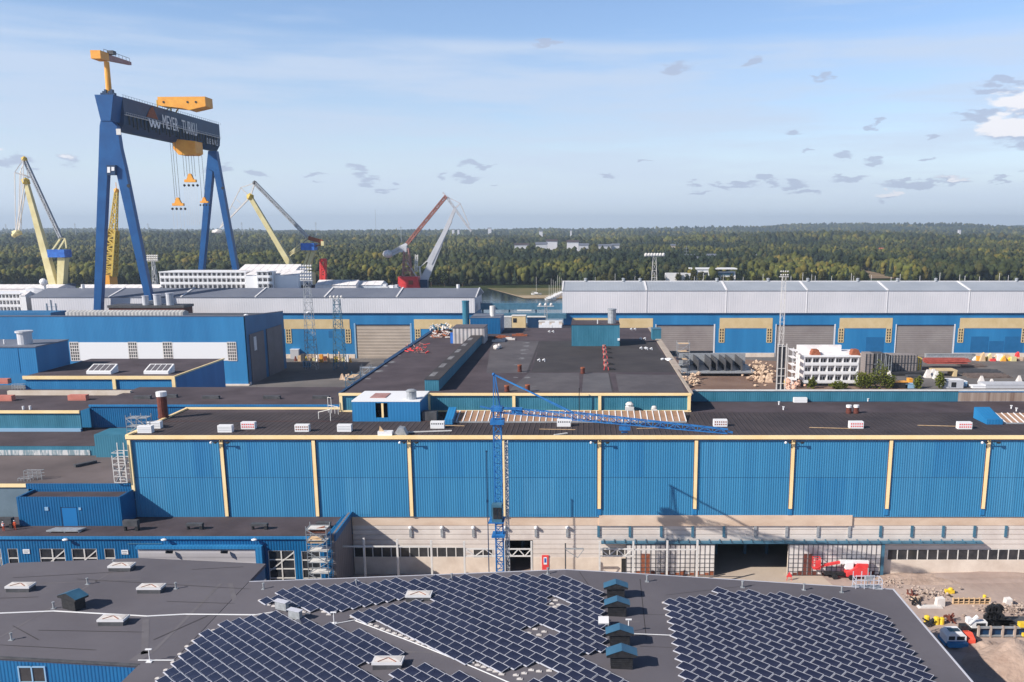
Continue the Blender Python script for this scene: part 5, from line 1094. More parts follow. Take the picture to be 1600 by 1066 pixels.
# ------------------------------------------------------------------ big blue machine hall at the left
YM = 380.3; MX1 = -144.6; MX0 = -330
mz = lambda py, px=200: V(px, py, YM).z
mx_ = lambda px, py=550: V(px, py, YM).x
mh = thing('machine_hall', 'big blue hall at the left with white wall panels and grid windows', 'hall', (-240, YM, 0))
zt = mz(494.5)
b = MB(); b.box(MX0, MX1-.02, YM, YM+.5, 0, zt); b.build('front_wall', 'clad2', mh)
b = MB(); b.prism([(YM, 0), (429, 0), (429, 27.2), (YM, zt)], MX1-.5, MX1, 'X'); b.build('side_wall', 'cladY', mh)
b = MB(); b.prism([(YM+.5, zt-1.2), (429, 25.8), (429, 26.6), (YM+.5, zt-.4)], MX0, MX1-.5, 'X'); b.build('roof', 'dgrey', mh)
b = MB(); b.box(MX0, MX1, YM-.2, YM+.6, zt+.01, zt+.35); b.box(MX1-.6, MX1+.2, YM+.6, YM+.7, zt, zt+.3); b.bar((MX1-.2, YM+.4, zt+.2), (MX1-.2, 429, 27.4), .5, .4); b.build('parapet_cap', 'rooffar', mh)
for y0, y1 in [(YM+3, YM+20), (YM+24, YM+44)]:
    b = MB(); b.box(MX1, MX1+.4, y0, y1, 0, 21.5); b.build('sliding_gate', 'gated', mh)
b = MB(); b.box(MX1+.42, MX1+.6, YM+7, YM+10, 14, 20); b.build('side_window', 'white', mh)
for a, c in [(124, 201.5), (215, 255.5), (270.5, 356)]:
    b = MB(); b.box(mx_(a), mx_(c), YM-.15, YM-.01, mz(563.5), mz(535)); b.build('white_wall_panel', 'bwhite', mh)
b = MB(); b.box(mx_(-40), mx_(98), YM-.15, YM-.01, mz(571), mz(534)); b.build('beige_gate_panel', 'gate', mh)
for a, c in [(110.5, 124), (201.5, 215), (255.5, 270), (356, 369.5)]:
    x0, x1, z0_, z1_ = mx_(a), mx_(c), mz(563.5), mz(535); f = MB()
    for i in range(5): x = x0+(x1-x0)*i/4; f.box(x-.16, x+.16, YM-.2, YM-.01, z0_, z1_)
    for i in range(7): z = z0_+(z1_-z0_)*i/6; f.box(x0, x1, YM-.19, YM-.012, z-.18, z+.18)
    o = f.build('window', 'gridp', mh); g = MB(); g.box(x0, x1, YM-.12, YM-.006, z0_, z1_); g.build('pane', 'glass', o)
b = MB(); b.box(mx_(322), MX1+.3, YM-1.6, YM-.02, 0, mz(600)); b.build('plinth', 'conc', mh)
p = V(108, 490, 395); q = V(290, 490, 395); b = MB(); b.prism([(392, 28.3), (398, 28.0), (398, 30.1), (395, 31.0), (392, 30.2)], p.x, q.x, 'X'); o = b.build('roof_light', mat('striped roof light', (.42, .42, .42), (.55, .54, .53), .3, .6, wave=('X', 1.6, .1), wdark=.35), mh)
b = MB(); b.box(MX0, p.x-4, 388, 400, 27, 30.4); b.build('roof_monitor', 'cladY', mh)
for px in (383, 437): x = V(px, 493, YM+1).x; b = MB(); b.ball((x, YM+(2 if px < 400 else 40), zt+.4 if px < 400 else 27.6), .7, 1, (1.6, 1, .6)); b.build('roof_lamp', 'bwhite', mh)
for px, lb in [(81, 'left')]:
    x = V(px, 488, 400).x; t = thing('gas_flue_group', 'group of grey flues on the left blue hall roof', 'flues', (x, 400, 28)); 
    for dx in (-2, 0, 2):
        b = MB(); b.tube((x+dx, 400, 27.5), (x+dx, 400, 33.5 if dx else 35), .4, 7); b.build('flue', 'grey', t)
    b = MB(); b.bar((x-2.6, 400, 32), (x+2.6, 400, 32), .25); b.build('cross_bar', 'grey', t)
# dark roofed plant with silver tanks behind it
YP = 436
t = thing('compressor_house', 'low dark roofed compressor house behind the striped roof light', 'plant building', (-225, YP, 0))
x0, x1 = V(170, 485, YP).x, V(287, 485, YP).x; zt_ = V(200, 478, YP).z
b = MB(); b.box(x0, x1, YP, YP+10, 0, zt_-1); b.build('wall', 'rusty2', t); b = MB(); b.box(x0-.4, x1+.4, YP-.4, YP+11, zt_-1, zt_+.2); b.build('roof', 'dgrey', t)
b = MB(); b.box(x0+17, x1-18, YP+3, YP+9, zt_+.2, zt_+2); b.build('roof_box', 'grey', t)
for i, (px, r, h) in enumerate([(232.5, 1.25, 4.2), (251, 1.5, 5), (270.5, 1.5, 5.6)]):
    x = V(px, 475, YP+5).x; t = thing('silver_tank', '%s of three silver tanks at the foot of the gantry leg' % ['left and smallest', 'middle', 'right and tallest'][i], 'tank', (x, YP+2, zt_+.2), 'silver tanks')
    b = MB(); b.tube((x, YP+2, zt_+.2), (x, YP+2, zt_+.2+h), r*1.15, 14); b.build('shell', 'silver', t); b = MB(); b.tube((x, YP+2, zt_+.21+h), (x, YP+2, zt_+.5+h), r*1.3, 14); b.build('lid', 'alu', t)
# left mid buildings between
def flat_house(name, lab, px0, px1, pyb_, pyt, z, dep, wall, roof, trim=None):
    p, q = G(px0, pyb_, z), G(px1, pyb_, z); zt = V(px0, pyt, p.y).z; t = thing(name, lab, 'building', ((p.x+q.x)/2, p.y, z))
    b = MB(); b.box(p.x, q.x, p.y, p.y+dep, 0, zt-.02); b.build('wall', wall, t)
    b = MB(); b.box(p.x-.1, q.x+.1, p.y-.1, p.y+dep+.1, zt-.01, zt+.12); b.build('roof', roof, t)
    if trim: b = MB(); b.box(p.x-.2, q.x+.3, p.y-.5, p.y-.11, zt-.6, zt+.3); b.bar((q.x+.1, p.y, zt+.1), (q.x+.1, p.y+dep, zt+.1), .5, .4); b.build('eave_trim', trim, t)
    return t, p, q, zt, dep
zf_ = ZA - .6
t, p, q, zt, dep = flat_house('skylight_building', 'blue building with cream trim and two boxy skylights in the left midground', 40, 274, 608, 589, zf_-2, 34, 'clad2', 'roofb', 'cream')
zs = zt
for px in (178.5, 271.5):
    x = V(px, 600, p.y-.4).x; b = MB(); b.box(x-.45, x+.45, p.y-.5, p.y-.02, zf_-2.5, zt-.6); b.build('pilaster', 'cream', t)
for px, lb in ((159, 'left'), (248, 'right')):
    g = G(px, 584, zt); t = thing('box_skylight', '%s boxy pale skylight on the cream trimmed left roof' % lb, 'skylight', (g.x, g.y, zt), 'boxy pale skylights')
    b = MB(); b.prism([(g.y-1.6, zt), (g.y+2.5, zt), (g.y+2.5, zt+2.4), (g.y-1.6, zt+.9)], g.x-3.4, g.x+3.4, 'X'); b.build('frame', 'bwhite', t)
    b = MB()
    for k in range(4):
        x = g.x-3.0+k*1.55; b.add([(x, g.y-1.2, zt+1.09), (x+1.3, g.y-1.2, zt+1.09), (x+1.3, g.y+2.1, zt+2.31), (x, g.y+2.1, zt+2.31)], [(0,1,2,3)])
    b.build('pane', 'roofg', t)
p, q = G(-60, 583, zs), G(60, 583, zs); ztb = V(30, 543, p.y).z
t = thing('roof_plant_house', 'blue plant house at the far left with a silver vent drum', 'plant room', (-200, p.y, zs))
b = MB(); b.box(p.x, q.x, p.y, p.y+16, zs-.2, ztb); b.box(V(29, 560, p.y).x-.1, V(29, 560, p.y).x+.1, p.y-.1, p.y-.01, zs, ztb); b.build('wall', 'clad2', t); b = MB(); b.box(p.x, q.x+.2, p.y-.2, p.y+16.2, ztb, ztb+.3); b.build('roof', 'rooffar', t)
x = V(40, 540, p.y+5).x; b = MB(); b.tube((x, p.y+5, ztb+.1), (x, p.y+5, ztb+3.6), 1.9, 16); b.tube((x, p.y+5, ztb+3.6), (x, p.y+5, ztb+4.1), 2.3, 16); b.build('vent_drum', 'silver', t)
b = MB(); x = V(8, 545, p.y+5).x; b.tube((x, p.y+5, ztb), (x, p.y+5, ztb+1.6), .25, 7); b.build('vent_pipe', 'white', t)
b = MB(); gg = G(350, 601, 0); b.box(gg.x-9, gg.x+12, gg.y-1.4, gg.y, 0, 1.2); one(b, 'loading_ledge', 'wfab', 'white covered material along the foot of the big blue hall', 'material')

# ------------------------------------------------------------------ gantry crane
YN, YFAR = 455.0, 574.0
gc = thing('gantry_crane', 'giant blue gantry crane with dark lettered girder and orange trolley', 'gantry crane', (-233, 510, 0))
def vprism(mb, pxs, Y0, Y1): mb.prism([(V(x, y, Y0).x, V(x, y, Y0).z) for x, y in pxs], Y0, Y1, 'Y'); return mb
b = MB(); vprism(b, [(147.5, 148), (177, 148), (172.5, 189), (157.5, 189)], YN, YN+9); b.build('girder_head', 'crblue', gc)
b = MB(); vprism(b, [(157, 189.2), (173, 189.2), (182.5, 197), (188, 232), (195, 262), (182, 272), (167.5, 272), (153.5, 262), (155.5, 197)], YN+.3, YN+3.6); b.build('upper_pylon', 'crblue', gc)
def legp(pxs, Y, d, name='leg'): b = MB(); vprism(b, pxs, Y, Y+d); return b.build(name, 'crblue', gc)
legp([(153.4, 262), (167.5, 272.2), (153.5, 562), (143.5, 562)], YN+.3, 3.3); legp([(182, 272.2), (195, 262), (256, 562), (248, 562)], YN+.3, 3.3)
b = MB(); vprism(b, [(140, 563), (158, 563), (158, 553), (140, 553)], YN-1, YN+11); b.build('bogie', 'navy', gc); b = MB(); vprism(b, [(246, 563), (262, 563), (262, 553), (246, 553)], YN-1, YN+11); b.build('bogie', 'navy', gc)
b = MB(); vprism(b, [(166.5, 258), (180, 258), (180, 273.5), (166.5, 273.5)], YN-1.2, YN+2); o = b.build('machine_room', 'navy', gc)
b = MB(); vprism(b, [(167.5, 261), (172, 261), (172, 270), (167.5, 270)], YN-1.4, YN-1.25); vprism(b, [(174, 261), (178.5, 261), (178.5, 267), (174, 267)], YN-1.4, YN-1.25); b.build('window', 'bwhite', o)
for px, py in ((200.5, 290.5),):
    b = MB(); p = V(px, py, YN); b.tube((p.x, YN+.1, p.z), (p.x, YN+.35, p.z), .9, 12); b.build('porthole', 'black', gc)
legp([(325, 236), (337.5, 236), (342, 262), (333.5, 268), (322.5, 262)], YFAR-4, 4, 'upper_pylon')
fl = lambda a, b_, y: (a[0] + (b_[0]-a[0]) * (y-a[1]) / (b_[1]-a[1]), y)
L1, L2 = (322.4, 262), (309.5, 422); L3, L4 = (332, 268.2), (317, 422); L5, L6 = (342, 262), (370, 418); L7 = (363, 422)
legp([L1, L3, fl(L3, L4, 518), fl(L1, L2, 518)], YFAR-4, 4); legp([(333.6, 268.2), L5, fl(L5, L6, 518), fl((333.6, 268.2), L7, 518)], YFAR-4, 4)
b = MB(); p = V(348, 294, YFAR-4); b.tube((p.x, YFAR-4.3, p.z), (p.x, YFAR-4.05, p.z), .9, 12); b.build('porthole', 'black', gc)
GT, GM, GB_ = 129.8, 121.5, 113.8; gxr, gxl = -228.6, -237.8
sec = [(gxl, GT), (gxr, GT), (gxr, GM), (gxr-.6, 117), (gxr-2.6, GB_), (gxl+2.6, GB_), (gxl+.6, 117), (gxl, GM)]
b = MB(); b.prism(sec, YN+9.02, YFAR+9, 'Y'); b.build('girder', 'navy', gc)
b = MB(); b.box(gxr, gxr+.9, YN+9.1, YFAR+8, GM-.15, GM+.1)
for k in range(60): b.box(gxr+.8, gxr+.88, YN+9.5+k*2, YN+9.6+k*2, GM+.1, GM+1.1)
b.box(gxr+.8, gxr+.88, YN+9.5, YFAR+8, GM+1.05, GM+1.15); b.build('walkway', 'steelw', gc)
b = MB()
for k in range(28):
    b.box(gxr+.02, gxr+.5, YN+13+k*4, YN+13.7+k*4, GM-4.5-(k % 3)*.8, GM-.2)
b.build('festoon', 'black', gc)
b = MB()
for k in range(44):
    for x in (gxr-.2, gxl+.2): b.box(x-.06, x+.06, YN+10+k*2.8, YN+10.12+k*2.8, GT, GT+1.2)
b.box(gxr-.25, gxr-.15, YN+9, YFAR+9, GT+1.1, GT+1.2); b.build('top_railing', 'navy', gc)
b = MB()
for k in range(7): b.box(gxl+2+k, gxl+2.9+k, YN+2, YN+4, GT, GT+1+ (k % 3)*.8)
b.build('deck_gear', 'navy', gc)
def text_mesh(txt, size, name, m, parent, loc, rot, ext=.06, sx=1.0):
    cu = bpy.data.curves.new(name + '_text', 'FONT'); cu.body = txt; cu.size = size; cu.extrude = ext
    ob = bpy.data.objects.new('tmp_text', cu); COL.objects.link(ob); bpy.context.view_layer.update()
    me = bpy.data.meshes.new_from_object(ob.evaluated_get(bpy.context.evaluated_depsgraph_get())); bpy.data.objects.remove(ob)
    mt = Matrix.Translation(Vector(loc) - ORG[parent.name]) @ rot.to_4x4() @ Matrix.Diagonal((sx, 1, 1, 1)); me.transform(mt)
    me.name = name; me.materials.clear(); me.materials.append(M[m]); o = bpy.data.objects.new(name, me); COL.objects.link(o); o.parent = parent; ORG[o.name] = ORG[parent.name]; return o
rotT = Matrix(((0, 0, 1), (1, 0, 0), (0, 1, 0)))          # text reads along +Y and faces +X
text_mesh('MEYER', 10.2, 'lettering', 'bwhite', gc, (gxr+1.0, 503, GM-2.2), rotT, sx=.62)
text_mesh('TURKU', 10.2, 'lettering', 'bwhite', gc, (gxr+1.0, 527, GM-2.2), rotT, sx=.60)
text_mesh('KONECRANES', 4.6, 'maker_lettering', 'bwhite', gc, (gxr+.1, 560, 116.6), rotT, sx=.62)
b = MB(); b.prism([(487, 123.2), (500, 123.2), (495, 129.2), (492, 128)], gxr+.05, gxr+.3, 'X'); b.build('emblem', 'rust', gc)
b = MB()
for k in range(3): b.prism([(487+k*4, 122.3), (488.4+k*4, 122.3), (490.6+k*4, 118.5), (489.4+k*4, 118.2)], gxr+.95, gxr+1.1, 'X'); b.prism([(490.6+k*4, 118.5), (489.4+k*4, 118.2), (491.4+k*4, 122), (492.6+k*4, 122)], gxr+.95, gxr+1.12, 'X')
b.build('emblem_wave', 'bwhite', gc)
b = MB(); p0_, p1_ = V(181, 204, YN), V(186, 208, YN); b.box(p0_.x, p1_.x+.8, YN+.15, YN+.29, p1_.z-.8, p0_.z+.8); b.build('pylon_label', 'steelw', gc)
# trolleys
YT = 522.0; tzf = lambda py: V(290, py, YT).z; txf = lambda px: V(px, 160, YT).x
b = MB(); b.prism([(txf(253), tzf(167)), (txf(253), tzf(153.5)), (txf(326.5), tzf(153)), (txf(326.5), tzf(168)), (txf(300), tzf(174)), (txf(290), tzf(171))], YT-5, YT+5, 'Y'); o = b.build('upper_trolley', 'orange', gc)
b = MB()
for px in (262, 299, 312): q = V(px, 161.5, YT); b.tube((q.x, YT-5.2, q.z), (q.x, YT-5.02, q.z), .6, 8)
b.build('vent_hole', 'black', o)
b = MB(); b.bar((gxr-1, YT-3, GT), (gxr-1, YT-3, GT+6), .6); b.bar((gxl+1, YT-3, GT), (gxl+1, YT-3, GT+6), .6); b.bar((gxr-1, YT+3, GT), (gxr+4, YT+3, GT+7), .6); b.bar((gxr-4, YT-3, GT+.3), (gxr+3, YT-3, GT+5), .5); b.build('trolley_frame', 'deepy', o)
YU = 530.0; uz = lambda py: V(290, py, YU).z; ux = lambda px: V(px, 230, YU).x
b = MB(); b.prism([(ux(276.5), uz(218)), (ux(311), uz(222)), (ux(311), uz(240)), (ux(306), uz(243)), (ux(284), uz(243)), (ux(276.5), uz(234))], YU-5, YU+5, 'Y'); b.build('lower_trolley', 'orange', gc)
def hook(px, py, Yh, s, ropes):
    q = V(px, py, Yh); b = MB(); b.box(q.x-2.6*s, q.x+2.6*s, Yh-1, Yh+1, q.z-1.4*s, q.z-.2*s); b.prism([(q.x-1.6*s, q.z-.2*s), (q.x+1.6*s, q.z-.2*s), (q.x+.5*s, q.z+2.4*s), (q.x-.5*s, q.z+2.4*s)], Yh-.8, Yh+.8, 'Y'); o = b.build('hook_block', 'orange', gc)
    b = MB()
    for k in range(4): b.ball((q.x-3*s+2*k*s, Yh, q.z-2.8*s), .65*s, 1); 
    builds(b, 'hook', 'black', o); b = MB()
    for dx in ropes: b.bar((q.x+dx, Yh, q.z+1.5), (q.x+dx, Yh, 114), .16)
    b.build('rope', 'dgrey', gc)
hook(297.5, 280, 530, 1.25, (-3.2, -1.6, 0, 1.6, 3)); hook(278.5, 317, 522, 1.2, (-1.6, -.4, 1.2)); hook(319.5, 314, 560, .9, (-1.5, .6))
b = MB()
for k in range(7): q = V(288+k*3.2, 292, 530); b.bar((q.x, 530, q.z), (q.x, 530, V(290, 352, 530).z), .09)
for k in range(4): q = V(270+k*5.5, 328, 522); b.bar((q.x, 522, q.z), (q.x, 522, V(290, 358, 522).z), .09)
b.build('sling_cable', 'steelw', gc)
# jib crane on the gantry head
p, q = V(170.5, 147, YN+4), V(166.5, 97, YN+4); b = MB(); b.tube(p, q, 1.35, 12, 1.2); o = b.build('service_crane_column', 'orange', gc)
pa, pb2 = V(149, 94, YN+3), V(163, 81, YN+3); b = MB(); b.box(pa.x, pb2.x, YN-1, YN+7, pa.z, pb2.z); b.build('service_crane_house', 'orange', o)
pe = V(203, 99.5, YN+38); ps_ = V(163, 89, YN+7); b = MB(); b.bar(ps_, pe, 2.6, 3.0, 1.6, 1.6); b.build('service_crane_jib', 'pinkgrey', o)
b = MB(); b.bar(ps_ + Vector((0, 0, 3.6)), pe + Vector((0, 0, 2.6)), .18)
for k in range(8): w_ = ps_.lerp(pe, k/7); b.bar(w_, w_ + Vector((0, 0, 3.4 - k/7)), .15)
b.box(ps_.x+1, ps_.x+4, YN+8, YN+11, ps_.z+1.5, ps_.z+3.2); b.build('service_crane_rail', 'dgrey', o)

# ------------------------------------------------------------------ other dock cranes
def pts(Y, **k): return {n: V(v[0], v[1], Y + (v[2] if len(v) > 2 else 0)) for n, v in k.items()}
Y = 560; t = thing('luffing_crane', 'pale yellow level luffing crane with blue machine house at the far left', 'dock crane', (V(95, 446, Y).x, Y, 0))
c = pts(Y, b0=(86, 449), hd=(40.5, 284), pk=(38, 249), tip=(26.5, 364), tl=(27, 270), bk=(95, 372), m0=(79, 390), m1=(107, 402), tw0=(97, 448), tw1=(99, 402), s1=(78, 397), s2=(102, 373), s3=(87, 398))
b = MB(); b.bar(c['b0'], c['hd'], 4.6, 4.4, 2.4, 2.4); b.build('boom', 'paley', t)
b = MB(); b.bar(c['tw0'], c['tw1'], 3.6, 5, 4.6, 5); b.build('tower', 'paley', t)
b = MB(); b.box(c['m0'].x, c['m1'].x, Y-4, Y+4, c['m1'].z, c['m0'].z); b.build('machine_house', 'bluep', t)
b = MB(); b.lattice(c['pk'], c['bk'], 1.4, 2.6, .42); b.build('back_tie', 'grey', t)
b = MB(); b.bar(c['bk'], c['s1'], .9); b.bar(c['s2'], c['s3'], .9); b.bar(c['bk'], c['s2'], .6); b.bar(c['s2'], V(104, 388, Y), .8); b.build('strut', 'paley', t)
b = MB(); b.ball(c['pk'] , 1.9, 1); b.ball(c['hd'], 2.6, 1); b.build('sheave_head', 'deepy', t)
b = MB(); 
for dy in (-2.5, 2.5):
    o_ = Vector((0, dy, 0)); b.bar(c['pk']+o_*.3, c['tl']+o_, .4); b.bar(c['tl']+o_, c['tip']+o_*.5, .38); b.bar(c['hd']+o_*.5, c['tip']+o_*.5, .5); b.bar(c['tl']+o_, c['hd']+Vector((-1, 0, 4)), .5); b.bar(c['pk']+o_*.5, c['hd']+o_, .35); b.bar(c['hd']+Vector((4, 0, 2)), c['tl']+o_, .6)
b.bar(V(33, 262, Y), V(31, 364, Y), .25); b.bar(V(36, 262, Y), V(33, 364, Y), .25); b.build('fly_jib', 'steelw', t)
b = MB(); b.ball(c['tip'], 2.6, 1, (1.3, 1, .8)); b.ball(c['tip']+Vector((-2, 0, -1.5)), 1.6, 1); b.build('hook_block', 'paley', t)
b = MB(); b.box(V(98, 448, Y).x, V(112, 448, Y).x, Y-5, Y+5, V(98, 455, Y).z, V(98, 444, Y).z); b.build('slewing_base', 'navy', t)
b = MB(); b.box(c['tw0'].x-5, c['tw0'].x+5, Y-6, Y+6, 0, V(98, 455, Y).z-.1); b.build('portal', 'paley', t)

Y = 600; t = thing('luffing_crane', 'pale yellow level luffing crane with blue house right of the gantry crane', 'dock crane', (V(464, 430, Y).x, Y, 0))
c = pts(Y, b0=(462, 428), bm=(457, 414), hd=(391, 308), pk=(398, 286), f1=(376, 293.5), tip=(343.5, 357), bk=(481, 371), s0=(451, 397), tw0=(474, 422), tw1=(487, 392), cw=(505, 380))
b = MB(); b.bar(c['b0'], c['hd'], 3.6, 3.6, 2.6, 2.6); b.build('boom', 'paley', t)
b = MB(); b.lattice(c['pk'], c['bk'], 1.6, 2.6, .48); b.build('back_tie', 'grey', t)
b = MB(); b.bar(c['bk'], c['s0'], .8); b.bar(c['bk']+Vector((1, 0, -1)), c['s0']+Vector((.5, 0, -1.5)), .6); b.bar(V(476, 383, Y), c['s0'], .8); b.bar(V(476, 386, Y), c['s0']+Vector((0, 0, -1.5)), .5); b.build('strut', 'paley', t)
b = MB(); b.bar(V(473, 422, Y), V(484, 391, Y), 1.6); b.bar(V(479, 424, Y), V(491, 391, Y), 2.4); b.build('tower', 'paley', t)
a1_, a2_ = V(473, 391, Y), V(493, 380, Y); b = MB(); b.box(a1_.x, a2_.x, Y-4, Y+4, a1_.z, a2_.z); b.build('machine_house', 'bluep', t)
b = MB(); b.bar(V(482, 372, Y), V(504, 378, Y), 1.2, 2.5); b.bar(V(493, 385, Y), V(504, 381, Y), .8); b.build('counter_arm', 'rust', t)
b = MB(); b.box(V(503, 384, Y).x, V(507.5, 384, Y).x, Y-2, Y+2, V(505, 384, Y).z, V(505, 377, Y).z); b.build('counterweight', 'paley', t)
b = MB(); b.bar(c['pk'], c['f1'], .5); b.bar(c['pk'], c['hd'], .8); b.bar(c['f1'], c['hd'], .5); b.bar(c['hd'], c['tip'], 1.0, 1.0, .7, .7); b.bar(c['f1'], c['tip'], .5); b.bar(V(369, 311, Y), V(376, 318, Y), .3); b.bar(V(363, 322, Y), V(372, 330, Y), .3); b.build('fly_jib', 'steelw', t)
b = MB(); b.ball(c['hd'], 2.6, 1); b.build('sheave_head', 'deepy', t); b = MB(); b.ball(c['pk'], 1.6, 1); b.build('peak_sheave', 'dgrey', t)
b = MB(); b.ball(c['tip']+Vector((-2, 0, -2)), 1.8, 1, (2.2, 1, .9)); b.build('hook_block', 'steelw', t)
b = MB(); b.box(c['b0'].x-3, c['tw0'].x+6, Y-6, Y+6, 0, V(464, 426, Y).z); b.build('portal', 'paley', t)

Y = 640; t = thing('luffing_crane', 'old crane with red house, grey boom and round white counterweight', 'dock crane', (V(642, 450, Y).x, Y, 0))
c = pts(Y, b0=(662, 440), hd=(711, 326), pk=(697, 307), sp=(692, 301), f1=(719, 318), t1=(733, 352), tip=(736.5, 362), bk=(636, 381), cw=(606, 397), ca=(634, 387))
b = MB(); b.bar(c['b0'], c['hd'], 2.6, 5.5, 1.6, 2.0); b.bar(V(671, 411, Y), V(704, 345, Y), 3.2, 4.2, 2, 2.4); b.build('boom', 'silver', t)
b = MB(); b.bar(V(711, 326, Y), c['f1'], 1.0); b.bar(c['sp'], c['pk'], 1.2); b.bar(c['pk'], c['f1'], .7); b.bar(c['f1'], c['t1'], .7); b.lattice(c['pk'], c['tip'], 1.3, 2.4, .35, .8); b.build('fly_jib', 'silver', t)
b = MB(); b.lattice(c['pk'], c['bk'], 1.7, 3.0, .55); b.build('back_tie', mat('faded crane red', (.22, .10, .09), (.40, .17, .14), .15, .6), t)
b = MB(); b.bar(c['bk'], c['cw'], 1.0, 2.0); b.bar(c['ca'], V(612, 399, Y), 1.0, 1.6); b.box(V(625, 390, Y).x, V(636, 390, Y).x, Y-2, Y+2, V(630, 394, Y).z, V(630, 384, Y).z); b.build('counter_arm', 'silver', t)
b = MB(); b.ball(c['cw'], 3.0, 2, (1.2, 1.2, .95)); b.build('counterweight', 'wfab', t)
b = MB(); b.lattice(V(637, 432, Y), V(635, 388, Y), 6.5, 4.2, .5, 3.0); b.build('lattice_tower', 'pinkgrey', t)
b = MB(); b.lattice(V(650, 424, Y), V(651, 398, Y), 1.6, 2.2, .3); b.bar(V(636, 410, Y), V(651, 432, Y), .8); b.bar(V(655, 416, Y), V(659, 440, Y), 1.0); b.bar(V(656, 418, Y), V(667, 408, Y), .5); b.build('ladder_tower', 'steelw', t)
b = MB(); b.prism([(V(624, 450, Y).x, V(624, 452, Y).z), (V(658.5, 450, Y).x, V(624, 452, Y).z), (V(654, 432, Y).x, V(624, 432, Y).z), (V(624, 432, Y).x, V(624, 432, Y).z)], Y-5, Y+5, 'Y'); b.build('machine_house', 'red', t)
b = MB(); p = V(644, 441, Y); b.box(p.x-1.6, p.x+1.6, Y-5.1, Y-5.01, p.z-1.4, p.z+1.4); b.build('house_vent', 'rust', t)
b = MB(); b.box(c['b0'].x-2, c['b0'].x+3, Y-3, Y+3, V(624, 451, Y).z, V(624, 437, Y).z); b.build('boom_foot', 'navy', t)
b = MB(); b.box(V(626, 450, Y).x, V(656, 450, Y).x, Y-4, Y+4, 0, V(624, 452, Y).z); b.build('portal', 'red', t)

Y = 600; t = thing('lattice_tower_crane', 'deep yellow lattice boom crane seen between the near gantry legs', 'dock crane', (V(172, 440, Y).x, Y, 0))
p = V(172, 432, Y)
b = MB(); b.lattice(V(171, 428, Y), V(182, 300, Y), 6.0, 3.2, .38, 1.6); b.build('lattice_boom', 'deepy', t)
b = MB(); b.lattice(V(171, 430, Y), V(177, 360, Y), 6.6, 3.0, .8, 4.5); b.build('lattice_mast', 'deepy', t)
b = MB(); b.ball(V(182, 298, Y), 1.8, 1); b.bar(V(182, 298, Y), V(181, 285, Y), .3); b.build('head_sheave', 'orange', t)
b = MB(); b.box(V(163, 443, Y).x, V(178, 443, Y).x, Y-5, Y+5, V(172, 452, Y).z, V(172, 430, Y).z); b.build('machine_house', 'orange', t)
b = MB(); b.box(V(164, 443, Y).x, V(177, 443, Y).x, Y-4, Y+4, 0, V(172, 452, Y).z); b.build('portal', 'deepy', t)
Y = 620; t = thing('red_mast', 'short red lattice mast beside the white tarpaulin roofs', 'mast', (V(505, 440, Y).x, Y, 0))
b = MB(); b.lattice(V(505, 470, Y), V(505, 405, Y), 3.0, 3.0, .7); b.build('frame', 'red', t); b = MB(); b.box(V(502, 405, Y).x, V(508, 405, Y).x, Y-1.6, Y+1.6, V(505, 406, Y).z, V(505, 404, Y).z); b.build('head', 'red', t)

def light_mast(px, pyb_, pyt, Y, w, lab, m='grey', heads=6, hw=3.0, rows=2, t_=.22, seg=2.4, w2=None):
    p = V(px, pyb_, Y); zt = V(px, pyt, Y).z; zb_ = max(p.z, 0) if pyb_ < 570 else 0
    t = thing('light_mast', lab, 'light mast', (p.x, Y, zb_))
    b = MB(); b.lattice((p.x, Y, zb_), (p.x, Y, zt), w, seg, t_, w2 or w*.5); b.build('lattice_mast', m, t)
    b = MB(); b.box(p.x-hw, p.x+hw, Y-1, Y+1, zt-.25, zt-.05); b.build('head_frame', 'steelw', t)
    b = MB()
    for r in range(rows):
        for k in range(heads): x = p.x-hw+2*hw*(k+.5)/heads; b.ball((x, Y-.9+.2*r, zt+.7+r*1.5), .6*hw/3, 1, (1, .7, 1))
    b.build('floodlight_bank', 'steelw', t)
light_mast(487.5, 571, 438, 425, 5.0, 'tall grey lattice light mast before the white upper wall of the left hall', heads=5, hw=2.9, rows=5, t_=.13, seg=3.4)
light_mast(531.5, 571, 466, 425, 5.2, 'blue and grey lattice light mast left of the beige gate', m='rail', heads=4, hw=3.4, rows=1, t_=.17, seg=3.2)
light_mast(243.5, 452, 408, 640, 3.0, 'distant grey light mast between the gantry pylons', heads=6, hw=4, rows=3, seg=4, t_=.3)
light_mast(1022, 445, 400, 540, 3.4, 'light mast with a wide lamp ring behind the right hall roof', m='steelw', heads=7, hw=6, rows=1, t_=.11, seg=4)
light_mast(1219, 571, 432, 400, 2.0, 'slim light mast standing before the right hall gates', m='steelw', heads=4, hw=2.0, rows=2, t_=.09, seg=5, w2=1.6)
light_mast(853, 520, 478, 430, 2.0, 'slim grey mast with cross arms in the gap between the halls', heads=3, hw=4, rows=1, t_=.15, seg=4)

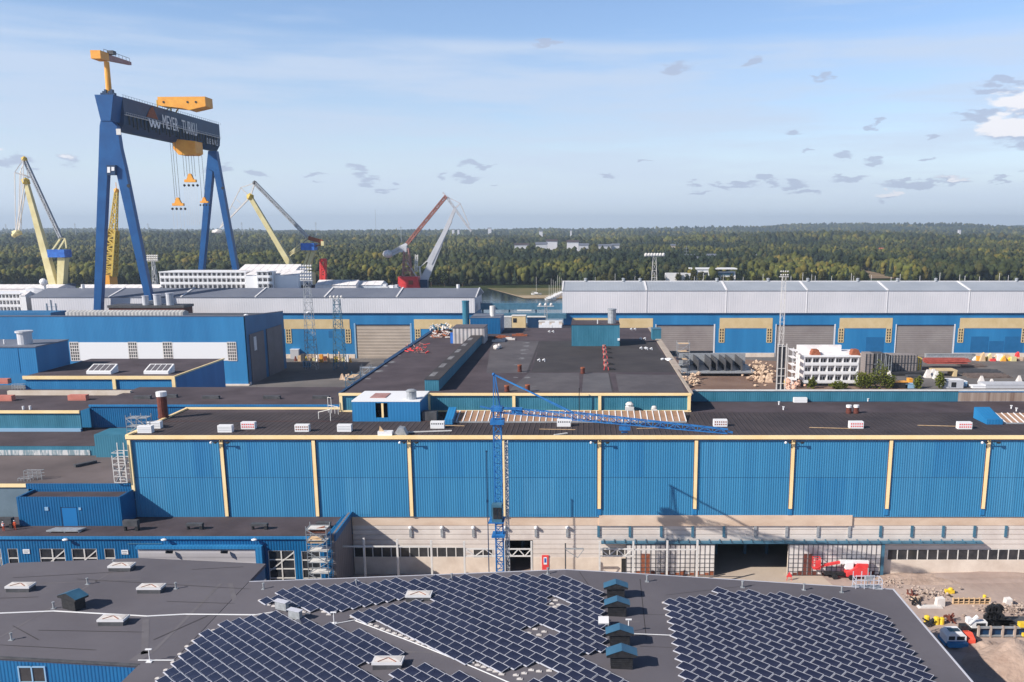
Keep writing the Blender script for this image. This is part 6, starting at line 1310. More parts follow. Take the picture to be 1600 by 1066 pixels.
# ------------------------------------------------------------------ ship blocks and covered decks behind the left hall
def decks(lab, px0, px1, pyt, Y, nd, nb, dep=20, ph=None, top=None, name='ship_block', base=0.0, dh=3.4, inner='glass'):
    p = V(px0, pyt, Y); q = V(px1, pyt, Y); zt = p.z; t = thing(name, lab, 'ship block', ((p.x+q.x)/2, Y, 0))
    b = MB(); b.box(p.x, q.x, Y+1.6, Y+dep, base, zt-.3); b.build('core', 'gridp' if inner == 'glass' else inner, t)
    b = MB(); e = MB(); w = MB()
    for k in range(nd):
        z = zt - dh*(k+1); b.box(p.x-.2, q.x+.2, Y, Y+1.7, z-.15, z+.2); e.box(p.x, q.x, Y-.05, Y+.05, z+.2, z+1.25)
        for i in range(nb+1):
            x = p.x+(q.x-p.x)*i/nb; e.box(x-.22, x+.22, Y+.06, Y+1.6, z+.2, z+dh-.15)
            if i < nb: u = (q.x-p.x)/nb; w.box(x+u*.2, x+u*.42, Y+1.52, Y+1.58, z+.3, z+2.5); w.box(x+u*.6, x+u*.82, Y+1.52, Y+1.58, z+.3, z+2.5)
    b.build('deck_slab', 'bwhite', t); e.build('balcony_wall', 'bwhite', t); builds(w, 'window', 'glass', t)
    b = MB(); b.box(p.x-.5, q.x+.5, Y-.3, Y+dep+.3, zt-.35, zt+.1); b.build('top_deck', 'bwhite', t)
    return t, p, q, zt
def white_box(lab, px0, px1, pyt, Y, dep, m='wfab', slope=0, name='wrapped_block', cat='ship block'):
    p = V(px0, pyt, Y); q = V(px1, pyt, Y); t = thing(name, lab, cat, ((p.x+q.x)/2, Y, 0))
    b = MB(); b.box(p.x, q.x, Y, Y+dep, 0, p.z-2); b.build('wall', m, t)
    b = MB(); n = max(3, int((q.x-p.x)/4)); 
    for i in range(n):
        a = p.x+(q.x-p.x)*i/n; c_ = p.x+(q.x-p.x)*(i+1)/n-.25; b.prism([(Y-.4, p.z-2), (Y+dep*.5, p.z+slope), (Y+dep+.4, p.z-2)], a, c_, 'X')
    b.build('tarpaulin_roof', 'wfab', t); return t
decks('white ship block with two balcony decks between the gantry pylons', 249, 382, 425, 505, 4, 18, 22)
white_box('white wrapped ship block right of the balcony decks', 383, 465, 424, 500, 26, 'bwhite')
decks('white ship block with open deck bays right beside the wrapped block', 401, 425, 424, 497, 4, 3, 6)
white_box('sloping white tarpaulin roof over the wrapped ship blocks', 372, 462, 417, 515, 22, slope=1)
white_box('long low white tarpaulin roof left of the balcony decks', 120, 247, 446, 500, 16, name='tarpaulin_hall', cat='tarpaulin hall')
white_box('long low white tarpaulin roof at the far left edge', -60, 88, 446, 540, 20, name='tarpaulin_hall', cat='tarpaulin hall')
white_box('pinkish white tarpaulin roof beside the red mast', 492, 556, 440, 505, 16, slope=.5, name='tarpaulin_hall', cat='tarpaulin hall')
white_box('bluish white tarpaulin roof left of the red crane house', 557, 596, 440, 510, 16, mat('bluish sheeting', (.45, .5, .58), (.6, .64, .7), .3, .6), name='tarpaulin_hall', cat='tarpaulin hall')
decks('white balcony decks at the far left edge below the tarpaulin roof', -60, 30, 459, 470, 6, 16, 20)
white_box('smooth white stair tower at the right of the far left balcony decks', 31, 39, 456, 469, 10, 'bwhite')
decks('greyish white deck bays between the stair tower and the left hall', 39.5, 53, 459, 476, 5, 2, 14)
b = MB(); p = V(45, 455, 480); b.ball((p.x, 485, p.z-2), 5, 2, (1.6, 1, .7)); one(b, 'grey_dome', 'silver', 'grey rounded cover above the far left decks', 'cover')
b = MB(); p = V(68, 441, 520); b.ball((p.x, 520, p.z), 2.2, 2); b.box(p.x-.6, p.x+.6, 519, 521, 0, p.z-1); one(b, 'radar_dome', 'bwhite', 'small white dome on a post left of the far left crane', 'dome')
for i, (px, py, w_) in enumerate([(610, 450, 5), (478, 446, 6), (470, 440, 4), (600, 448, 4), (618, 449, 3)]):
    p = V(px, py, 505); b = MB(); b.box(p.x-w_/2, p.x+w_/2, 505, 512, 0, p.z); b.box(p.x-w_/4, p.x+w_/4, 506, 510, p.z, p.z+1.3); one(b, 'site_container', ['bwhite', 'navy', 'silver', 'white', 'silver'][i], '%s container peeking over the left hall roof' % ['white', 'dark', 'grey', 'pale', 'small grey'][i], 'container')

# ------------------------------------------------------------------ connecting things in the gap between the halls
t = thing('pipe_bridge', 'blue pipe bridge crossing the gap between the two far halls', 'pipe bridge', (-35, 470, 0))
gzb = lambda py: V(800, py, 470).z
b = MB(); b.box(-55, -12, 470, 474, gzb(484), gzb(474.5)); b.build('deck', 'rail', t)
b = MB()
for k in range(22): b.bar((-55+k*2, 470, gzb(474.4)), (-55+k*2, 470, gzb(472)), .15)
b.bar((-55, 470, gzb(472)), (-12, 470, gzb(472)), .2); b.build('railing', 'rail', t)
b = MB(); 
for x in (-54, -40, -26): b.box(x-.4, x+.4, 471, 472, 0, gzb(484)-.02)
builds(b, 'leg', 'rail', t)
b = MB(); b.box(-58, -10, 463, 467, gzb(496), gzb(488.5)); one(b, 'blue_parapet', 'rail', 'blue grey parapet wall low in the gap between the far halls', 'wall')
for px0, px1, py0, py1, Y, m, lb in [(800, 821, 494, 508, 410, 'creamp', 'cream site hut with dark window in the gap'), (808, 830, 478, 486, 480, 'bwhite', 'white container on the pipe bridge'), (786, 799, 496, 507, 412, 'grey', 'grey rounded tank hut beside the cream hut'), (824, 852, 496, 506, 420, 'navy', 'dark blue shed right of the cream hut'), (842, 878, 503, 510, 400, 'conc', 'pale wall strip behind the upper block')]:
    a_, c_ = V(px0, py1, Y), V(px1, py0, Y); t = thing('site_hut', lb, 'hut', (a_.x, Y, 0)); b = MB(); b.box(a_.x, c_.x, Y, Y+4, 0 if Y < 440 else a_.z, c_.z); b.build('body', m, t); b = MB(); b.box(a_.x-.2, c_.x+.2, Y-.2, Y+4.2, c_.z, c_.z+.3); b.build('roof', 'steelw', t)
    if px0 == 800: b = MB(); b.box(a_.x+.5, a_.x+2.2, Y-.08, Y-.01, c_.z-3, c_.z-1); b.build('window', 'glass', t)
for i in range(7):
    p = V(845+i*5, 508, 340+i*3); b = MB(); b.box(p.x-.8, p.x+.8, p.y, p.y+1.5, 0, p.z+.7*(i % 3)); one(b, 'pallet_stack', 'bwhite', 'white pallet stack %s behind the upper block roof' % ['first', 'second', 'third', 'fourth', 'fifth', 'sixth', 'seventh'][i] + ' from the left', 'pallet stack', 'white pallet stacks')

# ------------------------------------------------------------------ yard behind the parapet
def yp(px, py, z=0): return G(px, py, z)
# white balcony module
Ym = G(1300, 604, 0).y
t, p, q, zt = decks('white three deck ship module with brown windows standing in the yard', 1258, 1342, 557, Ym, 3, 7, 10, dh=V(1300, 557, Ym).z/3.4, inner='gridp')
b = MB(); w0 = V(1247, 548, Ym+9); w1 = V(1316, 540, Ym+9); b.box(w0.x, w1.x, Ym+10, Ym+12, 0, w1.z); b.box(w0.x, V(1346, 545, Ym).x, Ym+6, Ym+16, w0.z-1.2, w0.z-.4); b.build('rear_wall', 'wfab', t)
b = MB(); b.box(p.x-1, q.x+1, Ym+.5, Ym+9, -.02, 1.9); b.build('support_trestle', 'black', t)
for i, (px, lb) in enumerate([(1273, 'left'), (1335, 'right')]):
    g = V(px, 556, Ym+5); b = MB(); b.prism([(g.x-2.2, zt), (g.x+2.2, zt), (g.x+1.1, zt+2.4), (g.x-1.1, zt+2.4)], Ym+3, Ym+7, 'Y'); one(b, 'rust_cover', 'rust', '%s rust red cover on top of the white three deck module' % lb, 'cover')
for k, (px, py, h) in enumerate([(1240, 600, 42), (1243, 580, 24)]):
    pass
rs = random.Random(3)
a_, c_ = V(1236, 603, Ym-2), V(1247, 545, Ym-2)
scaffold('white sheeted scaffold beside the left end of the three deck module', a_.x, c_.x, Ym-2, Ym+6, 0, c_.z-1, 3, 1, m='bwhite', deckm='wfab')
a_, c_ = V(1213, 600, 350), V(1229, 541, 350)
t = thing('dark_stair_tower', 'dark net covered stair tower on a pipe base left of the white module', 'stair tower', ((a_.x+c_.x)/2, 350, 0))
b = MB(); b.box(a_.x+.6, c_.x-.4, 350, 354, 3.4, c_.z); b.build('net_cover', 'dgrey', t)
b = MB()
for x in (a_.x, (a_.x+c_.x)/2, c_.x): b.bar((x, 349.6, 0), (x, 349.6, c_.z+1), .35)
for z in (3.3, 6, 9, 12, c_.z): b.bar((a_.x, 349.6, z), (c_.x, 349.6, z), .25)
b.build('frame', 'steelw', t)
b = MB(); b.box(a_.x-1.5, c_.x+1, 347, 355, .3, 1.1); b.box(a_.x-1, c_.x+.5, 346.5, 350, 1.6, 2.2); b.build('pipe_base', 'grey', t)
# grey steel deck section
g0, g1 = G(1068, 588, 0), G(1160, 588, 0); YD = g0.y
t = thing('steel_section', 'grey ribbed steel deck section lying in the yard in front of the open gate', 'ship section', ((g0.x+g1.x)/2, YD, 0))
zd = V(1100, 581, YD).z
b = MB(); b.box(g0.x+2, g1.x+4, YD, YD+22, .8, zd-.6); b.build('underside', 'black', t); b = MB(); b.box(g0.x-1, g1.x+6, YD-1, YD+24, zd-.6, zd); b.build('deck_plate', 'grey', t)
for px in (1074, 1090, 1109, 1119, 1132, 1142, 1158):
    x = V(px, 575, YD+3).x; b = MB(); b.box(x, x+.5, YD+2, YD+22, zd, zd+5.0); b.build('web_plate', 'dgrey', t)
b = MB(); b.box(g0.x, g1.x+5, YD+22, YD+22.6, zd, zd+5.5); b.build('rear_plate', 'grey', t)
rockp = lambda cx, cy, sx, sy, n, zmax, sd: (lambda rr: [(lambda p: (p.x, p.y, rr.uniform(0, 1)**1.5*zmax))(G(cx+rr.gauss(0, sx), cy+rr.gauss(0, sy), 0)) for _ in range(n)])(random.Random(sd))
rock_pile('rock_heap', 'heap of cream boulders against the right side of the upper block', 'rock heap', rockp(1076, 598, 7, 4, 130, 2.6, 1), 'pinkrock', 1, rmin=.4, rmax=1.2)
rock_pile('scrap_heap', 'jumbled cream and white concrete cones right of the grey steel section', 'concrete heap', rockp(1188, 585, 11, 7, 170, 3, 2), 'pinkrock', 2, rmin=.35, rmax=1.15)
rock_pile('scrap_heap', 'pinkish rubble heap at the foot of the white three deck module', 'rubble heap', rockp(1238, 604, 9, 2.5, 50, 2.4, 4), mat('pink rubble', (.6, .34, .24), (.75, .5, .4), .8, .85), 4, rmin=.5, rmax=1.2)
def cone_block(px, py, h, lab, m='pinkrock', grp='concrete cone blocks in the yard'):
    h *= .72; m = 'gridp' if m == 'bwhite' else m; p = G(px, py, 0); b = MB(); w_ = h*.42; b.add([(p.x-w_, p.y-w_, -.02), (p.x+w_, p.y-w_, -.02), (p.x+w_, p.y+w_, -.02), (p.x-w_, p.y+w_, -.02), (p.x-w_*.3, p.y-w_*.3, h), (p.x+w_*.3, p.y-w_*.3, h), (p.x+w_*.3, p.y+w_*.3, h), (p.x-w_*.3, p.y+w_*.3, h)], [(3,2,1,0),(4,5,6,7),(0,1,5,4),(1,2,6,5),(2,3,7,6),(3,0,4,7)])
    one(b, 'concrete_cone', m, lab, 'concrete block', grp)
for i, (px, py, h, m) in enumerate([(1201, 597, 5.5, 'pinkrock'), (1189, 597, 4, 'pinkrock'), (1239, 601, 4.5, 'bwhite'), (1389, 588, 3.5, 'bwhite'), (1449, 590, 5, 'bwhite'), (1453, 587, 4, 'bwhite'), (1458, 589, 5, 'bwhite'), (1463, 592, 5, 'bwhite'), (1533, 598, 4.2, 'bwhite'), (1549, 601, 3.4, 'bwhite'), (1592, 596, 3.6, 'bwhite'), (1222, 603, 3, 'yellow'), (1226, 603, 3, 'yellow')]):
    cone_block(px, py, h, ['large cream cone block below the dark stair tower', 'smaller cream cone block left of the large one', 'white cone block left of the white module', 'white cone block right of the bushes', 'leftmost of four white cone blocks before the red stack', 'second of four white cone blocks before the red stack', 'third of four white cone blocks before the red stack', 'rightmost of four white cone blocks before the red stack', 'white cone block right of the steel profiles', 'small white cone block nearest the parapet', 'white cone block at the far right edge', 'left yellow block above the parapet', 'right yellow block above the parapet'][i], m)
# profile stacks
def profile_stack(px0, px1, py, z, n, rows, m, lab, cat='steel stack', dy=1.2, name='profile_stack', rowh=.55):
    a_, c_ = G(px0, py, 0), G(px1, py, 0); b = MB(); rr = random.Random(px0)
    for r in range(rows):
        for k in range(n): b.bar((a_.x+rr.uniform(0, 2), a_.y+k*dy, z+r*rowh+.2), (c_.x-rr.uniform(0, 3), a_.y+k*dy+rr.uniform(-.6, .6), z+r*rowh+.2), .6, .38)
    return one(b, name, m, lab, cat)
profile_stack(1444, 1520, 577, 2.6, 4, 3, mat('red oxide steel', (.30, .05, .04), (.50, .12, .09), .5, .7), 'red painted steel beam stack on a timber trestle in the yard', dy=2.1, rowh=.85)
t = thing('timber_trestle', 'cream timber trestle under the red beam stack', 'trestle', (G(1475, 585).x, G(1475, 585).y, 0))
for px in (1462, 1491):
    p = G(px, 588, 0); b = MB(); b.box(p.x-.8, p.x+.8, p.y-1, p.y+6, -.02, 2.5); b.build('leg', 'creamp', t)
p = G(1462, 588, 0); q = G(1491, 588, 0); b = MB(); b.box(p.x-1, q.x+1, p.y-1, p.y+6, 2.5, 2.9); b.build('beam', 'creamp', t)
p = G(1443, 560, 0); q = G(1520, 560, 0); b = MB(); b.box(p.x, q.x, p.y-3, p.y-1, 0, 2.4); b.box(p.x, q.x, p.y-3.3, p.y-.7, 2.4, 2.7); one(b, 'grey_rack', 'grey', 'long grey rack behind the red beam stack', 'rack')
for i, (a, c, py) in enumerate([(1500, 1545, 574), (1494, 1570, 584), (1512, 1584, 591)]):
    profile_stack(a, c, py, 0, 7, 2, 'dgrey' if i % 2 else mat('brown steel profiles', (.12, .09, .08), (.22, .17, .15), .5, .7), '%s row of dark steel profiles lying in the right yard' % ['rear', 'middle', 'front'][i], dy=1.5)
for i, (a, c, y0, y1, m) in enumerate([(1352, 1364, 586, 553, 'grey'), (1364, 1382, 586, 553, 'dgrey'), (1384, 1392, 586, 556, 'black'), (1393, 1432, 580, 555, 'grey'), (1433, 1440, 579, 560, 'yellow')]):
    g = G(a, y0, 0); zz = V(a, y1, g.y).z; q = V(c, y0, g.y); t = thing('steel_block', '%s behind the green bushes' % ['grey scaffold frame block', 'dark ribbed steel panel block', 'black steel block', 'long grey ribbed steel section', 'small yellow machine'][i], 'steel block', (g.x, g.y, 0))
    b = MB(); b.box(g.x, q.x, g.y+.5, g.y+8, -.02, zz); b.build('body', m if m != 'grey' else 'gate', t)
    b = MB(); n = max(2, int((q.x-g.x)/1.4))
    for k in range(n+1): x = g.x+(q.x-g.x)*k/n; b.box(x-.12, x+.12, g.y+.2, g.y+.48, 0, zz)
    b.box(g.x, q.x, g.y+.1, g.y+.19, zz*.5, zz*.5+.2); b.build('rib', 'grey' if m != 'grey' else 'dgrey', t)
g0, g1 = G(1381, 587, 0), G(1440, 583, 0); b = MB(); b.box(g0.x, g1.x, g0.y-1, g0.y+5, -.02, 1.2); one(b, 'dark_barge_base', 'black', 'long dark base under the grey ribbed section', 'base')
# things just behind the parapet
def small_box(px0, px1, pyb_, pyt, m, lab, cat, dep=3, name='container', roofm=None):
    a_ = G(px0, pyb_, 0); zz = V(px0, pyt, a_.y).z; c_ = V(px1, pyb_, a_.y); t = thing(name, lab, cat, ((a_.x+c_.x)/2, a_.y, 0))
    b = MB(); b.box(a_.x, c_.x, a_.y, a_.y+dep, 0, zz-.2); b.build('body', m, t); b = MB(); b.box(a_.x-.1, c_.x+.1, a_.y-.1, a_.y+dep+.1, zz-.19, zz); b.build('roof', roofm or m, t); return t
small_box(1475, 1505, 607, 594, 'silver', 'grey site cabin with white roof behind the parapet', 'cabin', 5, 'site_cabin', 'bwhite'); p = G(1486, 607); b = MB(); b.box(p.x, p.x+2, p.y-.1, p.y-.02, .5, 2.6); one(b, 'cabin_opening', 'black', 'black sheet standing for the dark opening of the grey site cabin', 'sheet')  # upright black sheet on the cabin front drawn as a dark opening
small_box(1494, 1511, 604, 596, 'lblue', 'pale blue tarpaulin covered trailer right of the grey cabin', 'trailer', 6, 'trailer', 'bwhite')
small_box(1520, 1540, 607, 603, 'bwhite', 'low white covered stack behind the parapet', 'stack', 4); small_box(1540, 1612, 607, 601, 'silver', 'long low grey covered stack behind the parapet at the right edge', 'stack', 8)
small_box(1396, 1418, 607, 597, 'black', 'dark truck with orange load behind the bushes', 'truck', 4, 'truck', 'orange'); small_box(1420, 1426, 600, 592, 'orange', 'orange tank right of the dark truck', 'tank', 3, 'tank'); small_box(1415, 1431, 607, 600, 'lblue', 'light blue container in front of the orange tank', 'container', 3)
small_box(1418, 1440, 592, 587, 'dgrey', 'dark machine behind the light blue container', 'machine', 3, 'machine')
for i in range(14):
    px = 1525 + i*5.4; m = ['bwhite', 'yellow', 'pinkrock', 'ply', 'red', 'orange', 'paley'][i*5 % 7]; g = G(px, 563.5 + (i % 3)*.6, 0); b = MB(); h = 1.2+(i*7 % 5)*.55
    if i % 2: b.box(g.x-1.3, g.x+1.3, g.y, g.y+2, 0, h)
    else: b.prism([(g.x-1.4, 0), (g.x+1.4, 0), (g.x+.5, h+1), (g.x-.6, h)], g.y, g.y+1.8, 'Y')
    one(b, 'stored_item', m, '%s stored item by the right hall plinth, number %s from the left' % ({'bwhite': 'white', 'pinkrock': 'cream', 'ply': 'tan', 'paley': 'pale yellow'}.get(m, m), ['one', 'two', 'three', 'four', 'five', 'six', 'seven', 'eight', 'nine', 'ten', 'eleven', 'twelve', 'thirteen', 'fourteen'][i]), 'stored item', 'items along the right hall plinth')
for i in range(16):
    px = 462 + i*5.7; m = ['rusty2', 'yellow', 'bwhite', 'ply', 'pinkrock', 'orange', 'dgrey', 'paley'][i*3 % 8]; g = G(px, 564 + (i % 4)*.8, 0); b = MB(); h = 1.6+(i*7 % 5)*.6
    if i % 3: b.box(g.x-.8, g.x+.8, g.y, g.y+1.6, 0, h)
    else: b.tube((g.x, g.y, 0), (g.x, g.y, h+.8), .9, 8, .3)
    one(b, 'stored_item', m, '%s stored item in the row left of the beige gate, number %s' % ({'bwhite': 'white', 'pinkrock': 'cream', 'ply': 'tan', 'rusty2': 'brown', 'dgrey': 'dark', 'paley': 'pale yellow'}.get(m, m), ['one', 'two', 'three', 'four', 'five', 'six', 'seven', 'eight', 'nine', 'ten', 'eleven', 'twelve', 'thirteen', 'fourteen', 'fifteen', 'sixteen'][i]), 'stored item', 'items left of the beige gate')
t = small_box(454, 467, 561, 546, 'silver', 'pale open shelter beside the big blue hall corner', 'shelter', 4, 'shelter', 'bwhite')
g = G(480, 574); t = thing('lift_basket', 'light blue frame basket lying in the shaded yard', 'basket', (g.x, g.y, 0)); b = MB(); b.box(g.x-1.6, g.x+1.6, g.y-.2, g.y+1.5, .2, 2.9); b.build('panel', 'rail', t); b = MB()
for x in (-1.7, 0, 1.7): b.bar((g.x+x, g.y-.4, 0), (g.x+x, g.y-.4, 3.1), .3)
b.bar((g.x-1.7, g.y-.4, 3), (g.x+1.7, g.y-.4, 3), .3); b.bar((g.x-1.7, g.y-.4, .3), (g.x+1.7, g.y-.4, .3), .3); b.build('frame', 'lblue', t)
for i, px in enumerate((535, 541.5, 545)):
    cone_block(px, 593 + (i == 1), 3.6, ['left', 'middle', 'right'][i] + ' of three cream cone blocks in the yard left of the upper block', 'pinkrock', 'cone blocks left of the upper block')
g = G(563, 578, 29); scaffold('pale grey stair frame at the left flank of the upper block', g.x, g.x+5, g.y, g.y+2, 25.5, 29.5, 2, 2, m='grey', deckm='grey')

# ------------------------------------------------------------------ shrubs in the yard
def leaf_crown(c, rx, ry, rz_, n, s, seed, mcol):
    rg = np.random.default_rng(seed)
    d = rg.normal(size=(n, 3)); d /= np.linalg.norm(d, axis=1)[:, None]; r = rg.random(n)**.45
    lump = 1 + .35*np.sin(d[:, 0]*5+seed)*np.cos(d[:, 2]*4+seed*2)
    p = d*r[:, None]*lump[:, None]*np.array([rx, ry, rz_]) + np.array(c)
    a = rg.normal(size=(n, 3)); a /= np.linalg.norm(a, axis=1)[:, None]; b_ = np.cross(a, rg.normal(size=(n, 3))); b_ /= np.linalg.norm(b_, axis=1)[:, None]
    ss = s*rg.uniform(.6, 1.4, n)[:, None]
    v = np.stack([p-a*ss, p+b_*ss*.6, p+a*ss, p-b_*ss*.6], 1).reshape(-1, 3); f = np.arange(n*4).reshape(-1, 4)
    b = MB(); b.v = [tuple(x) for x in v]; b.f = [tuple(x) for x in f]; return b
for i, (px, pyb_, hh, wd, lb) in enumerate([(1268, 607, 4.6, 1.8, 'small bright bush left of the white module base'), (1345, 607, 7.5, 3.4, 'green bush in front of the right end of the white module'), (1357, 607, 6.5, 3.5, 'wide green bush left of the tallest bush'),
        (1376, 607, 11, 3.6, 'tallest green bush with a pointed top in the yard'), (1389, 607, 6, 2.6, 'low green bush right of the tallest bush'), (1310, 608, 3.5, 4.0, 'low bush below the middle of the white module'), (1433, 607, 5, 1.9, 'small dark bush beside the light blue container'), (1468, 607, 7.0, 2.2, 'bright yellow green bush left of the grey site cabin')]):
    g = G(px, pyb_, 0); t = thing('bush', lb, 'bush', (g.x, g.y, 0))
    b = MB(); b.tube((g.x, g.y, 0), (g.x, g.y, hh*.7), .15, 6, .05)
    for k in range(4): b.tube((g.x, g.y, hh*.2), (g.x+wd*.5*cos(k*1.7), g.y+wd*.4*sin(k*1.7), hh*.6), .07, 5, .03)
    b.build('stem', 'bark', t); leaf_crown((g.x, g.y, hh*.5), wd, wd*.8, hh*.52, 700, .38, i+3, None).build('foliage', 'shrub', t)

# ------------------------------------------------------------------ building site at the lower right
g0 = G(1560, 1000); 
for i, (pts_, lab, m, rm) in enumerate([((1445, 930, 22, 5, 150, 1.0), 'rubble heap of broken concrete beside the right roof corner', 'rock', (.15, .6)), ((1560, 955, 22, 4, 130, 1.0), 'rubble heap with pale slabs behind the timber frame', 'rock', (.15, .55)),
        ((1395, 912, 12, 4, 70, .6), 'scattered rubble between the boom lift and the roof corner', 'rock', (.12, .4)), ((1590, 955, 12, 4, 70, 1.0), 'rubble heap at the right edge of the site', 'rock', (.2, .6)), ((1125, 915, 14, 2.5, 60, .5), 'low spoil line in front of the sliding gates', 'rock', (.12, .35))]):
    cx_, cy_, sx__, sy__, n, zm = pts_; rock_pile('rubble_heap', lab, 'rubble heap', rockp(cx_, cy_, sx__, sy__, n, zm, 20+i), m, 30+i, rmin=rm[0]*.5, rmax=rm[1]*.55)
def mound(name, label, cx_, cy_, rx, ry, h, m, seed):
    g = G(cx_, cy_); b = MB(); n = 22; vs = []; 
    for j in range(n+1):
        for i in range(n+1):
            u, v_ = i/n*2-1, j/n*2-1; r = hypot(u, v_); k = max(0, 1-r*r)
            nn = mnoise.noise(Vector((u*2+seed, v_*2, seed)))*.6 + mnoise.noise(Vector((u*7, v_*7, seed)))*.2
            vs.append((g.x+u*rx, g.y+v_*ry, -.25 + h*k*(1+nn)))
    b.add(vs, [(j*(n+1)+i, j*(n+1)+i+1, (j+1)*(n+1)+i+1, (j+1)*(n+1)+i) for j in range(n) for i in range(n)])
    o = one(b, name, m, label, 'earth mound'); o.data.polygons.foreach_set('use_smooth', [True]*len(o.data.polygons))
mound('earth_mound', 'large smooth sandy earth mound at the lower right corner', 1612, 1040, 11, 7, 3.2, 'rubble', 1.5); mound('earth_mound', 'low sandy mound beside the red loader bucket', 1530, 1012, 5, 2.6, 1.3, 'rubble', 3.3)
mound('earth_mound', 'low grey brown earth bank in front of the ribbon windows', 1520, 902, 24, 3.6, .8, 'ground', 5.1); mound('earth_mound', 'flat earth bank near the roof corner', 1440, 905, 12, 3.6, .9, 'rubble', 7.7)
# boom lift
g = G(1340, 903); X, Y = g.x, g.y
t = thing('boom_lift', 'red and white boom lift parked before the right sliding gate', 'boom lift', (X, Y, 0))
b = MB(); b.prism([(X-2.4, .6), (X+1.9, .6), (X+1.9, 1.4), (X+1.5, 2.2), (X-.4, 2.6), (X-1.6, 1.9), (X-2.4, 1.5)], Y-1.0, Y+1.0, 'Y'); b.build('body', 'red', t)
for dx in (-1.6, 1.2):
    for dy in (-1.1, 1.1): w_ = MB(); w_.tube((X+dx, Y+dy-.2, .5), (X+dx, Y+dy+.2, .5), .5, 14); w_.build('wheel', 'black', t)
b = MB(); b.bar((X+1.9, Y, 3.2), (X-3.6, Y, 3.3), .7, .6); b.box(X-2.6, X-1.1, Y-.5, Y+.5, 1.9, 3.3); b.build('boom', 'bwhite', t)
b = MB(); b.prism([(X-.8, 2.2), (X+1.7, 2.2), (X+1.7, 3.0), (X-.4, 3.1)], Y-.7, Y+.7, 'Y'); b.bar((X-3.6, Y, 3.2), (X-6.6, Y, 2.6), .5, .45); b.build('jib', 'red', t)
b = MB()
for dx in (-.75, .55):
    for dy in (-.6, .6): b.bar((X-8+dx, Y+dy, 2.0), (X-8+dx, Y+dy, 4.2), .1)
for z in (2.0, 3.1, 4.1):
    for dy in (-.6, .6): b.bar((X-8.75, Y+dy, z), (X-7.45, Y+dy, z), .1)
    for dx in (-8.75, -7.45): b.bar((X+dx, Y-.6, z), (X+dx, Y+.6, z), .1)
b.box(X-8.75, X-7.45, Y-.6, Y+.6, 1.9, 2.0); b.box(X-8.4, X-7.5, Y-.64, Y-.5, 2.4, 3.8); b.bar((X-7.4, Y, 2.2), (X-6.5, Y, 2.5), .3); b.build('basket', 'red', t)
b = MB(); b.bar((X-6.6, Y-.2, 1.1), (X-2.6, Y-.2, .9), .7, .5); b.tube((X-4.6, Y-.9, .45), (X-4.6, Y+.9, .45), .5, 12); b.build('rear_axle', 'black', t)
text_mesh('BOOM', .1, 'x', 'red', t, (0, 0, 0), Matrix.Identity(3)) if False else None
# timber frame, barriers, yellow items
g = G(1500, 944); t = thing('formwork', 'long open timber formwork frame on the rubble', 'formwork', (g.x, g.y, 0))
x0, x1 = G(1488, 946).x, G(1562, 946).x; b = MB(); b.box(x0, x1, g.y-.1, g.y+.1, 1.25, 1.45); b.box(x0, x1, g.y-.1, g.y+.1, .5, .65); b.box(x0, x1, g.y-.12, g.y+.08, .0, .15); b.build('rail', 'ply', t)
b = MB()
for k in range(8): x = x0+(x1-x0)*k/7; b.box(x-.1, x+.1, g.y-.16, g.y+.4, 0, 1.5)
b.build('rib', 'ply', t); b = MB(); b.box(x0+.1, x1-.1, g.y+.12, g.y+.2, .02, 1.3); b.build('hole_shade_sheet', 'black', t)  # black sheet painted as the dark of the holes between the ribs
for i, (px, py, s_, lab) in enumerate([(1485, 927, .8, 'small yellow machine alone on the rubble'), (1538, 936, .6, 'yellow barrel behind the timber frame'), (1448, 972, .9, 'leftmost yellow drum beside the roof edge'), (1463, 975, 1.0, 'middle yellow drum beside the roof edge'), (1471, 975, .9, 'rightmost lime yellow drum beside the roof edge')]):
    g = G(px, py); b = MB(); s_ *= .72; b.tube((g.x, g.y, 0), (g.x, g.y, s_*1.6), s_*.7, 10); b.tube((g.x, g.y, s_*1.6), (g.x, g.y, s_*1.85), s_*.75, 10, s_*.4)
    if i == 0: b.box(g.x-1.0, g.x+.6, g.y-.4, g.y+.4, .1, .7)
    one(b, 'yellow_drum', 'yellow', lab, 'drum')
for i, (px, py, w_, h, m, lab) in enumerate([(1468, 946, 1.5, 1.5, 'gridp', 'upright pale concrete block left of the timber frame'), (1574, 945, 1.2, 1.3, 'gridp', 'upright pale block right of the timber frame'), (1430, 938, 1.6, .7, 'pinkrock', 'pale slab beside the right roof edge'), (1453, 949, 4.5, .25, 'gridp', 'long white slab lying by the roof edge')]):
    g = G(px, py); b = MB(); b.prism([(g.x-w_/2, 0), (g.x+w_/2, -.02), (g.x+w_/2*.9, h), (g.x-w_/2*.8, h*.9)], g.y-.6, g.y+.6, 'Y'); one(b, 'concrete_slab', m, lab, 'concrete block')
for i, (px, py) in enumerate([(1424, 934), (1430, 945), (1451, 978), (1484, 972)]):
    g = G(px, py); b = MB(); rr = random.Random(i)
    for k in range(9): b.bar((g.x+rr.uniform(-1, 1), g.y+rr.uniform(-1, 1), rr.uniform(0, .6)), (g.x+rr.uniform(-1, 1), g.y+rr.uniform(-1, 1), rr.uniform(.4, 1.3)), .22)
    one(b, 'scrap_bundle', 'rusty2' if i % 3 == 0 else 'black', '%s twisted dark scrap bundle beside the right roof edge' % ['first and farthest', 'second', 'third', 'nearest'][i], 'scrap')
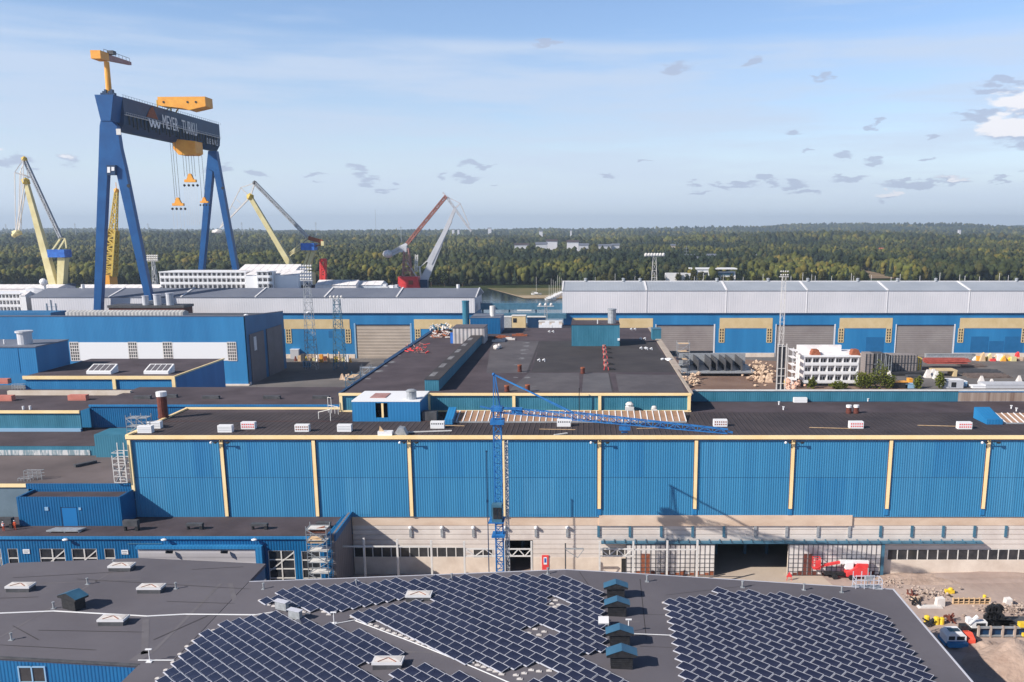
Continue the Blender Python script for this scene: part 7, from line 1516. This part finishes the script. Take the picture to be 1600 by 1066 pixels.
# truck with white crane body, blue cab, red bucket loader, tyre heap
g = G(1494, 1012); X, Y = g.x, g.y
t = thing('white_truck', 'white bodied truck with blue front half hidden by the roof edge', 'truck', (X, Y, 0))
b = MB(); b.prism([(X-2.8, 1.3), (X+2.4, 1.3), (X+2.4, 3.2), (X+1.5, 4.0), (X-1.8, 4.0), (X-2.8, 3.2)], Y-.2, Y+4.2, 'Y'); b.build('cab', 'bwhite', t)
b = MB(); b.box(X-2.2, X-.6, Y-.26, Y-.21, 2.2, 3.2); b.box(X-.1, X+1.9, Y-.26, Y-.21, 2.2, 3.2); b.box(X-1.6, X+1.3, Y+1, Y+3, 4.01, 4.05); b.build('window', 'glass', t)
b = MB(); b.box(X-2.6, X+2.4, Y-1.6, Y-.3, .7, 1.9); b.box(X-2.9, X+2.6, Y-.1, Y+5, .5, 1.28); b.build('bumper', 'clad2', t)
for dx in (-2.0, 1.8):
    for dy in (.4, 3.8): w_ = MB(); w_.tube((X+dx-.3, Y+dy, .6), (X+dx+.3, Y+dy, .6), .6, 12); w_.build('wheel', 'black', t)
g = G(1517, 1004); X, Y = g.x, g.y
t = thing('front_loader', 'red fronted wheel loader beside the white truck', 'wheel loader', (X, Y, 0))
b = MB(); b.prism([(Y-3.2, 1.2), (Y+2.2, 1.6), (Y+2.2, 3.0), (Y-.4, 3.6), (Y-3.2, 2.4)], X-1.3, X+1.1, 'X'); b.build('bonnet', mat('loader red', (.75, .08, .05), (.85, .12, .07), .6, .5), t)
b = MB(); b.box(X-1.2, X+1.0, Y+2.3, Y+4.6, 1.2, 4.4); b.build('cab', 'black', t)
for dx in (-1.7, 1.6):
    for dy in (-2, 3): w_ = MB(); w_.tube((X+dx-.4, Y+dy, 1.0), (X+dx+.4, Y+dy, 1.0), 1.0, 14); w_.build('wheel', 'black', t)
g = G(1527, 985); X, Y = g.x, g.y
t = thing('mobile_crane', 'cream mobile crane cab with raised panel behind the red loader', 'mobile crane', (X, Y, 0))
b = MB(); b.box(X-1.2, X+3.8, Y-1, Y+1.4, 1.2, 3.2); b.bar((X-2.0, Y-.6, 2.6), (X+.6, Y-.6, 5.2), 1.3, .5); b.box(X-2.6, X-1.2, Y-1, Y+1, 2.6, 4.4); b.build('cab', 'bwhite', t); b = MB(); b.box(X+.2, X+3.2, Y-1.06, Y-1.01, 1.9, 2.9); b.build('window', 'glass', t)
b = MB(); b.box(X-2.6, X+9, Y-1.2, Y+1.2, .6, 1.19); b.build('chassis', 'black', t)
for dx in (-1.6, .8, 3.2, 5.6, 8.0): w_ = MB(); w_.tube((X+dx, Y-1.4, .7), (X+dx, Y-1.0, .7), .7, 12); w_.build('wheel', 'black', t)
rr = random.Random(9)
for i in range(26):
    a, row = i % 9, i // 9; g = G(1541 + a*4.2 + row*2, 981 - (a % 2)*2, 0); b = MB(); r0 = .75; z0_ = .75 + row*1.25 if a < 6 - row else .75
    for k in range(12):
        a0, a1 = 2*pi*k/12, 2*pi*(k+1)/12; b.bar((g.x+r0*cos(a0)*.8, g.y, z0_+r0*sin(a0)*.8), (g.x+r0*cos(a1)*.8, g.y, z0_+r0*sin(a1)*.8), .55, .42)
    tag(b.build('tyre', 'black'), 'black tyre in the tyre stack right of the cream crane cab', 'tyre', 'stacked black tyres')
p0_, p1_ = G(1505, 975), G(1640, 975); 
g = G(1560, 996); t = thing('steel_barrier', 'long grey barrier rail with yellow beam at its right end', 'barrier', (g.x, g.y, 0)); x0, x1 = G(1528, 996).x, G(1660, 996).x
b = MB(); b.box(x0, x1, g.y-.15, g.y+.15, 1.6, 1.9); b.box(x0, x1, g.y-.15, g.y+.15, .2, .4); b.build('rail', 'grey', t); b = MB()
for k in range(8): x = x0+(x1-x0)*k/7; b.box(x-.15, x+.15, g.y-.2, g.y+.2, 0, 2.0)
b.build('post', 'rock', t); b = MB(); b.box(x0+.5, x1, g.y+.2, g.y+1.2, .4, 1.4); b.build('infill', 'navy', t)
b = MB(); b.box(G(1583, 990).x, G(1650, 990).x, g.y-.6, g.y+.4, 2.0, 2.7); b.box(G(1583, 990).x+.5, G(1650, 990).x, g.y-.8, g.y-.3, .5, 1.0); b.build('beam', 'yellow', t)
x0 = G(1570, 975).x; b = MB(); b.box(x0, x0+20, G(1570, 982).y, G(1570, 969).y, .0, .7); one(b, 'dark_trench_cover', 'dgrey', 'dark flat cover slab behind the yellow beam', 'cover')
for nm, sc_ in (('white_truck', .62), ('front_loader', .52), ('mobile_crane', .52), ('formwork', .78)):
    bpy.data.objects[nm].scale = (sc_, sc_, sc_)
bpy.data.objects['front_loader'].location.x += -.6; bpy.data.objects['mobile_crane'].location.x -= .6
# warning sign by the gate
g = G(1233, 907); b = MB(); b.bar((g.x-.5, g.y, 0), (g.x, g.y, 1.7), .1); b.bar((g.x+.5, g.y, 0), (g.x, g.y, 1.7), .1); b.prism([(g.x-.6, .7), (g.x+.6, .7), (g.x, 1.8)], g.y-.06, g.y+.02, 'Y'); one(b, 'warning_sign', 'red', 'small red and white site sign on the road edge', 'sign')

# ------------------------------------------------------------------ far shore: forest, houses, boats
def ico(sub):
    bm = bmesh.new(); bmesh.ops.create_icosphere(bm, subdivisions=sub, radius=1); v = np.array([x.co[:] for x in bm.verts]); f = np.array([[y.index for y in x.verts] for x in bm.faces]); bm.free(); return v, f
I1, I2 = ico(1), ico(2)
def cone_(n, lay):
    vs, fs = [], []
    for k in range(lay):
        z0, z1, r = .12 + .88*k/lay, .12 + .88*(k+1.5)/lay, 1 - .85*k/lay; s = len(vs)
        for i in range(n): a = 2*pi*(i + .5*(k % 2))/n; vs.append((r*cos(a)*(1+.2*sin(i*2.7)), r*sin(a), z0*2-1))
        vs.append((0, 0, min(z1, 1)*2-1))
        for i in range(n): fs.append((s+i, s+(i+1) % n, s+n))
    return np.array(vs), np.array(fs)
CN = cone_(7, 4)
def pal(rg, n, Y=None):
    base = np.array([[.016, .030, .012], [.022, .038, .014], [.035, .052, .016], [.060, .066, .018], [.075, .070, .020], [.050, .060, .022], [.085, .070, .024]])
    w = np.array([.27, .22, .17, .13, .10, .08, .03]); i = rg.choice(7, n, p=w); return base[i] * rg.uniform(.75, 1.3, (n, 1))
def forest(name, label, spots, seed, lumps=3, kind='stuff'):
    rg = np.random.default_rng(seed); V_, F_, C_ = [], [], []; off = 0; n = len(spots); cl = pal(rg, n)
    for i, (x, y, z, h, con) in enumerate(spots):
        c = cl[i]
        # neighbouring trees share a kind
        k = mnoise.noise(Vector((x/230, y/420, 3))) + .35*mnoise.noise(Vector((x/50, y/90, 5)))
        c = (c*.45 + np.array([.041, .044, .018])*.55) * (1.3 + .75*k); 
        if k > .12: c = c * np.array([1.75, 1.5, 1.0])
        if con or k < -.2: c = np.array([.022, .033, .018]) * rg.uniform(.85, 1.3); con = con or rg.random() < .6
        if con:
            v, f = CN; vv = v * np.array([h*.2, h*.2, h*.5]) + np.array([x, y, z+h*.5]); V_.append(vv); F_.append(f+off); off += len(vv); C_.append(np.repeat(c[None], len(vv), 0)*rg.uniform(.8, 1.25, (len(vv), 1)))
        else:
            m = lumps if isinstance(lumps, int) else lumps(y)
            for _ in range(m):
                v, f = I1; s = h*rg.uniform(.13, .25) if m > 1 else h*.34
                o = np.array([x, y, z]) + np.array([rg.normal()*h*.11, rg.normal()*h*.11, h*rg.uniform(.3, .92)]) if m > 1 else np.array([x, y, z+h*.62])
                vv = v*(1+rg.uniform(-.3, .3, (len(v), 1)))*s*np.array([1, 1, 1.35]) + o; V_.append(vv); F_.append(f+off); off += len(vv)
                C_.append(np.repeat((c*rg.uniform(.85, 1.18))[None], len(vv), 0)*rg.uniform(.85, 1.15, (len(vv), 1)))
    vv = np.concatenate(V_).astype(np.float32); ff = np.concatenate(F_).astype(np.int32); cc = np.concatenate(C_)
    me = bpy.data.meshes.new(name); me.vertices.add(len(vv)); me.vertices.foreach_set('co', vv.ravel()); me.loops.add(ff.size); me.loops.foreach_set('vertex_index', ff.ravel())
    me.polygons.add(len(ff)); me.polygons.foreach_set('loop_start', np.arange(0, ff.size, 3, dtype=np.int32)); me.update(calc_edges=True)
    ca = me.color_attributes.new('Col', 'FLOAT_COLOR', 'POINT'); ca.data.foreach_set('color', np.concatenate([cc, np.ones((len(cc), 1))], 1).astype(np.float32).ravel())
    me.materials.append(M['leafv']); o = bpy.data.objects.new(name, me); COL.objects.link(o); return tag(o, label, 'forest', kind=kind)
clear = []                          # clearings: (x, y, radius x, radius y)
def cleared(x, y): return any(((x-a)/rx)**2 + ((y-b_)/ry)**2 < 1 for a, b_, rx, ry in clear)
houses = [(815, 386, 1850, 34, 12, 10), (846, 388, 1800, 26, 14, 20), (862, 384, 1830, 26, 13, 22), (895, 386, 1820, 28, 13, 24), (912, 389, 1800, 22, 13, 18), (945, 388, 1850, 30, 12, 12), (962, 387, 1860, 18, 12, 12), (1052, 388, 1900, 10, 11, 14), (1078, 404, 1500, 18, 10, 10), (1090, 407, 1480, 26, 10, 8), (1112, 404, 1520, 16, 10, 12), (1190, 404, 1530, 18, 10, 12), (1380, 392, 2000, 16, 10, 9), (1403, 395, 1950, 10, 9, 8), (1420, 397, 1950, 10, 9, 8), (1500, 361, 4200, 12, 14, 10), (708, 360, 5000, 16, 14, 9), (716, 360, 4900, 12, 14, 9), (765, 358, 5000, 22, 14, 9), (845, 363, 3600, 16, 14, 8), (892, 362, 3700, 8, 12, 9)]
houses = [(a, b_, c, d*.85, e, f*.72) for a, b_, c, d, e, f in houses]
for (px, py, Y, wd, dp, hh) in houses: p = V(px, py, Y); clear.append((p.x, Y-14, wd*.7+4, 26))
clear += [(V(1298, 418, 1350).x, 1330, 48, 250), (V(1420, 418, 1380).x, 1400, 90, 45), (V(1110, 425, 1120).x, 1110, 80, 40), (V(1022, 430, 1080).x, 1080, 50, 30), (V(820, 450, 1040).x, 1050, 70, 22)]
rg = np.random.default_rng(42); sp1 = []
def fill(y0, y1, step, hmin, hmax, out, pc=.22, left=-.72, right=.56, margin=1.0):
    y = y0
    while y < y1:
        x = left*y - 40
        while x < right*y + 40:
            xx, yy_ = x + rg.uniform(-.45, .45)*step, y + rg.uniform(-.45, .45)*step
            if not cleared(xx, yy_) and not (xx > 330 and yy_ < 1110): out.append((xx, yy_, elev(xx, yy_)-.5, rg.uniform(hmin, hmax)*(1+.25*mnoise.noise(Vector((xx/70, yy_/70, 9)))), rg.random() < pc))
            x += step
        y += step*.9
fill(1062, 1420, 8.5, 13, 22, sp1); n1 = len(sp1)
forest('forest', 'dense mixed forest of pines and birches along the far shore', sp1, 1, 5)
sp2 = []; fill(1420, 2500, 12.5, 13, 22, sp2); forest('forest', 'rising mixed forest behind the shore wood', sp2, 2, lambda y: 3)
sp3 = []; fill(2500, 4300, 25, 18, 30, sp3, .15); forest('forest', 'distant darker forest below the hills', sp3, 3, lambda y: 1)
sp4 = []; fill(4300, 8200, 50, 20, 32, sp4, .1); forest('forest', 'farthest wooded ridge on the horizon', sp4, 4, lambda y: 1)
# trees one can tell apart on the near edge of the wood
def proto_tree(seed, con):
    rr = random.Random(seed); t = thing('pine_tree' if con else 'birch_tree', '', 'tree'); h = 18
    b = MB(); b.tube((0, 0, -1.5), (0, 0, h*.75), .32, 6, .12)
    for k in range(5): a = k*2.2; z = h*(.38+.08*k); b.tube((0, 0, z), (2.4*cos(a), 2.4*sin(a), z+1.6), .12, 4, .04)
    b.build('trunk', 'bark', t)
    if con:
        mb = MB(); v, f = cone_(9, 6); mb.add([(x*3.2*(1+rr.uniform(-.2, .2)), y*3.2*(1+rr.uniform(-.2, .2)), (z+1)*h*.42+3.5) for x, y, z in v], [tuple(i) for i in f])
    else: mb = leaf_crown((0, 0, h*.62), 3.6, 3.6, h*.36, 420, 1.0, seed, None)
    me_o = mb.build('crown', 'leafv', t); me = me_o.data; ca = me.color_attributes.new('Col', 'FLOAT_COLOR', 'POINT')
    c = ([.016, .030, .013] if con else [(.045, .06, .018), (.07, .07, .02), (.03, .045, .015)][seed % 3]); n = len(me.vertices); arr = np.ones((n, 4), np.float32); g_ = np.random.default_rng(seed).uniform(.7, 1.35, (n//4+1, 1)).repeat(4, 0)[:n]; arr[:, :3] = np.array(c)*g_; ca.data.foreach_set('color', arr.ravel()); return t
protos = [proto_tree(s, s % 4 == 3) for s in range(6)]
used_p = set(); k = 0
for i in range(130):
    x = -780 + i*8.7 + rg.uniform(-2, 2); y = 1050 + rg.uniform(-6, 6)
    if cleared(x, y) or x > 330: continue
    j = int(rg.integers(6)); P_ = protos[j]; o = P_ if j not in used_p else copy_tree(P_); used_p.add(j); s_ = rg.uniform(.75, 1.2)
    o.location = (x, y, elev(x, y)-.5); o.rotation_euler[2] = rg.uniform(0, 6); o.scale = (s_, s_, s_)
    con = j % 4 == 3; o['label'] = 'dark pine tree in the front row along the far shore' if con else 'leafy birch tree in the front row along the far shore'; o['category'] = 'tree'; o['group'] = 'front row %s on the far shore' % ('pines' if con else 'birches')
for i, (px, Y) in enumerate([(1345, 1330), (1350, 1330), (1357, 1330), (1364, 1335), (1372, 1335), (1380, 1340), (1388, 1340), (1395, 1345), (1410, 1350), (1425, 1350), (1330, 1330)]):
    j = [0, 1, 2, 4, 5][i % 5]; o = copy_tree(protos[j]); p = V(px, 425, Y); o.location = (p.x, Y, elev(p.x, Y)-.5); o.scale = (1.2, 1.2, 1.3); o.rotation_euler[2] = i; o['label'] = 'yellow green tree in the clump beside the brown field'; o['category'] = 'tree'; o['group'] = 'clump of trees by the brown field'
wallm = ['whall', 'bwhite', 'gatel', 'whall', mat('red brick wall', (.28, .1, .08), (.36, .15, .12), .3, .8), 'silver']
descr = ['pale block of flats leftmost in the wood', 'white apartment block, first of a bright pair', 'white apartment block with dark roof, second of a bright pair', 'white apartment block in the middle of the wood', 'small grey block right of the white apartment blocks', 'grey blue long block of flats at the right of the village', 'small grey block beside the long one', 'lone yellowish house high in the wood', 'blue grey house left of the waterside row', 'long white house in the waterside row', 'white house right in the waterside row', 'small white house near the dark wood', 'red roofed house on the far hillside', 'small white house on the far hillside', 'second small white house on the far hillside', 'tiny pale house high on the right hill', 'row of tiny pale houses on the left skyline', 'tiny pale houses left of the skyline gap', 'cluster of tiny pale houses on the skyline', 'small pale houses above the white blocks', 'tiny pale house right of the small pale houses']
for i, (px, py, Y, wd, dp, hh) in enumerate(houses):
    p = V(px, py, Y); z0_ = min(p.z-2, elev(p.x, Y)+6); zt = V(px, py, Y).z + hh*.55; zb_ = min(zt - hh, elev(p.x, Y)+2)
    t = thing('house', descr[i], 'house', (p.x, Y, zb_)); b = MB(); b.box(p.x-wd/2, p.x+wd/2, Y, Y+dp, zb_, zt); b.build('wall', wallm[[5, 5, 0, 0, 5, 5, 5, 2, 5, 0, 0, 5, 2, 5, 5, 0, 0, 0, 0, 0, 0][i]], t)
    b = MB(); b.prism([(Y-1, zt), (Y+dp+1, zt), (Y+dp/2, zt+dp*.28)], p.x-wd/2-1, p.x+wd/2+1, 'X'); b.build('roof', 'brick' if i == 12 else ('roofb' if i in (0, 2, 3) else 'rooffar'), t)
    if Y < 2000:
        for r in range(max(1, int(hh/4))):
            b = MB()
            for k in range(max(2, int(wd/4))): x = p.x-wd/2+1.2+k*(wd-2.4)/max(1, int(wd/4)-.5); b.box(x-.7, x+.7, Y-.1, Y-.01, zb_+1.6+r*3.8, zb_+3.6+r*3.8)
            builds(b, 'window', 'glass', t)
# clubhouse
Y = 1060; p, q = V(1080, 434, Y), V(1150, 434, Y); zt = V(1100, 421, Y).z; t = thing('clubhouse', 'white waterside building with blue roof corner behind the right hall', 'building', (p.x, Y, 0))
b = MB(); b.box(p.x, V(1115, 430, Y).x, Y, Y+20, -1, zt); b.box(V(1115, 430, Y).x, q.x, Y+4, Y+20, -1, zt-3); b.build('wall', 'bwhite', t); b = MB(); b.box(p.x-1, q.x+1, Y-1, Y+22, zt, zt+1.2); b.build('roof', 'bwhite', t)
b = MB(); b.box(V(1090, 430, Y).x, V(1106, 430, Y).x, Y-.2, Y-.02, zt-7, zt-3.5); b.build('window', 'glass', t); b = MB(); b.box(V(1116, 430, Y).x, q.x-2, Y+3.6, Y+3.9, zt-7, zt-4); b.build('window', 'rail', t)
b = MB(); b.box(V(1040, 434, 1050).x, V(1079, 434, 1050).x, 1050, 1060, -1, V(1050, 427, 1050).z); one(b, 'boat_shed', 'white', 'low white boat shed left of the clubhouse', 'shed')
# skyline masts
for i, (px, py0, py1, Y, w_) in enumerate([(587.5, 360, 328, 3200, .9), (494, 362, 347, 3000, 1.2), (626.5, 362, 354, 2600, 1.2), (232, 362, 349, 3000, 1.2), (378.5, 362, 347, 3000, 1.2), (118, 362, 349, 3000, 1.2), (10, 362, 350, 3000, 1.2), (1072, 405, 384, 1500, .5)]):
    p = V(px, py0, Y); b = MB(); z1 = V(px, py1, Y).z; b.bar((p.x, Y, elev(p.x, Y)), (p.x, Y, z1), w_); 
    if i: b.bar((p.x-5, Y, z1-4), (p.x+5, Y, z1-4), w_*.6); b.bar((p.x-4, Y, z1-9), (p.x+4, Y, z1-9), w_*.6)
    one(b, 'radio_mast' if i == 0 else 'pylon', 'grey', ['tall thin radio mast on the skyline between the dock cranes', 'skyline pylon right of the yellow crane', 'skyline pylon left of the red crane', 'skyline pylon between the gantry legs', 'skyline pylon behind the right gantry leg', 'skyline pylon left of the gantry crane', 'skyline pylon at the far left edge', 'thin pylon in the waterside wood'][i], 'mast')
# sail boats
def boat(px, Y, L_, mh, lab, m='bwhite', tilt=0):
    p = V(px, 450, Y); X = p.x; z = -1.2
    t = thing('sailboat', lab, 'sailboat', (X, Y, z), 'sail boats on the far shore')
    b = MB(); n = 8; vs = []
    for i in range(n+1):
        u = i/n*2-1; w_ = 1.5*(1-u*u*.9 if u < 0 else (1-u**3*.98)); vs += [(X+u*L_/2, Y-w_, z+1.9+.3*u*u), (X+u*L_/2*.92, Y, z+.1), (X+u*L_/2, Y+w_, z+1.9+.3*u*u)]
    b.add(vs, [f for i in range(n) for f in ((i*3, i*3+1, i*3+4, i*3+3), (i*3+1, i*3+2, i*3+5, i*3+4), (i*3+2, i*3, i*3+3, i*3+5))]); b.build('hull', m, t)
    b = MB(); b.box(X-L_*.2, X+L_*.15, Y-.8, Y+.8, z+1.9, z+2.8); b.build('cabin', m, t)
    b = MB(); b.bar((X, Y, z+1.9), (X, Y, z+mh), .22); b.bar((X-L_*.45, Y, z+3.2), (X, Y, z+3.2), .3); b.build('mast', 'steelw', t)
boat(838, 930, 11, 19, 'white sailboat with a tall mast on the sand in the gap')
for i in range(7): boat(858 + i*3.3, 860+i*14, 9+i % 3, 15+(i*5) % 7, '%s white sailboat in the cluster left of the right hall' % ['first', 'second', 'third', 'fourth', 'fifth', 'sixth', 'last'][i])
for i in range(24):
    px = 930 + i*28 + (i*37 % 17); Y = 1000 + (i*53 % 40); p = V(px, 440, Y); b = MB(); z1 = V(px, 433 - (i*29 % 8), Y).z; b.bar((p.x, Y, -1), (p.x, Y, z1), .28)
    b.box(p.x-4, p.x+4, Y-1.2, Y+1.2, -1.4, .8); one(b, 'moored_boat', 'bwhite', 'moored boat whose mast tip shows above the right hall roof', 'boat', 'moored boats behind the right hall')
for i, px in enumerate([1274, 1236, 1508, 1334]):
    p = V(px, 432, 1010); b = MB(); b.prism([(p.x-6, -1), (p.x+5, -1), (p.x+7, 3), (p.x-6, 2)], 1008, 1013, 'Y'); b.box(p.x-3, p.x+2, 1009, 1012, 3, 6); b.bar((p.x, 1010, 6), (p.x, 1010, V(px, 431, 1010).z), .3); one(b, 'motor_boat', 'bwhite', 'white motor boat seen over the right hall roof, %s' % ['beside the slim light mast', 'just right of the light mast head', 'near the right edge', 'before the brown field'][i], 'boat')
def field(x0, x1, y0, y1, n=14):
    b = MB(); vs = [(x0+(x1-x0)*i/n, y0+(y1-y0)*j/n, elev(x0+(x1-x0)*i/n, y0+(y1-y0)*j/n) + 1.6) for j in range(n+1) for i in range(n+1)]
    b.add(vs, [(j*(n+1)+i, j*(n+1)+i+1, (j+1)*(n+1)+i+1, (j+1)*(n+1)+i) for j in range(n) for i in range(n)]); return tag(b.build('field', 'fieldm'), kind='structure')
M['fieldm'] = mat('dry brown field', (.17, .12, .075), (.26, .19, .115), .02, .95)
fx0 = V(1298, 418, 1350).x; field(fx0-55, fx0+50, 1180, 1580)

# ------------------------------------------------------------------ haze
hm = bpy.data.materials.new('haze'); hm.use_nodes = True; n_ = hm.node_tree.nodes; n_.remove(n_['Principled BSDF'])
pv = n_.new('ShaderNodeVolumePrincipled'); pv.inputs['Color'].default_value = (.66, .80, .97, 1); pv.inputs['Density'].default_value = .00009; pv.inputs['Anisotropy'].default_value = .2
hm.node_tree.links.new(pv.outputs[0], n_['Material Output'].inputs['Volume'])
b = MB(); b.box(-11000, 10000, -400, 13000, -6, 235); o = b.build('haze', hm); tag(o, kind='stuff')
for m_ in bpy.data.materials: pass
